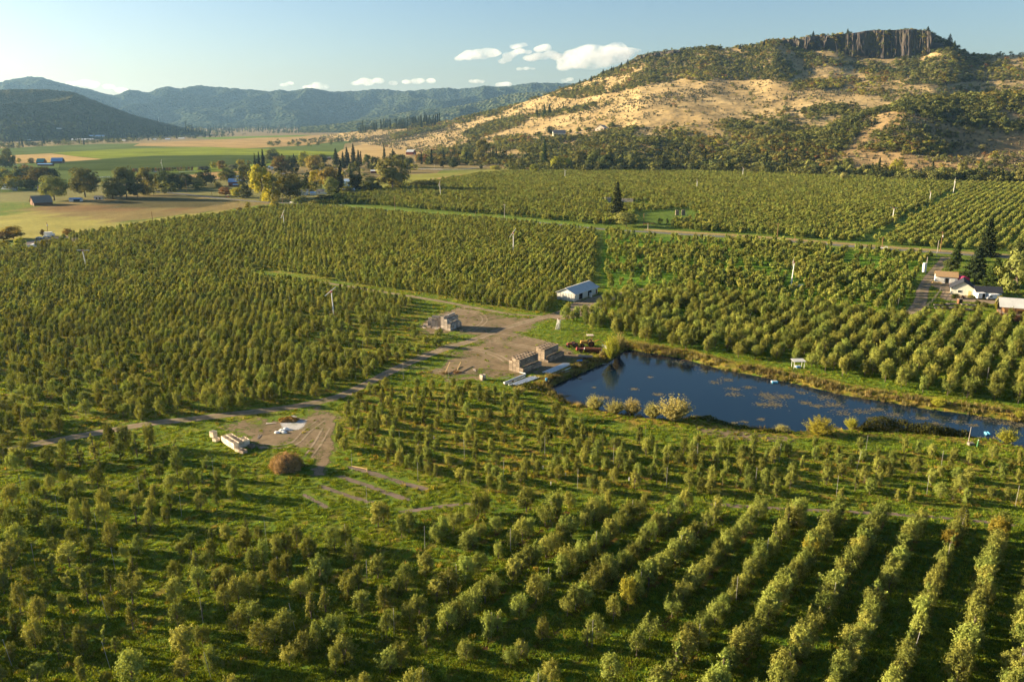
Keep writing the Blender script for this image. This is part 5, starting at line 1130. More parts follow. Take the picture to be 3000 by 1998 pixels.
# ------------------------------------------------------------------ pond bank plants
def shrub(u, v, h, w_, kind, label, k=0, z=0):
    p = G(u, v, z); d = depth(p); t = thing('willow_shrub', (p.x, p.y, p.z-.15), label, 'shrub', None, k*1.3); t.scale = (w_*d/F/1.02, w_*d/F/1.02, h*d/F/.88*1.05)
    c = link('crown', SHRUB[k % 3], None, t); c.material_slots[0].link = 'OBJECT'; c.material_slots[0].material = M[kind]
    mb = MB()
    for a in range(5): mb.tube((0, 0, 0), (math.cos(a*1.3)*.2, math.sin(a*1.3)*.2, .5), .015, .006, 5)
    mb.build('stem', M['bark'], t); return t
shrub(1742, 1200, 48, 58, 'willow', 'small greenish willow shrub at the left end of the near bank', 0, -.4)
shrub(1800, 1212, 46, 62, 'willow', 'first pale willow shrub left of the big one', 1, -.3)
shrub(1850, 1214, 50, 64, 'willow', 'second pale willow shrub close to the big one', 2, -.3)
shrub(1912, 1225, 52, 60, 'willow', 'olive willow shrub overlapping the big pale one', 0, -.2)
shrub(1972, 1232, 82, 104, 'willow', 'big pale dusty willow shrub on the near pond bank', 1, 0)
shrub(2400, 1275, 58, 92, 'lime', 'big bright yellow shrub on the near pond bank', 2, -.2)
shrub(2492, 1256, 40, 42, 'lime', 'small round yellow-green shrub right of the bright yellow one', 1, -.4)
shrub(2290, 1266, 26, 46, 'willow', 'low thin pale shrub left of the bright yellow one', 0, -.5)
shrub(2950, 1296, 46, 70, 'lime', 'yellow shrub by the floating blue drums', 0, -.3)
shrub(1790, 1052, 74, 56, 'lime', 'tall yellow-green willow at the far left pond corner', 2, -.4)
shrub(1812, 1030, 62, 44, 'willow', 'paler half of the willow at the far left pond corner', 1, -.4)
shrub(2748, 1190, 30, 48, 'lime', 'low bright green bush on the far pond bank', 0, -.7)
shrub(2985, 1222, 22, 26, 'lime', 'small bright bush at the far bank right edge', 2, -.2)
shrub(1522, 1152, 26, 40, 'willow', 'weedy yellow clump by the white pipes', 1, 0)
def mound(pts, hgt, wd, kind, label, seed, n=2600, ls=.16):
    """low bramble hedge that follows a line on the bank"""
    rg = np.random.default_rng(seed); P = resample(W2(pts, -.6), .5); A = np.array([(p.x, p.y) for p in P]); idx = rg.integers(0, len(A), n)
    t = idx/len(A); prof = np.interp(t, np.linspace(0, 1, 9), np.r_[.5, .9, 1.15, 1.0, .75, .85, .8, .75, .4])*(1+.25*vnoise(A[idx, 0]*.5, A[idx, 1]*.5, seed))
    a = rg.random(n)*math.pi; r = rg.random(n)**.25
    off = np.cos(a)*r*wd/2*prof; z = np.sin(a)*r*hgt*prof-.7
    d = np.gradient(A, axis=0)[idx]; d /= np.linalg.norm(d, axis=1, keepdims=True)+1e-9
    C = np.stack([A[idx, 0]-d[:, 1]*off, A[idx, 1]+d[:, 0]*off, z], 1)+rg.normal(size=(n, 3))*.12
    Nn = np.stack([-d[:, 1]*np.cos(a), d[:, 0]*np.cos(a), np.sin(a)], 1)+rnddir(rg, n)*.7
    c0 = C.mean(0); t_ = thing('bramble_hedge', (c0[0], c0[1], 0), label, 'bramble')
    link('foliage', leafmesh('foliage', C-np.array([c0[0], c0[1], 0]), Nn, rg.uniform(ls*.7, ls*1.3, n), rg, M[kind], .75, np.clip(rg.random(n)*.7+.3*z/hgt, 0, 1)), None, t_)
    mb = MB()
    for q in range(0, len(A), 3): mb.tube((A[q, 0]-c0[0], A[q, 1]-c0[1], -1.0), (A[q, 0]-c0[0]+.3, A[q, 1]-c0[1]+.2, .3), .04, .015, 4)
    mb.build('stem', M['bark'], t_); return t_
mound([(2520, 1270), (2560, 1262), (2610, 1258), (2660, 1268), (2720, 1275), (2780, 1279), (2835, 1284)], 3.4, 4.2, 'bramble', 'long dark green bramble hedge between the yellow shrub and pump', 91, 9000)
mound([(2018, 1228), (2060, 1234), (2110, 1246), (2160, 1257), (2210, 1264)], 1.7, 2.4, 'bramble', 'dark bramble strip right of the big pale willow', 92, 3600)
mound([(2222, 1268), (2270, 1272), (2320, 1276), (2350, 1280)], 1.0, 1.8, 'bramble', 'low dark bramble strip left of the bright yellow shrub', 93, 1500)
mound([(1500, 1138), (1545, 1142), (1590, 1152), (1625, 1168), (1655, 1188)], 1.9, 3.2, 'bramble', 'bramble at the near left pond corner below the pipes', 94, 4200)
mound([(1655, 1196), (1690, 1200), (1715, 1204)], 1.0, 1.6, 'bramble', 'small bramble strip left of the willow shrubs', 95, 900)
# ------------------------------------------------------------------ things built by people
M['white'] = mat('white paint', (.74, .73, .70), .6, var=.08, scale=1.2)
M['metalwall'] = mat('pale metal siding', (.58, .58, .54), .55, var=.12, scale=.6)
M['galv'] = mat('weathered sheet roof', (.46, .47, .46), .6, 0.0, var=.12, scale=.35, spec=.4)
M['bluroof'] = mat('blue metal roof', (.16, .30, .52), .4, var=.12, spec=.5)
M['paleblue'] = mat('pale blue roof', (.42, .55, .70), .4, var=.1, spec=.5)
M['greenroof'] = mat('green metal roof', (.04, .22, .20), .45, spec=.4)
M['shingle'] = mat('tan shingle', (.30, .20, .105), .9, var=.25, scale=3)
M['darkroof'] = mat('dark shingle', (.030, .034, .045), .85, var=.25, scale=3)
M['greyroof'] = mat('grey shingle', (.15, .145, .15), .85, var=.2, scale=2)
M['cream'] = mat('cream siding', (.52, .52, .44), .75, var=.08)
M['tanwall'] = mat('tan siding', (.50, .42, .33), .75, var=.08)
M['brownwood'] = mat('old brown boards', (.15, .075, .04), .9, var=.45, scale=1.5, stretch=(6, 6, .5))
M['greywood'] = mat('weathered boards', (.20, .17, .14), .9, var=.4, scale=1.5, stretch=(5, 5, .6))
M['redwood'] = mat('red barn boards', (.26, .07, .045), .85, var=.3)
M['dark'] = mat('painted opening shade', (.012, .011, .010), .9, var=.1)  # near-black colour paints in the shade inside bays and doorways
M['glass'] = mat('window glass', (.03, .04, .05), .08, var=.1, spec=.6)
M['black'] = mat('rubber', (.02, .02, .02), .85)
M['red'] = mat('worn red paint', (.24, .045, .03), .5, var=.3, spec=.4)
M['pink'] = mat('magenta cover', (.48, .05, .13), .6, var=.15)
M['yellow'] = mat('faded yellow paint', (.48, .27, .055), .6, var=.3)
M['rust'] = mat('rust', (.14, .055, .028), .9, var=.45, scale=3)
M['blue'] = mat('blue plastic', (.05, .24, .55), .45, var=.15)
M['cyan'] = mat('light blue plastic', (.13, .42, .62), .45, var=.15)
M['alu'] = mat('aluminium pipe', (.62, .65, .68), .38, .55, var=.15, scale=.8, spec=.5)
M['creosote'] = mat('utility pole wood', (.22, .12, .06), .9, var=.25)
M['palepole'] = mat('pale pole wood', (.36, .32, .27), .9)
M['tower'] = mat('white tower paint', (.72, .71, .68), .5, var=.08, spec=.35)
M['lumber'] = mat('fresh lumber', (.55, .38, .17), .8, var=.15)
M['binpale'] = mat('pale bin boards', (.42, .36, .30), .85, var=.5, scale=1.6, stretch=(1, 1, 3), objvar=.35)
M['bindark'] = mat('grey bin boards', (.27, .215, .16), .9, var=.55, scale=1.6, stretch=(1, 1, 3), objvar=.35)
M['binnew'] = mat('cream bin boards', (.64, .54, .40), .85, var=.2, scale=1.6, stretch=(1, 1, 3), objvar=.35)
M['concrete'] = mat('concrete', (.36, .34, .31), .9)

def gable(name, p, rz, L, Wd, hw, hr, wallm, roofm, label, cat='building', over=.4, doors=(), wins=(), flat=False):
    """a pitched roof building: ridge along local x, centre p; doors / windows as (face, along, width, bottom, height, material)"""
    t = thing(name, p, label, cat, None, rz)
    wl = MB(); hx, hy = L/2, Wd/2
    wl.prism([(-hy, 0), (hy, 0), (hy, hw), (0, hr), (-hy, hw)], -hx, hx)
    wl.v = [(y, x, z) for x, y, z in wl.v]
    wl.build('wall', wallm, t)
    rf = MB(); th = .14; sl = (hr-hw)/hy
    for s in (-1, 1):
        a = [(-hx-over, 0, hr+.03), (hx+over, 0, hr+.03), (hx+over, s*(hy+over), hw-over*sl+.03), (-hx-over, s*(hy+over), hw-over*sl+.03)]
        top = [(x, y, z+th) for x, y, z in a]
        f = [(0, 1, 2, 3), (7, 6, 5, 4), (0, 4, 5, 1), (1, 5, 6, 2), (2, 6, 7, 3), (3, 7, 4, 0)]
        rf.add(a+top, f if s < 0 else [q[::-1] for q in f])
    rf.build('roof', roofm, t)
    def opening(nm, face, al, w_, zb, h, m_):
        b = MB(); d = .10
        if face in '+-':
            s = 1 if face == '+' else -1; b.box((al, s*(hy+.02), zb+h/2), (w_, d, h))
        else:
            s = 1 if face == 'e' else -1; b.box((s*(hx+.02), al, zb+h/2), (d, w_, h))
        return b.build(nm, m_, t)
    for e in doors: opening('door', *e)  # the near-black ones are flat panels painted as a bay's inner shade
    for e in wins:
        fr = opening('window', *e[:5], M['white'])
        face, al, w_, zb, h, m_ = e; b = MB()
        if face in '+-': s = 1 if face == '+' else -1; b.box((al, s*(hy+.06), zb+h/2), (w_-.2, .08, h-.2))
        else: s = 1 if face == 'e' else -1; b.box((s*(hx+.06), al, zb+h/2), (.08, w_-.2, h-.2))
        b.build('pane', m_, fr)
    return t
def ang(a, b): return math.atan2(b[1]-a[1], b[0]-a[0])
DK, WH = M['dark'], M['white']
# long white shed in the middle
a0 = Vector((24.9, 308.2, 0)); rz = R(55); ex = Vector((math.cos(rz), math.sin(rz), 0)); ey = Vector((-math.sin(rz), math.cos(rz), 0))
pc = a0+ex*9.2+ey*4.2
shed = gable('shed', pc, rz, 18.4, 8.4, 3.1, 4.9, M['metalwall'], M['galv'], 'long white metal shed with open bays beside the gravel apron', over=.5, doors=(('-', -4.6, 2.6, .02, 2.6, DK), ('-', 2.6, 2.9, .02, 2.6, DK), ('-', 8.2, 1.0, .02, 2.1, M['brownwood'])))
rb = MB()
for k in range(12): rb.box((-9.24, -4.0+k*.73, 1.6), (.06, .10, 3.0))
rb.build('siding_seam', mat('siding seam', (.40, .39, .36), .7), shed)
sm = MB()
for k in range(19):
    for sg in (-1, 1): sm.add([(-9.2+k*1.02, 0, 5.10), (-9.2+k*1.02+.07, 0, 5.10), (-9.2+k*1.02+.07, sg*4.65, 3.10), (-9.2+k*1.02, sg*4.65, 3.10)], [(0, 1, 2, 3)])
sm.build('roof_rib', M['galv'], shed); MB().box((0, 0, 5.12), (19.4, .4, .08)).build('ridge_cap', M['white'], shed); MB().box((0, -4.72, 2.92), (19.4, .12, .12)).build('gutter', M['white'], shed)
ft = MB().box((0, -4.24, .25), (18.4, .06, .5)); ft.build('footing', M['tanwall'], shed)
drm = thing('water_tank', a0+ex*11.6+ey*.7, 'white and blue plastic tank inside the open bay of the long shed', 'tank'); MB().tube((0, 0, 0), (0, 0, 1.7), .6, .6, 12).build('drum', M['white'], drm); MB().tube((0, 0, 1.7), (0, 0, 1.85), .35, .3, 10).build('lid', M['blue'], drm); drm.location -= ey*1.3

# wind machines
def wind_machine(p, hgt, label, blade_rz, tilt, lean=0.0, sc_=1.0):
    t = thing('wind_machine', p, label, 'wind machine', 'white orchard wind machines')
    t.rotation_euler = (0, lean, 0)
    MB().tube((0, 0, 0), (0, 0, hgt), .26*sc_, .18*sc_, 10).build('tower', M['tower'], t)
    h = MB().box((0, 0, hgt+.25), (.9*sc_, .55*sc_, .5*sc_), blade_rz).build('gearbox', M['red'], t)
    b = MB(); Mx = Matrix.Translation((0, 0, hgt+.35)) @ Matrix.Rotation(blade_rz, 4, 'Z') @ Matrix.Translation((0, .6*sc_, 0)) @ Matrix.Rotation(tilt, 4, 'Y')
    for s in (-1, 1):
        b.add([Mx @ Vector(q) for q in ((0, -.04, -.16*sc_), (0, .04, -.16*sc_), (0, .05, .16*sc_), (0, -.03, .16*sc_), (s*2.9*sc_, .04, -.20*sc_), (s*2.9*sc_, .09, -.20*sc_), (s*2.9*sc_, -.01, .20*sc_), (s*2.9*sc_, -.06, .20*sc_))], [(0, 1, 2, 3), (7, 6, 5, 4), (0, 4, 5, 1), (1, 5, 6, 2), (2, 6, 7, 3), (3, 7, 4, 0)])
    b.build('propeller', M['tower'], t)
    e = MB().box((.9, .3, .55), (1.4, .8, 1.1)); e.build('engine_box', M['red'], t)
    return t
WM = [(254, 787, 738, 'wind machine among the trees near the pasture, level propeller on top', .1, .12, -.09), (978, 923, 858, 'wind machine standing above the gravel road bend left of the bins', .9, -.42, -.04), (1504, 738, 686, 'wind machine with a steep V propeller above the long shed', .5, -.85, 0), (2317, 841, 772, 'wind machine with an upright propeller left of the driveway', 1.4, 1.2, .05),
      (834, 667, 632, 'wind machine at the top of the left orchard near the road', .8, -1.0, -.05), (1291, 575, 541, 'wind machine in the far orchard below the cottonwood', .8, -1.0, -.06), (1655, 522, 500, 'wind machine in front of the bright yellow-green trees', .5, .5, 0), (476, 496, 476, 'wind machine out in the green valley field', .7, -1.2, -.05), (2041, 556, 533, 'wind machine in the upper middle of the far orchard', 1.5, 1.4, .02), (2175, 522, 494, 'wind machine at the dark woods edge of the far orchard', .6, .7, .02), (2614, 646, 614, 'wind machine with a level propeller in the far right orchard', .1, .05, .04), (2722, 594, 566, 'wind machine between the level-propeller one and the far road', .6, .9, .05), (2792, 567, 530, 'wind machine nearest the tan field at the far right', 1.45, 1.3, .05)]
for u, vb, vt, lb, brz, tl, ln in WM:
    p = G(u, vb); d = depth(p); hh = (vb-vt)*d/F/ .97
    wind_machine(p, min(11.5, max(8.5, hh)), lb, brz, tl, ln)
def ptank(p, rz, lb, L=3.0, r=.55):
    t = thing('propane_tank', p, lb, 'tank', None, rz); b = MB().tube((-L/2, 0, .75), (L/2, 0, .75), r, r, 12)
    b.tube((L/2, 0, .75), (L/2+.3, 0, .75), r, r*.45, 12).tube((-L/2, 0, .75), (-L/2-.3, 0, .75), r, r*.45, 12); b.build('vessel', WH, t)
    l = MB(); [l.box((x, 0, .15), (.2, .8, .3)) for x in (-L/3, L/3)]; l.build('saddle', M['concrete'], t)
ptank(G(2340, 842), .1, 'white gas tank on the grass beside a wind machine', 3.4, .6)
ptank(G(1487, 742), .4, 'small white gas tank beside the wind machine above the shed', 2.2, .45)

# utility poles
def upole(u, vb, vt, matn, label, arm=True, xf=False, group='utility poles along the paved road', p=None):
    p = p or G(u, vb); d = depth(p); h = (vb-vt)*d/F/.97
    t = thing('utility_pole', p, label, 'utility pole', group)
    MB().tube((0, 0, 0), (0, 0, h), .19, .13, 8).build('pole', M[matn], t)
    if arm: MB().box((0, 0, h-.6), (2.2, .12, .14), -.55).build('crossarm', M[matn], t)
    if xf: MB().tube((.35, -.1, h*.72), (.35, -.1, h*.72+1.1), .32, .32, 10).build('transformer', M['galv'], t)
    return t
UP = [(1157, 616, 576, 'creosote', 'leaning double pole beside the paved road left of centre', True, False), (1393, 636, 620, 'creosote', 'short brown pole beside the green verge', False, False), (1478, 642, 600, 'palepole', 'tall pale pole beside the green verge', True, False), (1885, 666, 626, 'creosote', 'orange-brown pole right of the tall fir', False, False), (1898, 672, 655, 'palepole', 'short pale post near the orange-brown pole', False, False), (2276, 706, 656, 'creosote', 'thin pole at the roadside in the middle of the far orchard', True, False), (2328, 708, 692, 'creosote', 'short post by the road right of the thin pole', False, False), (2584, 724, 695, 'creosote', 'dark roadside post left of the driveway mouth', False, False), (2754, 738, 680, 'creosote', 'tall orange-brown pole with transformer at the driveway mouth', True, True), (2744, 752, 706, 'palepole', 'slanting pale pole at the driveway mouth', False, False), (2712, 796, 754, 'palepole', 'thin pole beside the upright white tank', False, False),
      (142, 690, 653, 'creosote', 'pole with transformer beside the parking area on the left', True, True), (548, 568, 529, 'creosote', 'pole beside the paved road in front of the roadside trees', False, False), (447, 648, 621, 'creosote', 'pole standing in the dry field above the orchard edge', False, False), (622, 578, 561, 'creosote', 'short pole at the roadside below the paddock', False, False), (708, 560, 541, 'palepole', 'pole just right of the blue roofed house', False, False), (408, 579, 562, 'creosote', 'short pole by the dark tree clump', False, False), (828, 598, 580, 'creosote', 'small crossarm pole on the road bend', True, False), (897, 594, 552, 'creosote', 'big brown pole in front of the white house', True, False), (1020, 560, 549, 'palepole', 'pole in front of the pale gabled house', True, False), (2918, 534, 511, 'palepole', 'pale pole with transformer on the road below the tan field', True, True), (2403, 512, 492, 'creosote', 'brown pole on the far orchard edge', False, False), (2177, 500, 478, 'palepole', 'pale crossarm pole at the woods edge', True, True), (1537, 496, 480, 'palepole', 'pale pole by the dark tree on the far orchard edge', False, False), (1273, 500, 482, 'palepole', 'thin pole at the rail fence paddock', False, False), (1270, 534, 521, 'palepole', 'pole at the far orchard corner', True, False)]
for e in UP: upole(*e)
pw = thing('power_line', G(897, 594), 'thin sagging wires strung along the paved road poles', 'power line'); o0 = Vector(pw.location); b = MB()
ks = [(720, 590, 9.5), (897, 594, 10.5), (1157, 616, 10), (1478, 642, 9.5), (1885, 666, 10), (2276, 706, 10.5), (2754, 738, 10.5), (3080, 762, 10.5)]
for i in range(len(ks)-1):
    A, B = G(*ks[i][:2])-o0, G(*ks[i+1][:2])-o0; A.z = ks[i][2]; B.z = ks[i+1][2]
    for dx in (-.9, .9):
        q0 = None
        for k in range(13):
            t_ = k/12; q = A.lerp(B, t_)+Vector((dx*.8, dx*.6, -4*t_*(1-t_)*2.0)); 
            if q0 is not None: b.tube(q0, q, .014, .014, 4, False)
            q0 = q
b.build('wire', M['black'], pw)
# ------------------------------------------------------------------ fruit bins
def bin_mesh(name, matn, wdt=1.2, hgt=.74):
    b = MB(); w_ = wdt/2; th = .05
    for z0, z1 in ((.10, .29), (.31, .50), (.52, hgt)):
        zc, hz = (z0+z1)/2, z1-z0
        b.box((0, -w_+th/2, zc), (wdt, th, hz)); b.box((0, w_-th/2, zc), (wdt, th, hz)); b.box((-w_+th/2, 0, zc), (th, wdt-2*th-.004, hz)); b.box((w_-th/2, 0, zc), (th, wdt-2*th-.004, hz))
    b.box((0, 0, .115), (wdt-.12, wdt-.12, .03))
    for x in (-w_+.06, 0, w_-.06): b.box((x, 0, .05), (.09, wdt-.01, .09))
    for x in (-1, 1):
        for y in (-1, 1): b.box((x*(w_-.095), y*(w_-.095), hgt/2+.07), (.08, .08, hgt-.16))
    me = bpy.data.meshes.new('fruit_bin'); me.from_pydata(b.v, [], b.f); me.materials.append(M[matn]); return me
BMS = {k: bin_mesh(k, k) for k in ('binpale', 'bindark', 'binnew')}
def one_bin(p, rz, kind, label, group, flip=False):
    o = link('fruit_bin', BMS[kind], None, None, p); o.rotation_euler = (math.pi if flip else 0, 0, rz+random.uniform(-.02, .02))
    if flip: o.location.z += .74
    return tag(o, label, 'fruit bin', group)
def stack(p0, rz, cols, kind, where, group, sx_=1.30, sz=.78):
    """cols: {(i, j): tiers}; i along the long side, j away from the viewer"""
    ca, sa = math.cos(rz), math.sin(rz); n = 0
    for (i, j), h in cols.items():
        for k in range(h):
            if k < h-1:     # leave out bins with every seen side covered
                cov = [cols.get(q, 0) > k for q in ((i, j-1), (i-1, j))]
                if all(cov): continue
            x = i*sx_; y = j*sx_
            n += 1
            one_bin((p0[0]+x*ca-y*sa, p0[1]+x*sa+y*ca, k*sz+.005), rz, kind, f"{where}: {ordinal(i+1)} column, {ordinal(j+1)} row back, {ordinal(k+1)} tier up", group)
    return n
def block(ni, nj, h, **ov):
    c = {(i, j): h for i in range(ni) for j in range(nj)}
    return c
tot = 0
# left dark stack by the pond
c = {(i, 0): 2 for i in range(7)}; c.update({(i, 1): 5 for i in range(7)}); c.update({(i, 2): 5 for i in range(7)}); c.update({(i, 3): 5 for i in range(1, 7)}); c[(0, 3)] = 4
pA = G(1531, 1094); rzA = ang(pA, G(1594, 1069)); tot += stack((pA.x, pA.y+.5), rzA, c, 'bindark', 'grey bin, nearer pond stack', 'bins in the nearer pond stack')
c = {(i, 0): 2 for i in range(1, 7)}; c.update({(i, 1): 5 for i in range(6)}); c.update({(i, 2): 5 for i in range(6)}); c.update({(i, 3): 5 for i in range(1, 6)}); c[(0, 0)] = 1
pB = G(1604, 1062); rzB = ang(pB, G(1664, 1036)); tot += stack((pB.x, pB.y+.5), rzB, c, 'bindark', 'grey bin, farther pond stack', 'bins in the farther pond stack')
c = {(i, 0): 3 for i in range(6)}; c.update({(i, 1): 5 for i in range(6)}); c.update({(i, 2): 6 for i in range(6)}); c[(5, 0)] = 2
pC = G(1318, 968); rzC = ang(pC, G(1358, 950)); tot += stack((pC.x, pC.y), rzC, c, 'binpale', 'pale bin, upper yard stack', 'pale bins on the upper yard')
c = {(i, 0): 4 for i in range(6)}; c.update({(i, 1): 5 for i in range(1, 6)}); c[(0, 1)] = 4; c[(0, 0)] = 3
pC2 = G(1258, 962); tot += stack((pC2.x, pC2.y+1.5), R(-6), c, 'binpale', 'pale bin, upper yard left wing', 'pale bins on the upper yard')
for q, (u, v) in enumerate([(1247, 956), (1258, 960), (1272, 963), (1281, 965)]): one_bin(G(u, v), R(-20), 'binpale', f"pale bin lying low left of the upper yard stack, {ordinal(q+1)} from the left", 'pale bins on the upper yard'); tot += 1
# near pile by the brush heap: long row of open bins two high
p0 = G(690, 1314); p1 = G(640, 1283); rzD = ang(p0, p1); L_ = (p1-p0).length
c = {}
for i in range(5): c[(i, 0)] = 2
for i in range(5): c[(i, -1)] = 2
for i in range(0, 2): c[(i, -2)] = 2
ca, sa = math.cos(rzD), math.sin(rzD); nn = 0
for (i, j), h in c.items():
    for k in range(h):
        tot += 1; one_bin((p0.x+i*1.25*ca-j*1.25*sa, p0.y+i*1.25*sa+j*1.25*ca, k*.75+.005), rzD, 'binnew', f"cream bin by brush pile: {ordinal(i+1)} from near end, {ordinal(-j+1)} row, {'top' if k else 'bottom'} tier", 'cream bins by the brush pile')
for (u, v, fl, lb) in ((626, 1280, True, 'cream bin turned upside down at the far end of the open row'), (634, 1292, False, 'cream bin sitting low beside the upturned bin'), (700, 1322, False, 'empty cream bin on the grass at the near end of the row'), (713, 1327, False, 'grey empty bin nearest the camera by the open row'), (737, 1311, False, 'empty bin lying alone right of the open row')):
    p = G(u, v); o = one_bin((p.x, p.y, .005 if not fl else .75), rzD+.3, 'binnew' if 'cream' in lb else 'bindark', lb, 'cream bins by the brush pile', fl)
    if fl: o2 = one_bin((p.x, p.y, .005), rzD+.3, 'binnew', 'cream bin holding up the upturned bin', 'cream bins by the brush pile')
p = G(1414, 1112); one_bin((p.x, p.y, .005), .7, 'bindark', 'lone grey bin pair on the lower yard, bottom one', 'lone bins on the lower yard'); one_bin((p.x, p.y, .755), .8, 'binpale', 'lone bin pair on the lower yard, top one with a tilted lid', 'lone bins on the lower yard')
# far bin stacks in the back orchard
def farstack(u0, v0, u1, v1, h, nj, kind, lb, grp):
    global tot
    a, b_ = G(u0, v0), G(u1, v1); n_ = max(2, int((b_-a).length/1.25)); z = ang(a, b_)
    c = {(i, j): h for i in range(n_) for j in range(nj)}; tot += stack((a.x, a.y), z, c, kind, lb, grp)
farstack(1774, 592, 1795, 592, 5, 2, 'binpale', 'pale bin, left of tall fir', 'far pale bins by the fir')
farstack(1822, 592, 1856, 593, 4, 1, 'binpale', 'pale bin, right of tall fir', 'far pale bins by the fir')
farstack(1981, 631, 1992, 631, 5, 1, 'bindark', 'grey bin, left clearing stack', 'grey bins in the back orchard clearing')
farstack(1999, 631, 2007, 631, 5, 1, 'bindark', 'grey bin, right clearing stack', 'grey bins in the back orchard clearing')
print('bins', tot)

# ------------------------------------------------------------------ pipes, posts, ladders, heap
def pipe(a, b, r, label, group, z=.12, mtl='alu'):
    d = b-a; m_ = MB().tube((0, 0, 0), (d.x, d.y, 0), r, r, 8, False).tube((0, 0, 0), (d.x*.02, d.y*.02, 0), r*1.35, r*1.35, 8, True).tube((d.x*.98, d.y*.98, 0), (d.x, d.y, 0), r*1.35, r*1.35, 8, True)
    o = m_.build('irrigation_pipe', M[mtl]); o.location = (a.x, a.y, z); tag(o, label, 'pipe', group)
def cz(pts): return [G(1450+x/5.8875, 960+y/5.8875) for x, y in pts]
A_, B_ = cz([(900, 790), (1250, 640)]); nn = Vector((-(B_-A_).y, (B_-A_).x, 0)).normalized()
for k in range(7):
    for l in range(2):
        if l == 1 and k > 4: continue
        sft = nn*(k*.40-.9+l*.2)+(B_-A_).normalized()*random.uniform(-.5, .5)
        pipe(A_+sft, B_+sft, .11, f"white irrigation pipe in the long bundle by the bins: {'upper' if l else 'lower'} layer, {ordinal(k+1)} from pond side", 'pipes in the long bundle', .14+l*.24)
a, b_ = cz([(1000, 815), (1300, 700)]); pipe(a, b_, .13, 'single thick pipe along the pond side of the long bundle', None)
a, b_ = cz([(155, 965), (525, 815)]); pipe(a, b_, .22, 'thick white pipe lying apart at the lower yard corner', None, .25, 'white')
a, b_ = cz([(170, 985), (520, 850)]); pipe(a, b_, .12, 'thin white pipe beside the thick pipe apart', None, .14, 'white')
a, b_ = cz([(420, 780), (520, 800)]); pipe(a, b_, .16, 'short white pipe end by the nearer bin stack', None, .2, 'white')
A_, B_ = cz([(300, 1000), (680, 860)]); nn = Vector((-(B_-A_).y, (B_-A_).x, 0)).normalized()
for k in range(7):
    sft = nn*(k*.36-1.2)+(B_-A_).normalized()*random.uniform(-.6, .6); pipe(A_+sft, B_+sft, .13, f"white pipe in the loose bundle at the yard corner, {ordinal(k+1)} from the near side", 'pipes in the loose bundle', .16, 'alu' if k % 3 else 'white')
for k, (x0, y0, x1, y1) in enumerate([(410, 1080, 465, 985), (540, 1070, 588, 985)]):
    a, b_ = [G(1200+x/3.925, 820+y/3.925) for x, y in ((x0, y0), (x1, y1))]; a.z = .3; b_.z = 1.0
    MBo = MB().tube((0, 0, 0), b_-a, .13, .12, 7); o = MBo.build('timber_post', M['lumber']); o.location = a; tag(o, ('left' if k == 0 else 'right')+' yellow timber post propped on the lower yard', 'post', 'propped posts on the lower yard')
    pp = thing('soil_heap', (a.x, a.y, 0), ('left' if k == 0 else 'right')+' small weedy heap under a yellow post', 'heap'); rg = np.random.default_rng(k); C = rg.normal(size=(260, 3))*np.array([.7, .6, .28]); C[:, 2] = abs(C[:, 2]); link('heap', leafmesh('heap', C, rnddir(rg, 260)+np.array([0, 0, .6]), rg.uniform(.1, .2, 260), rg, M['straw']), None, pp)
# orchard ladders leaning together
p = G(1634, 966)
for k in range(6):
    t = thing('orchard_ladder', (p.x+(k % 3)*.35-.4, p.y+(k//3)*.5, 0), f"white wooden ladder in the leaning bunch by the trees, {ordinal(k+1)} of six", 'ladder', 'orchard ladders leaning together', .3+.12*k)
    t['label'] = 'white red-topped wooden ladder in the leaning bunch beside the trees'
    t.rotation_euler = (-.12+.02*k, .20+.03*(k % 3), .25*k); lm = MB()
    for s in (-1, 1): lm.tube((s*.42, 0, 0), (s*.14, 0, 3.7), .05, .04, 5)
    lm.build('rail', WH, t); rm = MB()
    for q in range(10): wq = .42-.28*(q+.5)/10; rm.tube((-wq, 0, .35*q+.25), (wq, 0, .35*q+.25), .03, .03, 5)
    rm.build('rung', M['lumber'] if k % 2 else WH, t); MB().box((0, 0, 3.72), (.4, .2, .12)).build('top', M['red'], t)
# brush heap
def heap(name, p, rx, ry, h, kind, label, n, ls, cat, seed, core=True):
    rg = np.random.default_rng(seed); t = thing(name, p, label, cat)
    d = rnddir(rg, n); d[:, 2] = abs(d[:, 2]); r = .80+.22*rg.random((n, 1)); C = d*np.array([rx, ry, h])*r*(1+.12*np.sin(5*np.arctan2(d[:, 1:2], d[:, 0:1])+seed))
    link('twigs', leafmesh('twigs', C, d+rnddir(rg, n)*.9, rg.uniform(ls*.5, ls*1.6, n), rg, M[kind], .12 if ls > .25 else .4), None, t)
    if core:
        cm = MB(); V = []; 
        for i in range(7):
            a = i/6*math.pi/2
            for j in range(14): b = j/14*6.283; V.append((rx*.84*math.cos(a)*math.cos(b), ry*.84*math.cos(a)*math.sin(b), h*.86*math.sin(a)))
        cm.add(V, [(i*14+j, i*14+(j+1) % 14, (i+1)*14+(j+1) % 14, (i+1)*14+j) for i in range(6) for j in range(14)]); cm.build('core', mat('heap core', (.14, .10, .06), .95, var=.4, bmp=.1), t)
    return t
heap('brush_pile', G(840, 1372), 3.4, 3.0, 3.3, 'straw', 'big rounded pile of dry brush at the end of the dirt spur', 5200, .28, 'brush pile', 5)
heap('burnt_debris', G(846, 1232), 2.6, 1.5, 1.0, 'oak_rust', 'burnt brown debris heap on the pale ash', 900, .2, 'debris', 6, False).location.z = -.1
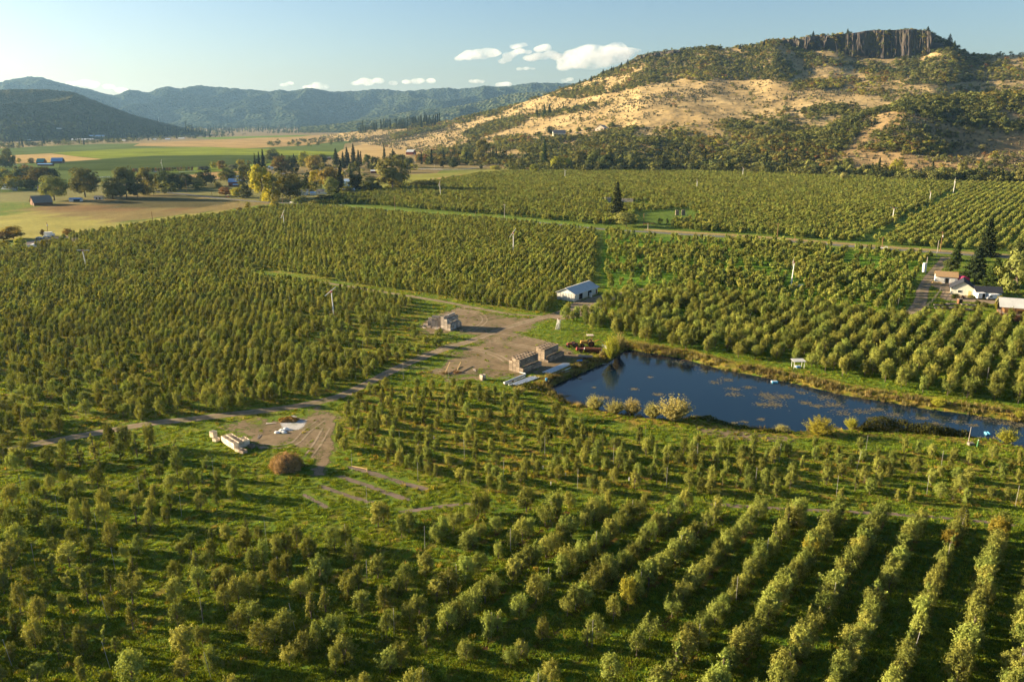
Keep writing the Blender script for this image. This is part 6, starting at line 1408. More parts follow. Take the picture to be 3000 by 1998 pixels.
for q, (u, v) in enumerate([(812, 1268), (826, 1262), (838, 1258), (832, 1268)]):
    p = G(u, v); t = thing('white_sack', p, f"crumpled white sack on the bare dirt, {ordinal(q+1)} of four", 'sack', 'white sacks on the bare dirt'); t['label'] = 'crumpled white sack dumped below the ash on the bare dirt'
    rg = np.random.default_rng(q+3); b = MB(); V = []
    for i in range(5):
        a = i/4*math.pi/2
        for j in range(10): c_ = j/10*6.283; r = .9*(1+.25*rg.random()); V.append((r*.75*math.cos(a)*math.cos(c_), r*.5*math.cos(a)*math.sin(c_), .45*math.sin(a)*(1+.2*rg.random())))
    b.add(V, [(i*10+j, i*10+(j+1) % 10, (i+1)*10+(j+1) % 10, (i+1)*10+j) for i in range(4) for j in range(10)]); b.build('sack', WH, t)
a, b_ = G(1030, 1366), G(1076, 1378); b_.z = .4; o = MB().tube((0, 0, .1), Vector((b_.x-a.x, b_.y-a.y, .3)), .07, .07, 6).tube(Vector((b_.x-a.x, b_.y-a.y, .5)), Vector((b_.x-a.x, b_.y-a.y-.5, 0)), .07, .07, 6).build('timber_post', M['lumber']); o.location = (a.x, a.y, 0); tag(o, 'broken yellow timber post lying on the longest soil strip', 'post')

# ------------------------------------------------------------------ machinery by the pond
def wheel(parent, c, r, w_, rz=0.0):
    d = Vector((-math.sin(rz), math.cos(rz), 0))*w_/2; c = Vector(c)
    o = MB().tube(c-d, c+d, r, r, 14).build('wheel', M['black'], parent); MB().tube(c-d*1.08, c+d*1.08, r*.55, r*.55, 10).build('rim', M['rust'], o)
def cy5(x, y, z=0): return G(1450+x/5.8875, 960+y/5.8875, z)
def tractor(p, rz, s, body, label, canopy=False):
    t = thing('tractor', p, label, 'tractor', None, rz); t.scale = (s, s, s)
    for y in (-.75, .75): wheel(t, (-.75, y, .72), .72, .38)
    for y in (-.62, .62): wheel(t, (1.15, y, .42), .42, .25)
    MB().box((.75, 0, 1.05), (1.5, .62, .62)).box((-.1, 0, .85), (1.0, .5, .5)).build('hood', M[body], t, bevel=.06)
    MB().box((-.75, -.75, 1.38), (.95, .42, .08)).box((-.75, .75, 1.38), (.95, .42, .08)).build('fender', M[body], t, bevel=.02)
    MB().box((-.55, 0, 1.15), (.45, .5, .12)).box((-.78, 0, 1.4), (.08, .5, .45)).build('seat', M['black'], t)
    MB().tube((.0, 0, 1.3), (-.22, 0, 1.6), .03, .03, 6).tube((-.25, 0, 1.6), (-.2, 0, 1.62), .2, .2, 12).build('steering_wheel', M['black'], t)
    MB().tube((.9, .15, 1.3), (.9, .15, 2.1), .04, .04, 6).build('exhaust', M['rust'], t)
    if canopy:
        f = MB(); [f.tube((x, y, 1.2), (x, y, 2.55), .04, .04, 6) for x in (-1.0,) for y in (-.5, .5)]; f.build('canopy_post', M['rust'], t); MB().box((-.6, 0, 2.6), (1.5, 1.35, .07)).build('canopy', M['tanwall'], t, bevel=.03)
    return t
tractor(cy5(1325, 335), R(200), 1.1, 'red', 'small red tractor right of the farther bin stack')
bt = tractor(cy5(1590, 325), R(185), 1.45, 'yellow', 'old yellow backhoe tractor with a tan canopy', True)
ar = MB().tube((-1.4, 0, .9), (-2.6, 0, 1.5), .14, .12, 6).tube((-2.6, 0, 1.5), (-3.6, .2, 1.0), .11, .10, 6).tube((-3.6, .2, 1.0), (-4.0, .2, .3), .10, .08, 6); ar.box((-4.0, .2, .25), (.5, .5, .4)); ar.build('backhoe_arm', M['yellow'], bt)
ld = MB().tube((.2, -.5, .9), (2.1, -.5, .5), .07, .07, 6).tube((.2, .5, .9), (2.1, .5, .5), .07, .07, 6); ld.build('loader_arm', M['yellow'], bt); MB().prism([(2.1, .1), (2.7, .1), (2.75, .25), (2.25, .75), (2.1, .75)], -.8, .8).build('bucket', M['rust'], bt)
t = thing('tank_trailer', cy5(1690, 430), 'rusty cylinder tank trailer below the yellow tractor', 'tank trailer', None, R(-10))
MB().tube((-2.6, 0, 1.05), (2.6, 0, 1.05), .62, .62, 14).build('tank', M['rust'], t); MB().tube((2.6, 0, 1.05), (2.75, 0, 1.05), .6, .35, 12).tube((-2.75, 0, 1.05), (-2.6, 0, 1.05), .35, .6, 12).build('end_cap', M['galv'], t); MB().box((0, 0, .38), (5.4, .8, .12)).build('chassis', M['rust'], t)
for x in (-1.4, 1.4):
    for y in (-.62, .62): wheel(t, (x, y, .38), .38, .22)
t = thing('spray_trailer', cy5(1470, 420), 'dark red two-wheeled sprayer left of the rusty tank', 'sprayer', None, R(10))
MB().box((0, 0, .95), (2.6, 1.1, .6)).box((-1.0, 0, 1.4), (.5, .9, .4)).build('body', M['red'], t, bevel=.08); MB().tube((1.3, 0, .6), (2.3, 0, .45), .06, .05, 6).build('tow_bar', M['rust'], t)
for y in (-.72, .72): wheel(t, (.1, y, .55), .55, .28)
t = thing('scrap_bucket', cy5(1910, 350), 'pale metal loader bucket in the weeds by the willow', 'loader bucket', None, .6)
MB().prism([(-.7, 0), (.7, 0), (.8, .2), (.1, .95), (-.7, .9)], -1.1, 1.1).build('shell', M['galv'], t); MB().box((0, 0, 1.0), (.2, 1.6, .12)).build('lip', M['yellow'], t)
t = thing('flatbed_trailer', cy5(1560, 535), 'pale plank flatbed trailer on the pond side of the yard', 'trailer', None, R(-8))
MB().box((0, 0, .82), (4.4, 2.1, .10)).build('deck', M['greywood'], t); MB().box((0, 0, .68), (4.2, .16, .16)).box((0, .6, .68), (4.2, .1, .14)).box((0, -.6, .68), (4.2, .1, .14)).build('frame', M['rust'], t)
for y in (-.8, .8): wheel(t, (-.3, y, .4), .4, .2)
t = thing('blue_tarp', cy5(1460, 575), 'crumpled blue tarp under the plank trailer edge', 'tarp'); MB().add([(-.9, -.5, .05), (.9, -.4, .1), (.8, .5, .3), (-.8, .4, .15), (0, 0, .45)], [(0, 1, 4), (1, 2, 4), (2, 3, 4), (3, 0, 4)]).build('sheet', M['blue'], t)
t = thing('blue_barrel', cy5(887, 922), 'small blue barrel on the bank by the pipes', 'barrel'); MB().tube((0, 0, 0), (0, 0, .85), .3, .3, 12).build('barrel', M['cyan'], t); MB().tube((0, 0, .85), (0, 0, .9), .31, .28, 12).build('lid', M['blue'], t)
t = thing('pallet', cy5(690, 1040), 'pale pallet half hidden in weeds at the yard corner', 'pallet', None, -.1); b = MB(); [b.box((0, y, .18), (2.6, .16, .04)) for y in (-.6, -.3, 0, .3, .6)]; b.build('boards', M['binpale'], t); b = MB(); [b.box((x, 0, .08), (.1, 1.4, .15)) for x in (-1.2, 0, 1.2)]; b.build('skids', M['bindark'], t)
# loose boards, tyres and crates lying about the yards
cl = [(1480, 1108, 'plank', 'grey plank on the dirt left of the nearer bin stack'), (1392, 1085, 'plank', 'loose plank lying near the lone bin pair'), (1560, 1105, 'plank', 'broken plank in the weeds below the nearer bin stack'), (1240, 960, 'plank', 'pale plank in front of the upper yard stack'), (1660, 1090, 'plank', 'plank beside the long pipe bundle'), (1720, 1062, 'tyre', 'old tyre by the plank trailer'), (1668, 1036, 'tyre', 'old tyre left of the rusty tank'), (1500, 1118, 'tyre', 'tyre lying at the loose pipes'), (1604, 1080, 'crate', 'broken crate between the bins and long pipes'), (1568, 1092, 'crate', 'grey crate at the foot of the nearer stack'), (1700, 1072, 'crate', 'small crate beside the blue tarp'), (1352, 972, 'crate', 'single crate right of the upper yard stack'), (760, 1280, 'plank', 'plank on the bare dirt near the cream bins'), (795, 1240, 'plank', 'charred plank beside the burnt debris')]
for q, (u, v, kd, lb) in enumerate(cl):
    p = G(u, v); t = thing(kd, p, lb, kd, None, q*1.7)
    if kd == 'plank': MB().box((0, 0, .06), (2.4, .28, .06)).box((.3, .35, .09), (1.9, .2, .06), .2).build('board', M['binpale' if q % 2 else 'greywood'], t)
    elif kd == 'tyre': MB().tube((0, 0, .02), (0, 0, .26), .5, .5, 14).build('tread', M['black'], t); MB().tube((0, 0, .26), (0, 0, .275), .28, .28, 12).build('hub', M['rust'], t)
    else: o = link('crate_box', BMS['bindark'], None, t); o.scale = (.7, .8, .6)
# shelter, floats, pump
p = G(2337, 1077); t = thing('shelter', p, 'small open shelter with white flat roof on the far bank', 'shelter', None, .05)
b = MB(); [b.tube((x, y, 0), (x, y, 2.1+(.15 if y > 0 else 0)), .06, .06, 6) for x in (-1.5, 1.5) for y in (-.9, .9)]; b.build('post', WH, t); M2 = Matrix.Translation((0, 0, 2.25)) @ Matrix.Rotation(.1, 4, 'X'); MB().box((0, 0, 0), (3.7, 2.5, .1), M=M2).build('roof', M['galv'], t)
b = MB().box((0, .2, .5), (1.6, .7, .1)).box((-.6, .2, .25), (.1, .6, .5)).box((.6, .2, .25), (.1, .6, .5)); b.build('bench', WH, t)
t = thing('blue_pump', p+Vector((.1, -.3, 0)), 'blue pump under the open shelter roof', 'pump'); MB().tube((-.5, 0, .35), (.5, 0, .35), .3, .3, 10).build('motor', M['blue'], t); MB().box((0, 0, .06), (1.2, .7, .12)).build('base', M['concrete'], t)
t = thing('pond_float', G(2269, 1120, PZ), 'blue and white float near the far bank below the shelter', 'float'); [MB().tube((-.8, y, .12), (.8, y, .12), .3, .3, 10).build('drum', M['cyan' if y < 0 else 'white'], t) for y in (-.4, .4)]
t = thing('pond_float', G(2893, 1272, PZ), 'pair of light blue drums floating by the yellow shrub', 'float'); [MB().tube((-.15+x, -.75, .15), (.15+x, .75, .15), .27, .27, 12).build('drum', M['cyan'], t) for x in (-.3, .3)]
t = thing('pump_intake', G(2843, 1303), 'concrete pump intake with a thin pole at the pond edge', 'pump', None, .2); MB().box((0, 0, .3), (1.3, .9, .6)).build('housing', M['greywood'], t, bevel=.05); MB().tube((-.2, .5, .3), (.1, .7, 4.0), .07, .05, 7).build('pole', M['palepole'], t); MB().tube((.8, -.3, .2), (2.4, .9, -.9), .14, .14, 8).build('pipe', M['rust'], t)
t = thing('green_standpipe', G(2846, 1302)+Vector((.6, -1.1, 0)), 'short green standpipe in front of the pump intake', 'standpipe'); MB().tube((0, 0, 0), (.15, 0, 1.5), .11, .11, 8).build('pipe', mat('green paint', (.10, .30, .12), .6), t); MB().tube((.15, 0, 1.5), (.16, 0, 1.6), .15, .15, 8).build('cap', WH, t)
t = thing('floating_log', G(1780, 1066, PZ), 'pale floating log near the left pond bank', 'log', None, .25); MB().tube((-1.7, 0, .02), (1.7, 0, .05), .16, .11, 7).build('stem', M['palepole'], t)
t = thing('floating_log', G(2008, 1056, PZ), 'short brown log by the far left pond bank', 'log', None, -.2); MB().tube((-1.2, 0, .02), (1.2, 0, .05), .14, .10, 7).build('stem', M['creosote'], t)
# ------------------------------------------------------------------ right-hand farmstead
def c4p(x, y, z=0): return G(2600+x/5.81, 680+y/5.81, z)
def bld(name, a, b, depth_, hw, hr, wm, rm, label, over=.4, side=1, **k):
    """building whose near long wall runs a -> b"""
    e = (b-a); L = e.length; rz = math.atan2(e.y, e.x); n_ = Vector((-math.sin(rz), math.cos(rz), 0)); c = (a+b)/2+n_*depth_/2*side
    return gable(name, c, rz, L, depth_, hw, hr, wm, rm, label, 'building', over, **k)
bld('garage', c4p(815, 860), c4p(1180, 885), 6.5, 2.9, 4.6, M['white'], M['shingle'], 'white garage with tan shingle roof by the driveway', doors=(('-', .2, 1.3, .02, 2.2, DK),), wins=(('-', -2.4, 3.4, .4, 1.7, M['metalwall']), ('-', 2.4, 2.2, .3, 1.8, M['metalwall'])))
pG = c4p(1315, 1075); gb = gable('house', pG+Vector((1.0, 4.0, 0)), R(62), 9.0, 8.6, 2.8, 5.6, M['cream'], M['darkroof'], 'pale house with dark gabled roof facing the raised beds', over=.6, doors=(('w', -2.6, 1.0, .02, 2.0, M['lumber']),), wins=(('w', 1.0, 1.6, .9, 1.2, M['glass']),))
bld('house_wing', c4p(1500, 1120), c4p(1935, 1140), 6.0, 2.7, 4.3, M['cream'], M['darkroof'], 'low dark roofed wing behind the white vans', over=.5, wins=(('-', 2, 1.6, .9, 1.1, M['glass']),))
# open hay barn at the right edge
a, b_ = c4p(1905, 1500), c4p(2640, 1560); e = b_-a; rz = math.atan2(e.y, e.x); L = e.length
t = thing('hay_barn', (a+b_)/2+Vector((-math.sin(rz), math.cos(rz), 0))*4.0, 'open brown board barn with grey metal roof at the right edge', 'barn', None, rz)
hx = L/2
b = MB(); [b.box((x, y, 2.6), (.25, .25, 5.2)) for x in np.linspace(-hx+.2, hx-.2, 4) for y in (-3.8, 3.8)]; b.build('post', M['brownwood'], t)
b = MB()
for k in range(int(L/.32)): b.box((-hx+.2+k*.32, -3.95, 1.15+.04*math.sin(k*9.1)), (.29, .06, 2.3+.1*math.sin(k*5.3)))
for k in range(24): b.box((-hx-.02, -3.6+k*.32, 1.2), (.06, .29, 2.4))
b.build('wall', M['brownwood'], t); b = MB(); [b.box((0, y, z), (L, .14, .2)) for y in (-3.8, 3.8) for z in (2.45, 5.2)]; b.box((0, 0, 2.42), (L-.3, 7.4, .1)); b.build('beam', M['greywood'], t); MB().box((0, 3.7, 2.6), (L, .08, 5.0)).build('back_wall', M['dark'], t)  # back wall coloured near-black, painting in the barn's inner shade
rf = MB()
for s in (-1, 1):
    q = [(-hx-.7, 0, 7.6), (hx+.7, 0, 7.6), (hx+.7, s*4.7, 4.95), (-hx-.7, s*4.7, 4.95)]; tp = [(x, y, z+.1) for x, y, z in q]; f = [(0, 1, 2, 3), (7, 6, 5, 4), (0, 4, 5, 1), (1, 5, 6, 2), (2, 6, 7, 3), (3, 7, 4, 0)]; rf.add(q+tp, f if s < 0 else [i[::-1] for i in f])
rf.build('roof', M['galv'], t); MB().box((0, 0, 3.1), (L*.8, 5.5, 1.2)).build('hay', M['straw'], t)
# vehicles
def vehicle(p, rz, kind, paint, label, s=1.0):
    t = thing(kind, p, label, {'van': 'van', 'car': 'car', 'pickup_truck': 'truck'}[kind], None, rz); t.scale = (s, s, s)
    if kind == 'van': prof = [(-2.6, .45), (2.5, .45), (2.65, .9), (2.2, 1.15), (1.5, 2.05), (1.2, 2.15), (-2.5, 2.15), (-2.6, 2.0)]; hw_ = .95
    elif kind == 'car': prof = [(-2.1, .4), (2.1, .4), (2.15, .75), (1.2, .92), (.55, 1.4), (-1.1, 1.42), (-1.75, .98), (-2.15, .9)]; hw_ = .85
    else: prof = [(-2.6, .55), (2.5, .55), (2.55, 1.0), (1.4, 1.15), (.9, 1.8), (-.4, 1.82), (-.5, 1.15), (-2.6, 1.15)]; hw_ = .92
    MB().prism(prof, -hw_, hw_).build('body', M[paint], t, bevel=.07)
    if kind == 'van': gl_ = [(1.05, 1.3, 1.2, .55)]
    elif kind == 'car': gl_ = [(-.3, 1.15, 1.5, .34)]
    else: gl_ = [(.25, 1.48, .9, .4)]
    for x, z, l, h in gl_: MB().box((x, hw_+.005, z), (l, .03, h)).box((x, -hw_-.005, z), (l, .03, h)).build('side_window', M['glass'], t)
    Mw = Matrix.Translation({'van': (1.90, 0, 1.62), 'car': (.9, 0, 1.18), 'pickup_truck': (1.17, 0, 1.5)}[kind]) @ Matrix.Rotation({'van': .66, 'car': .95, 'pickup_truck': .65}[kind], 4, 'Y'); MB().box((.02, 0, 0), (.05, hw_*1.7, .62), M=Mw).build('windscreen', M['glass'], t)
    wx = 1.6 if kind != 'car' else 1.3
    for x in (-wx, wx):
        for y in (-hw_+.05, hw_-.05): wheel(t, (x, y, .36), .36, .24)
    for y in (-.6, .6): MB().box((prof[2][0]-.02, y, prof[2][1]-.05), (.08, .3, .18)).build('headlight', M['galv'], t)
    return t
vehicle(c4p(1770, 1148), R(186), 'van', 'white', 'white van parked beside the grey roofed barn', 1.05)
t = thing('box_trailer', c4p(1570, 1140), 'white box trailer with a dark open door by the van', 'trailer', None, R(5)); MB().box((0, 0, 1.55), (3.4, 2.1, 2.1)).build('box', WH, t, bevel=.05); MB().box((.75, -1.07, 1.5), (1.1, .06, 1.8)).build('door', DK, t); MB().box((0, 0, .45), (3.6, 1.5, .12)).build('chassis', M['black'], t); [wheel(t, (-.3, y, .36), .36, .22) for y in (-.9, .9)]  # door panel is painted shade of the open doorway
vehicle(c4p(1150, 915), R(150), 'car', 'red', 'red and white car parked in front of the white garage', 1.05)
t = thing('red_tent', c4p(1245, 870), 'magenta covered arched shelter on brown boards behind the garage', 'shelter', None, .1)
b = MB(); nseg = 10; prof = [(1.9*1.25*math.cos(i/nseg*math.pi), 1.7+1.7*math.sin(i/nseg*math.pi)) for i in range(nseg+1)]; b.prism(prof, -2.6, 2.6); b.build('cover', M['pink'], t); b = MB(); [b.box((-2.3+k*.3, -2.65, .85), (.26, .06, 1.7)) for k in range(16)]; [b.box((s*2.38, -2.5+k*.3, .85), (.06, .26, 1.7)) for k in range(17) for s in (-1, 1)]; b.build('board_wall', M['brownwood'], t)
p = c4p(620, 690); t = thing('water_tank', p, 'upright white cylinder tank on the grass by the driveway', 'tank'); MB().tube((0, 0, .35), (-.15, 0, 4.4), .85, .85, 14).build('vessel', WH, t); MB().tube((-.15, 0, 4.4), (-.15, 0, 4.65), .85, .4, 14).build('top', WH, t); b = MB(); [b.box((math.cos(a)*.7, math.sin(a)*.7, .17), (.16, .16, .34)) for a in (0.5, 2.1, 3.7, 5.3)]; b.build('foot', M['concrete'], t)
t = thing('lumber_pile', c4p(830, 890), 'pile of fresh yellow lumber beside the white garage', 'lumber', None, R(-20)); b = MB(); rg = random.Random(4); [b.box((rg.uniform(-.4, .4), y*.35-1.0, .2+z*.22), (3.6+rg.uniform(-.5, .5), .3, .18), rg.uniform(-.06, .06)) for y in range(6) for z in range(5-abs(y-2))]; b.build('planks', M['lumber'], t)
t = thing('lawn_mower', c4p(1290, 1125), 'red ride-on mower beside the pale house', 'mower', None, .4); MB().box((0, 0, .55), (1.3, .7, .45)).build('hood', M['red'], t, bevel=.08); MB().box((-.5, 0, .95), (.4, .5, .4)).build('seat', M['black'], t); [wheel(t, (x, y, .24), .24, .18) for x in (-.5, .5) for y in (-.4, .4)]
t = thing('garden_shed', c4p(1225, 1220), 'small brown wooden hut among the raised beds', 'hut', None, .1); MB().box((0, 0, .95), (1.5, 1.2, 1.9)).build('wall', M['brownwood'], t); MB().box((0, 0, 1.95), (1.8, 1.5, .12)).build('roof', M['greywood'], t); MB().box((0, -.62, .8), (.6, .05, 1.5)).build('door', DK, t)
bi = 0
for x, y in [(870, 1250), (980, 1240), (1090, 1230), (880, 1300), (1010, 1300), (1110, 1290), (1220, 1310), (1320, 1320), (1400, 1330), (1330, 1240), (1420, 1250)]:
    bi += 1; p = c4p(x, y); t = thing('raised_bed', p, f"grey raised garden bed by the barn, {ordinal(bi)} listed from the back left", 'garden bed', 'raised garden beds', R(-4)); t['label'] = f"grey framed garden bed, {ordinal((bi-1) % 3+1) if bi < 4 else ordinal(bi-3)} in the {'back' if bi < 4 else 'front'} row from the driveway"
    b = MB(); b.box((0, -.75, .2), (3.2, .08, .4)).box((0, .75, .2), (3.2, .08, .4)).box((-1.6, 0, .2), (.08, 1.42, .4)).box((1.6, 0, .2), (.08, 1.42, .4)); b.build('frame', M['greywood'], t); MB().box((0, 0, .15), (3.1, 1.4, .3)).build('soil', mat('bed soil', (.09, .075, .065), .95) if bi == 1 else bpy.data.materials['bed soil'], t)
for q, (x, y, h, w_) in enumerate([(930, 1250, 60, 90), (1160, 1330, 80, 110), (1000, 1320, 70, 80), (1460, 1330, 70, 90), (1520, 1250, 90, 100), (1640, 1280, 90, 130), (1160, 1130, 80, 150), (1430, 1130, 60, 120), (880, 1300, 50, 60), (1120, 1395, 70, 120)]):
    bigtree(2600+x/5.81, 680+y/5.81, h/5.81, w_/5.81, 'oak' if q % 2 else 'bramble', f"garden shrub among the raised beds and pale house, {ordinal(q+1)} by position from the driveway", 'garden_shrub', 'shrubs in the farmstead garden', trunk=False)['label'] = ['low green shrub at the back of the raised beds', 'round dark shrub in front of the raised beds', 'low dark shrub in the middle of the beds', 'green shrub at the right end of the beds', 'tall green shrub right of the brown hut', 'wide green bush left of the grey roofed barn', 'yellowish bush beside the pale gable wall', 'low bush under the pale house windows', 'small shrub at the driveway end of the beds', 'bright bush at the orchard edge below the beds'][q]
# slat fence between driveway and garden
fa = [c4p(900, 1010), c4p(780, 1180), c4p(650, 1310), c4p(560, 1390)]; t = thing('garden_fence', fa[0], 'grey wire and post fence between driveway and raised beds', 'fence'); b = MB(); r = MB()
P = resample([(p.x, p.y) for p in fa], 2.4)
for i, p in enumerate(P):
    q = p-Vector((fa[0].x, fa[0].y, 0)); b.tube(q, q+Vector((0, 0, 1.7)), .07, .06, 6)
    if i: o_ = P[i-1]-Vector((fa[0].x, fa[0].y, 0)); [r.tube(o_+Vector((0, 0, z)), q+Vector((0, 0, z)), .035, .035, 4) for z in (.5, 1.0, 1.5)]
b.build('post', M['greywood'], t); r.build('rail', M['greywood'], t)

# ------------------------------------------------------------------ buildings on the left and behind
def pxw(u, v): return F/depth(G(u, v))
def small(name, u0, u1, v, dpx, hwpx, hrpx, wm, rm, label, rz=None, p=None, **k):
    a = p or G((u0+u1)/2, v); s = F/depth(a); L = (u1-u0)/s
    return gable(name, Vector((a.x, a.y+dpx/s/2, a.z)), 0 if rz is None else rz, L, dpx/s, hwpx/s, hrpx/s, wm, rm, label, 'building', .4, **k)
# old brown barn, gable to the right
a = G(120, 602); s = F/depth(a); t = gable('old_barn', Vector((a.x-2.0, a.y+4.5, 0)), R(42), 14, 13.5, 2.6, 7.6, M['brownwood'], M['greywood'], 'old weathered brown barn with a steep patched roof', 'barn', .5, doors=(('w', -2, 2.0, .02, 2.4, DK),))
small('shed', 203, 236, 591, 14, 7, 10, M['white'], M['bluroof'], 'small white shed with blue roof and dark open side', doors=(('-', 1.6, 5.5, .05, 2.0, DK),))
small('shed', 276, 300, 585, 12, 6, 10, M['white'], M['greyroof'], 'small white shed with grey roof beside the dark trees', doors=(('-', -1.5, 1.2, .05, 1.8, DK), ('-', 1.5, 1.2, .05, 1.8, DK)))
small('house', 4, 34, 556, 30, 9, 17, M['white'], M['greyroof'], 'white gabled house at the left edge below the dark trees', rz=R(75), wins=(('w', 0, 1.2, 1.0, 1.4, M['glass']),))
small('house', 108, 122, 560, 26, 9, 15, M['tanwall'], M['greyroof'], 'grey roofed house hidden behind the olive tree', rz=R(10))
small('barn', 106, 126, 481, 22, 6, 15, M['brownwood'], M['greenroof'], 'brown barn with a green roof in the valley', rz=R(6))
small('barn', 148, 178, 480, 26, 7, 16, M['brownwood'], M['bluroof'], 'brown barn with a steep blue roof in the valley', rz=R(12))
small('lean_to', 110, 152, 487, 12, 5, 7, M['brownwood'], M['bluroof'], 'low lean-to with a long blue roof before the green barn')
small('house', 668, 704, 545, 30, 11, 20, M['redwood'], M['bluroof'], 'red boarded house with a blue metal roof', rz=R(8), doors=(('-', 2, 2.5, .05, 2.2, DK),))
small('porch', 683, 709, 546, 8, 4, 6, M['redwood'], M['paleblue'], 'pale roofed porch in front of the blue roofed house')
small('house', 668, 688, 530, 22, 8, 18, M['cream'], M['greyroof'], 'cream gabled house behind the blue roofed house', rz=R(80))
small('house', 684, 702, 530, 22, 7, 14, M['white'], M['paleblue'], 'small pale roofed house right behind the blue roofed house')
small('house', 882, 900, 572, 18, 12, 16, M['white'], M['greyroof'], 'white house behind the big brown utility pole', wins=(('-', 0, 1.6, 1.2, 1.4, M['glass']),))
small('house', 908, 924, 572, 14, 6, 9, M['white'], M['paleblue'], 'low white outbuilding right of the white house')
small('house', 928, 955, 569, 16, 8, 12, M['white'], M['greyroof'], 'brown roofed white bungalow among the farm trees', wins=(('-', -2, 1.4, 1.0, 1.2, M['glass']),))
small('house', 1003, 1036, 570, 26, 8, 16, M['cream'], M['galv'], 'pale gabled house with a grey roof by the orchard', rz=R(25), wins=(('w', 0, 1.4, 1.0, 1.2, M['glass']),))
small('house', 1008, 1024, 546, 20, 14, 20, M['paleblue'], M['paleblue'], 'light blue roofed house half hidden by trees')
small('shed', 1055, 1066, 567, 8, 4, 6, M['white'], M['paleblue'], 'tiny pale shed right of the grey roofed gabled house')
small('shed', 1086, 1112, 508, 14, 6, 9, M['redwood'], M['white'], 'low red shed with a white roof in the farm paddock')
small('house', 786, 798, 498, 14, 6, 10, M['white'], M['bluroof'], 'blue roofed house peeking between the farm trees')
small('house', 800, 834, 518, 16, 6, 10, M['brownwood'], M['greyroof'], 'long grey roofed farmhouse among the trees')
small('house', 930, 942, 500, 10, 5, 7, M['white'], M['white'], 'small white roofed shed behind the gold tree')
small('barn', 1192, 1214, 455, 26, 9, 15, M['redwood'], M['galv'], 'red hay barn with a grey roof at the slope foot', rz=R(-14), doors=(('e', 0, 2.5, .1, 3, WH),))
small('house', 1178, 1206, 476, 14, 6, 10, M['tanwall'], M['greyroof'], 'low grey roofed house below the red hay barn')
small('house', 958, 968, 469, 10, 6, 9, M['brownwood'], M['greyroof'], 'far small brown house beyond the farm trees')
p = onland(1638, 398); s = F/depth(p)
t = gable('hill_house', p+Vector((0, 5, -.3)), R(4), 36/s, 22/s, 8/s, 16/s, M['cream'], M['greyroof'], 'grey roofed house with white terrace on the hill shoulder', 'building', .6, wins=tuple(('-', x, 3.2, .8, 2.8, M['glass']) for x in (-8.5, -4, .5, 5))); MB().box((0, -22/s/2-2.5, -.6), (44/s, 5, 1.2)).build('terrace', M['white'], t)
p = onland(1764, 384); s = F/depth(p)
t = gable('hill_house', p+Vector((0, 5, -.3)), R(60), 30/s, 30/s, 8/s, 17/s, M['tanwall'], M['tanwall'], 'tan gabled house on the hill right of the grey roofed one', 'building', .6, doors=(('w', -2, 4, .1, 3.5, WH),), wins=(('w', 5, 2, 1.2, 2, M['glass']),))
p = onland(1700, 390); t = thing('driveway_wall', p, 'pale low wall between the two hilltop houses', 'wall', None, .05); s = F/depth(p); MB().box((0, 0, .6), (30/s, .5, 1.4)).build('wall', WH, t); MB().box((0, 0, 1.35), (30.4/s, .6, .12)).build('coping', M['concrete'], t)
# far roofs under the left hill
for (u, v, w_, h, rm, lb) in [(275, 402, 54, 5, 'paleblue', 'long pale blue roofed works under the dark hill'), (240, 412, 60, 5, 'white', 'long white roofed building below the blue roofed works'), (170, 379, 14, 3, 'white', 'lone white roof on the dark hill'), (356, 414, 20, 3, 'white', 'white farm roof at the far field edge'), (450, 411, 12, 3, 'white', 'far white roof, left of a pair beyond the fields'), (490, 410, 14, 3, 'paleblue', 'far pale roof, right of a pair beyond the fields'), (530, 408, 16, 3, 'white', 'small white roof at the tan field end'), (80, 412, 12, 3, 'white', 'small roof near the left edge under the hill')]:
    p = onland(u, v); s = F/depth(p); gable('far_building', p+Vector((0, 6, 0)), .1, w_/s, 12, h*.5/s, h/s, M['tanwall'], M[rm], lb, 'building', .5)
p = onland(466, 358); t = thing('hill_mast', p, 'thin pale mast on the shoulder of the dark left hill', 'mast'); MB().tube((0, 0, -1), (0, 0, 20), .9, .5, 7).build('mast', M['white'], t); MB().box((0, 0, 20.4), (2.4, 2.4, .8)).build('head', M['galv'], t)
# white rail fences
def rail(pts, label, post=4.0, h=1.4):
    P = resample(W2(pts), post); o = P[0]; t = thing('rail_fence', (o.x, o.y, 0), label, 'fence'); b = MB(); r = MB()
    for i, p in enumerate(P):
        q = p-o; b.box((q.x, q.y, h/2), (.22, .22, h))
        if i:
            a_ = P[i-1]-o; [r.tube(a_+Vector((0, 0, z)), q+Vector((0, 0, z)), .10, .10, 4) for z in (.45, .9, 1.3)]
    b.build('post', WH, t); r.build('rail', WH, t)
rail([(1200, 497), (1255, 498), (1320, 499), (1370, 497), (1424, 489)], 'long white rail fence round the far paddock')
rail([(525, 507), (560, 504), (572, 502)], 'white rail beside the row of young trees'); rail([(282, 523), (310, 521), (330, 520)], 'short white rail behind the spreading tree')
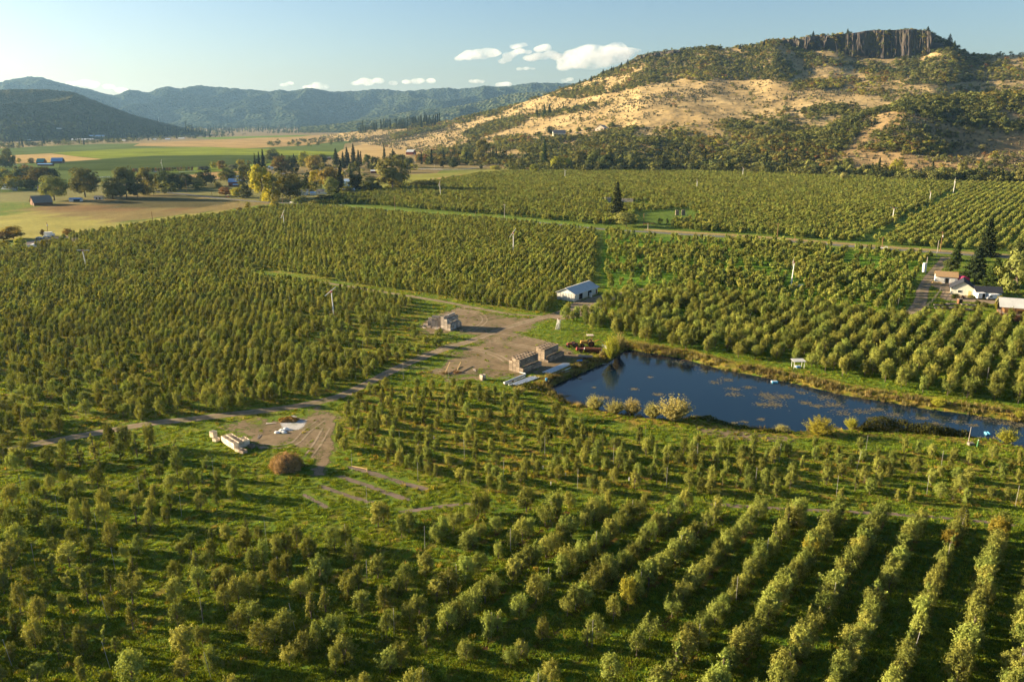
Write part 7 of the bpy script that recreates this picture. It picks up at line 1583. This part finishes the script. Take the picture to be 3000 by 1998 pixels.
# cars and odds and ends
for u, v, rz, kind, pt, lb in [(856, 596, -.55, 'car', 'white', 'white car on the paved road above the orchard'), (1003, 606, -.55, 'car', 'white', 'white car on the road by the green verge'), (668, 579, -.5, 'car', 'red', 'red car parked below the purplish bush'), (708, 577, 0, 'pickup_truck', 'galv', 'silver pickup truck by the bright green roadside tree'), (44, 560, .1, 'car', 'galv', 'silver car on the lawn at the left edge'), (24, 487, 0, 'van', 'white', 'white camper left of the parked cars'), (46, 485, .1, 'car', 'galv', 'grey car parked beside the white camper'), (68, 485, .1, 'car', 'white', 'pale car at the right of the parked row'), (1010, 504, .1, 'car', 'white', 'white car at the farmstead beside the cypresses'), (1226, 554, .1, 'van', 'tanwall', 'tan camper at the far orchard corner'), (2594, 732, -.5, 'pickup_truck', 'galv', 'silver truck on the paved road left of the driveway'), (137, 697, .2, 'car', 'white', 'white car parked in the left parking area'), (116, 701, 0, 'car', 'galv', 'low pale car at the left of the parking area'), (455, 505, .1, 'car', 'white', 'white vehicle in the valley by the field wind machine'), (428, 503, .1, 'car', 'black', 'dark vehicle in the valley left of the white one')]:
    vehicle(G(u, v), rz, kind, pt, lb)
t = thing('box_truck', G(145, 694), 'white box truck beside the leaning utility pole', 'truck', None, .2); MB().box((-.4, 0, 1.8), (4.4, 2.1, 2.2)).build('box', WH, t, bevel=.04); MB().box((2.4, 0, 1.2), (1.3, 1.9, 1.4)).build('cab', WH, t, bevel=.1); [wheel(t, (x, y, .42), .42, .25) for x in (-1.6, 2.2) for y in (-.95, .95)]
field([(60, 712), (110, 702), (160, 694), (236, 690), (232, 702), (200, 716), (150, 716), (90, 722)], (.17, .15, .14), .05, 'gravel parking area at the left orchard corner')
t = thing('greenhouse', G(100, 722), 'low white plastic greenhouse behind the yellow-green bushes', 'greenhouse', None, R(10)); b = MB(); b.prism([(2.2*math.cos(i/8*math.pi), 1.5*math.sin(i/8*math.pi)) for i in range(9)], -7, 7); b.build('cover', WH, t); MB().box((0, -7.05, .5), (1.2, .06, 1.0)).build('door', M['paleblue'], t)
# dark fir's neighbours and the scrap row on the road
heap('stone_heap', G(1905, 658), 5, 2, 1.2, 'oak_rust', 'brown scrap heap beside the orange-brown pole', 400, .4, 'heap', 9, False)

# ------------------------------------------------------------------ grass, weeds, lily pads
def tuft(seed, n, h, sp, mt):
    rg = np.random.default_rng(seed); V = []; FT = []; lv = []
    for i in range(n):
        a = rg.random()*6.283; r = sp*rg.random()**.5; x, y = r*math.cos(a), r*math.sin(a); t = rg.random()*6.283; l = h*(.5+.7*rg.random()); ln = .35*l*rg.random(); w_ = .05+.03*rg.random(); b = len(V)
        V += [(x-w_*math.sin(t), y+w_*math.cos(t), 0), (x+w_*math.sin(t), y-w_*math.cos(t), 0), (x+ln*math.cos(a), y+ln*math.sin(a), l)]; FT.append((b, b+1, b+2)); lv += [rg.random()]*3
    me = mesh_np('tuft', V, None, FT, {'lv': ('FLOAT', 'POINT', lv)}); me.materials.append(M[mt]); return proto(me)
TG = [tuft(i, 22, .24, .40, 'grass') for i in range(3)]; TD = [tuft(10+i, 26, .50, .45, 'gold_grass') for i in range(3)]; TR = [tuft(20+i, 34, 1.0, .55, 'reed') for i in range(3)]
rg = np.random.default_rng(123)
n = 90000; yy = 80+260*rg.random(n)**1.5; half = (yy*cp+19)*.66; xx = rg.uniform(-1, 1, n)*half
ok = np.ones(n, bool)
ok &= segdist(xx, yy, W2([(2772, 752), (2731, 804), (2712, 831), (2698, 878), (2686, 900), (2665, 916), (2640, 922)]), False) > 3.0
roads = [W2([(0, 1325), (200, 1283), (440, 1240), (600, 1223), (830, 1196), (960, 1171), (1060, 1131), (1170, 1076), (1310, 1020), (1440, 975), (1610, 925)])]
ok &= segdist(xx, yy, roads[0], False) > 2.3
ok &= segdist(xx, yy, W2([(930, 1186), (955, 1205), (962, 1240), (964, 1290), (955, 1335), (930, 1385)]), False) > 2.0
ok &= segdist(xx, yy, W2([(777, 804), (1000, 836), (1212, 870), (1425, 908), (1600, 928)]), False) > 2.1
for o in list(COL.objects):
    if o.get('kind') == 'structure' and o.name.split('.')[0] in ('dirt_yard', 'gravel_apron', 'farm_yard', 'soil_strip', 'ash_patch'):
        a = np.array([v.co for v in o.data.vertices]); e = np.zeros(len(a), np.float32); o.data.attributes['edge'].data.foreach_get('value', e); a = a[(e > .45) & (rg.random(len(a)) > .06)]
        if len(a) < 3: continue
        cell = set(map(tuple, np.round(a[:, :2]/.9).astype(int))); qx = np.round(xx/.9).astype(int); qy = np.round(yy/.9).astype(int)
        ok &= np.array([(i, j) not in cell for i, j in zip(qx, qy)])
ins = np.zeros(n, bool); sdp = np.full(n, -9.); k_ = (yy > 140) & (yy < 260); sdp[k_] = np.where(inpoly(xx[k_], yy[k_], POND), 1, -1)*segdist(xx[k_], yy[k_], POND); ok &= sdp < -2.4
# golden bands follow the tree rows
ib = inpoly(xx, yy, BB); ic = inpoly(xx, yy, BC); ia = inpoly(xx, yy, BA)
rc = np.where(ia, (xx*N53[0]+yy*N53[1]+53.2)/5.95, np.where(ib, (xx*N33[0]+yy*N33[1])/5.2, (xx*N33[0]+yy*N33[1])/4.3)); rdist = np.abs((rc+.5) % 1-.5)
pg = np.where(ib | ic, np.where(rdist < .22, .36, .04), np.where(ia, np.where(rdist < .16, .05, .01), .06))*np.clip(.55+1.4*vnoise(xx/9, yy/9, 7), 0, 1.8)
gold_ = rg.random(n) < pg
zz = np.zeros(n); P = np.stack([xx, yy, zz], 1)
k = ok & ~gold_; scatter('grass', P[k], rg.uniform(0, 6.28, k.sum()), rg.uniform(.6, 1.35, k.sum()), rg.integers(0, 3, k.sum()), TG, 'green grass between the orchard rows')
k = ok & gold_; scatter('tall_grass', P[k], rg.uniform(0, 6.28, k.sum()), rg.uniform(.55, 1.2, k.sum()), rg.integers(0, 3, k.sum()), TD, 'golden tall grass along the tree rows')
# weeds on the pond banks
n = 30000; xx = rg.uniform(-5, 160, n); yy = rg.uniform(150, 250, n); s_ = np.where(inpoly(xx, yy, POND), 1, -1)*segdist(xx, yy, POND)
k = (s_ < .3) & (s_ > -3.4) & (rg.random(n) < np.clip(.8+.9*vnoise(xx/5, yy/5, 8), .2, 1)); zz = pond_z(s_)
nearb = yy < np.interp(xx, [5, 15, 60, 125], [200, 190, 178, 166]); k &= ~(nearb & (s_ < -1.6))
scatter('bank_weeds', np.stack([xx, yy, zz-.05], 1)[k], rg.uniform(0, 6.28, k.sum()), rg.uniform(.7, 1.35, k.sum()), rg.integers(0, 6, k.sum()), TR+TD[:2]+TG[:1], 'brown dry weeds along the pond bank')
# lily pads in drifting patches
pads = [(1860, 1140, 14, 5), (1770, 1165, 22, 7), (1740, 1135, 6, 3), (1930, 1155, 16, 5), (1655, 1160, 14, 5), (1905, 1105, 9, 3), (2130, 1112, 26, 5), (2095, 1120, 24, 4), (2150, 1140, 20, 6), (2150, 1155, 26, 6), (2195, 1135, 20, 4), (2260, 1165, 44, 12), (2265, 1185, 34, 12), (2240, 1155, 26, 6), (2300, 1160, 26, 6), (2360, 1180, 20, 6), (2395, 1190, 20, 6), (2440, 1185, 34, 9), (2420, 1165, 30, 6), (2350, 1150, 18, 4), (2180, 1235, 12, 3), (2230, 1228, 10, 3), (2150, 1238, 10, 3), (2470, 1210, 30, 6), (2520, 1205, 30, 6), (2570, 1200, 24, 6), (2620, 1215, 26, 5), (2700, 1225, 24, 5), (2740, 1240, 22, 4), (2800, 1235, 22, 4), (2850, 1245, 16, 4), (2560, 1225, 18, 4), (2640, 1238, 14, 4), (2880, 1225, 26, 5), (2950, 1240, 34, 6), (2990, 1245, 34, 6), (1990, 1060, 24, 3), (2060, 1085, 30, 3), (2230, 1185, 22, 6), (2480, 1235, 12, 3), (1700, 1110, 8, 3), (1790, 1085, 7, 3)]
V = []; FQp = []; LVp = []; rg = np.random.default_rng(31)
PP = []; 
for u, v, wd, n_ in pads:
    c = G(u, v, PZ+.02)
    for i in range(n_*16):
        PP.append((c.x+rg.normal()*wd/26*1.1, c.y+rg.normal()*wd/26*.9, rg.uniform(.07, .22)))
VV = []; FF = []; 
for x, y, r in PP:
    b = len(VV); a0_ = rg.random()*6; VV += [(x+r*math.cos(a0_+i*1.047)*1.2, y+r*math.sin(a0_+i*1.047), PZ+.015+.01*rg.random()) for i in range(6)]; FF.append(tuple(range(b, b+6)))
me = bpy.data.meshes.new('lily_pads'); me.from_pydata(VV, [], FF); me.materials.append(mat('lily pad', (.13, .11, .055), .6, var=.4, scale=.8)); tag(link('lily_pads', me), 'tan and olive lily pads drifting on the pond', kind='stuff')
# ------------------------------------------------------------------ air and clouds
m = bpy.data.materials.new('haze'); m.use_nodes = True; n = m.node_tree; n.nodes.clear()
out = n.nodes.new('ShaderNodeOutputMaterial'); pv = n.nodes.new('ShaderNodeVolumePrincipled')
pv.inputs['Color'].default_value = (.34, .62, 1.0, 1); pv.inputs['Density'].default_value = 2.8e-5; pv.inputs['Anisotropy'].default_value = .3
n.links.new(pv.outputs[0], out.inputs['Volume'])
mb = MB().box((0, 5100, 235), (18600, 13000, 478))
HZ = mb.build('haze', m); tag(HZ, 'thin bluish haze filling the valley', kind='stuff')
# cumulus clouds: lumpy hulls filled with thin uneven vapour
def cloudmat():
    m = bpy.data.materials.new('cloud vapour'); m.use_nodes = True; n = m.node_tree; n.nodes.clear()
    out = n.nodes.new('ShaderNodeOutputMaterial'); pv = n.nodes.new('ShaderNodeVolumePrincipled'); n.links.new(pv.outputs[0], out.inputs['Volume'])
    pv.inputs['Color'].default_value = (.99, .99, .99, 1); pv.inputs['Anisotropy'].default_value = .25
    P3 = pos(n); f = noise(n, P3, .0034, 6, .66)
    a = N(n, 'ShaderNodeMapRange'); a.inputs['From Min'].default_value = .37; a.inputs['From Max'].default_value = .66; n.links.new(f, a.inputs['Value'])
    n.links.new(mth(n, 'MULTIPLY', a.outputs[0], .0042), pv.inputs['Density'])
    m.cycles.volume_step_rate = .12 if hasattr(m.cycles, 'volume_step_rate') else 1
    return m
CM = cloudmat()
def cloud(lumps, Y, label, seed):
    """lumps: (u, v, radius px) on the photo, at forward distance Y"""
    import bmesh
    bm = bmesh.new(); rg = np.random.default_rng(seed); s = F/(Y*cp)
    for u, v, r in lumps:
        for q in range(3):
            z = ZV(Y, v+rg.normal()*r*.18); x = UX(u+rg.normal()*r*.35, Y, z); Rr = r/s*rg.uniform(.9, 1.45)
            Mx = Matrix.Translation((x, Y+rg.normal()*r/s*.8, z)) @ Matrix.Diagonal((Rr*1.45, Rr*1.3, Rr*.66, 1)); bmesh.ops.create_icosphere(bm, subdivisions=2, radius=1, matrix=Mx)
    me = bpy.data.meshes.new('cloud'); bm.to_mesh(me); bm.free()
    c = np.mean([v.co for v in me.vertices], axis=0); me.transform(Matrix.Translation(-Vector(c)))
    o = link('cloud', me, CM, None, Vector(c)); md = o.modifiers.new('merge', 'REMESH'); md.mode = 'VOXEL'; md.voxel_size = 26
    tag(o, label, 'cloud', 'small cumulus clouds over the hills'); return o
CY = 14500
def k1(pts): return [(1250+x/3.14, 100+y/3.14, r/3.14) for x, y, r in pts]
cloud(k1([(290, 225, 26), (350, 205, 38), (420, 200, 40), (490, 185, 48), (550, 165, 44), (600, 180, 42), (660, 180, 24), (380, 228, 24), (520, 215, 26)]), CY, 'long puffy cloud at the left end of the cloud group', 1)
cloud(k1([(800, 120, 24), (840, 108, 26), (890, 100, 20), (915, 103, 12)]), CY, 'small high cloud above the middle of the cloud group', 2)
cloud(k1([(720, 245, 26), (760, 200, 34), (810, 175, 30), (860, 165, 28), (930, 170, 22), (710, 265, 14)]), CY, 'ragged slanting cloud between the long puffy one and the middle', 3)
cloud(k1([(1040, 145, 30), (1090, 125, 32), (1110, 118, 18)]), CY, 'small round cloud above the flat grey cloud', 4)
cloud(k1([(950, 225, 34), (1010, 215, 36), (1070, 220, 32), (1140, 195, 40), (1200, 205, 38), (1260, 200, 32), (1300, 200, 20)]), CY, 'flat grey-bottomed cloud in the middle of the group', 5)
cloud(k1([(1240, 300, 40), (1300, 265, 52), (1380, 210, 66), (1430, 165, 58), (1500, 150, 52), (1480, 230, 60), (1400, 290, 44), (1560, 200, 52), (1600, 150, 42), (1500, 290, 44), (1590, 260, 52), (1680, 230, 62), (1700, 150, 54), (1740, 130, 46), (1790, 170, 50), (1850, 165, 44), (1920, 160, 30), (1780, 230, 44), (1640, 285, 28)]), CY-600, 'biggest towering cloud nearest the hill', 6)
cloud(k1([(850, 325, 20), (920, 322, 18), (980, 322, 18)]), CY, 'low thin cloud below the cloud group', 7)
cloud(k1([(410, 440, 18), (450, 435, 22), (500, 445, 20)]), CY, 'faint low cloud just above the far mountains', 8)
cloud(k1([(670, 465, 22), (720, 462, 24)]), CY, 'small cloud touching the far mountain line', 9)
cloud(k1([(1270, 432, 20), (1320, 420, 22)]), CY, 'small cloud in the notch left of the slope', 10)
cloud([(1045, 244, 9), (1075, 240, 12), (1110, 240, 11), (1150, 244, 8), (1190, 240, 8), (1225, 238, 11), (1260, 238, 9)], CY, 'long low cloud bank over the middle mountains', 11)
cloud([(215, 244, 9), (245, 243, 10), (280, 248, 11), (320, 254, 10), (350, 264, 9)], CY, 'pale cloud behind the notch of the left mountains', 12)
cloud([(835, 248, 6), (850, 244, 6)], CY, 'tiny cloud over the left mountains', 13)
cloud([(905, 256, 8), (930, 252, 11), (950, 256, 8)], CY, 'small cloud resting on the middle mountains', 14)
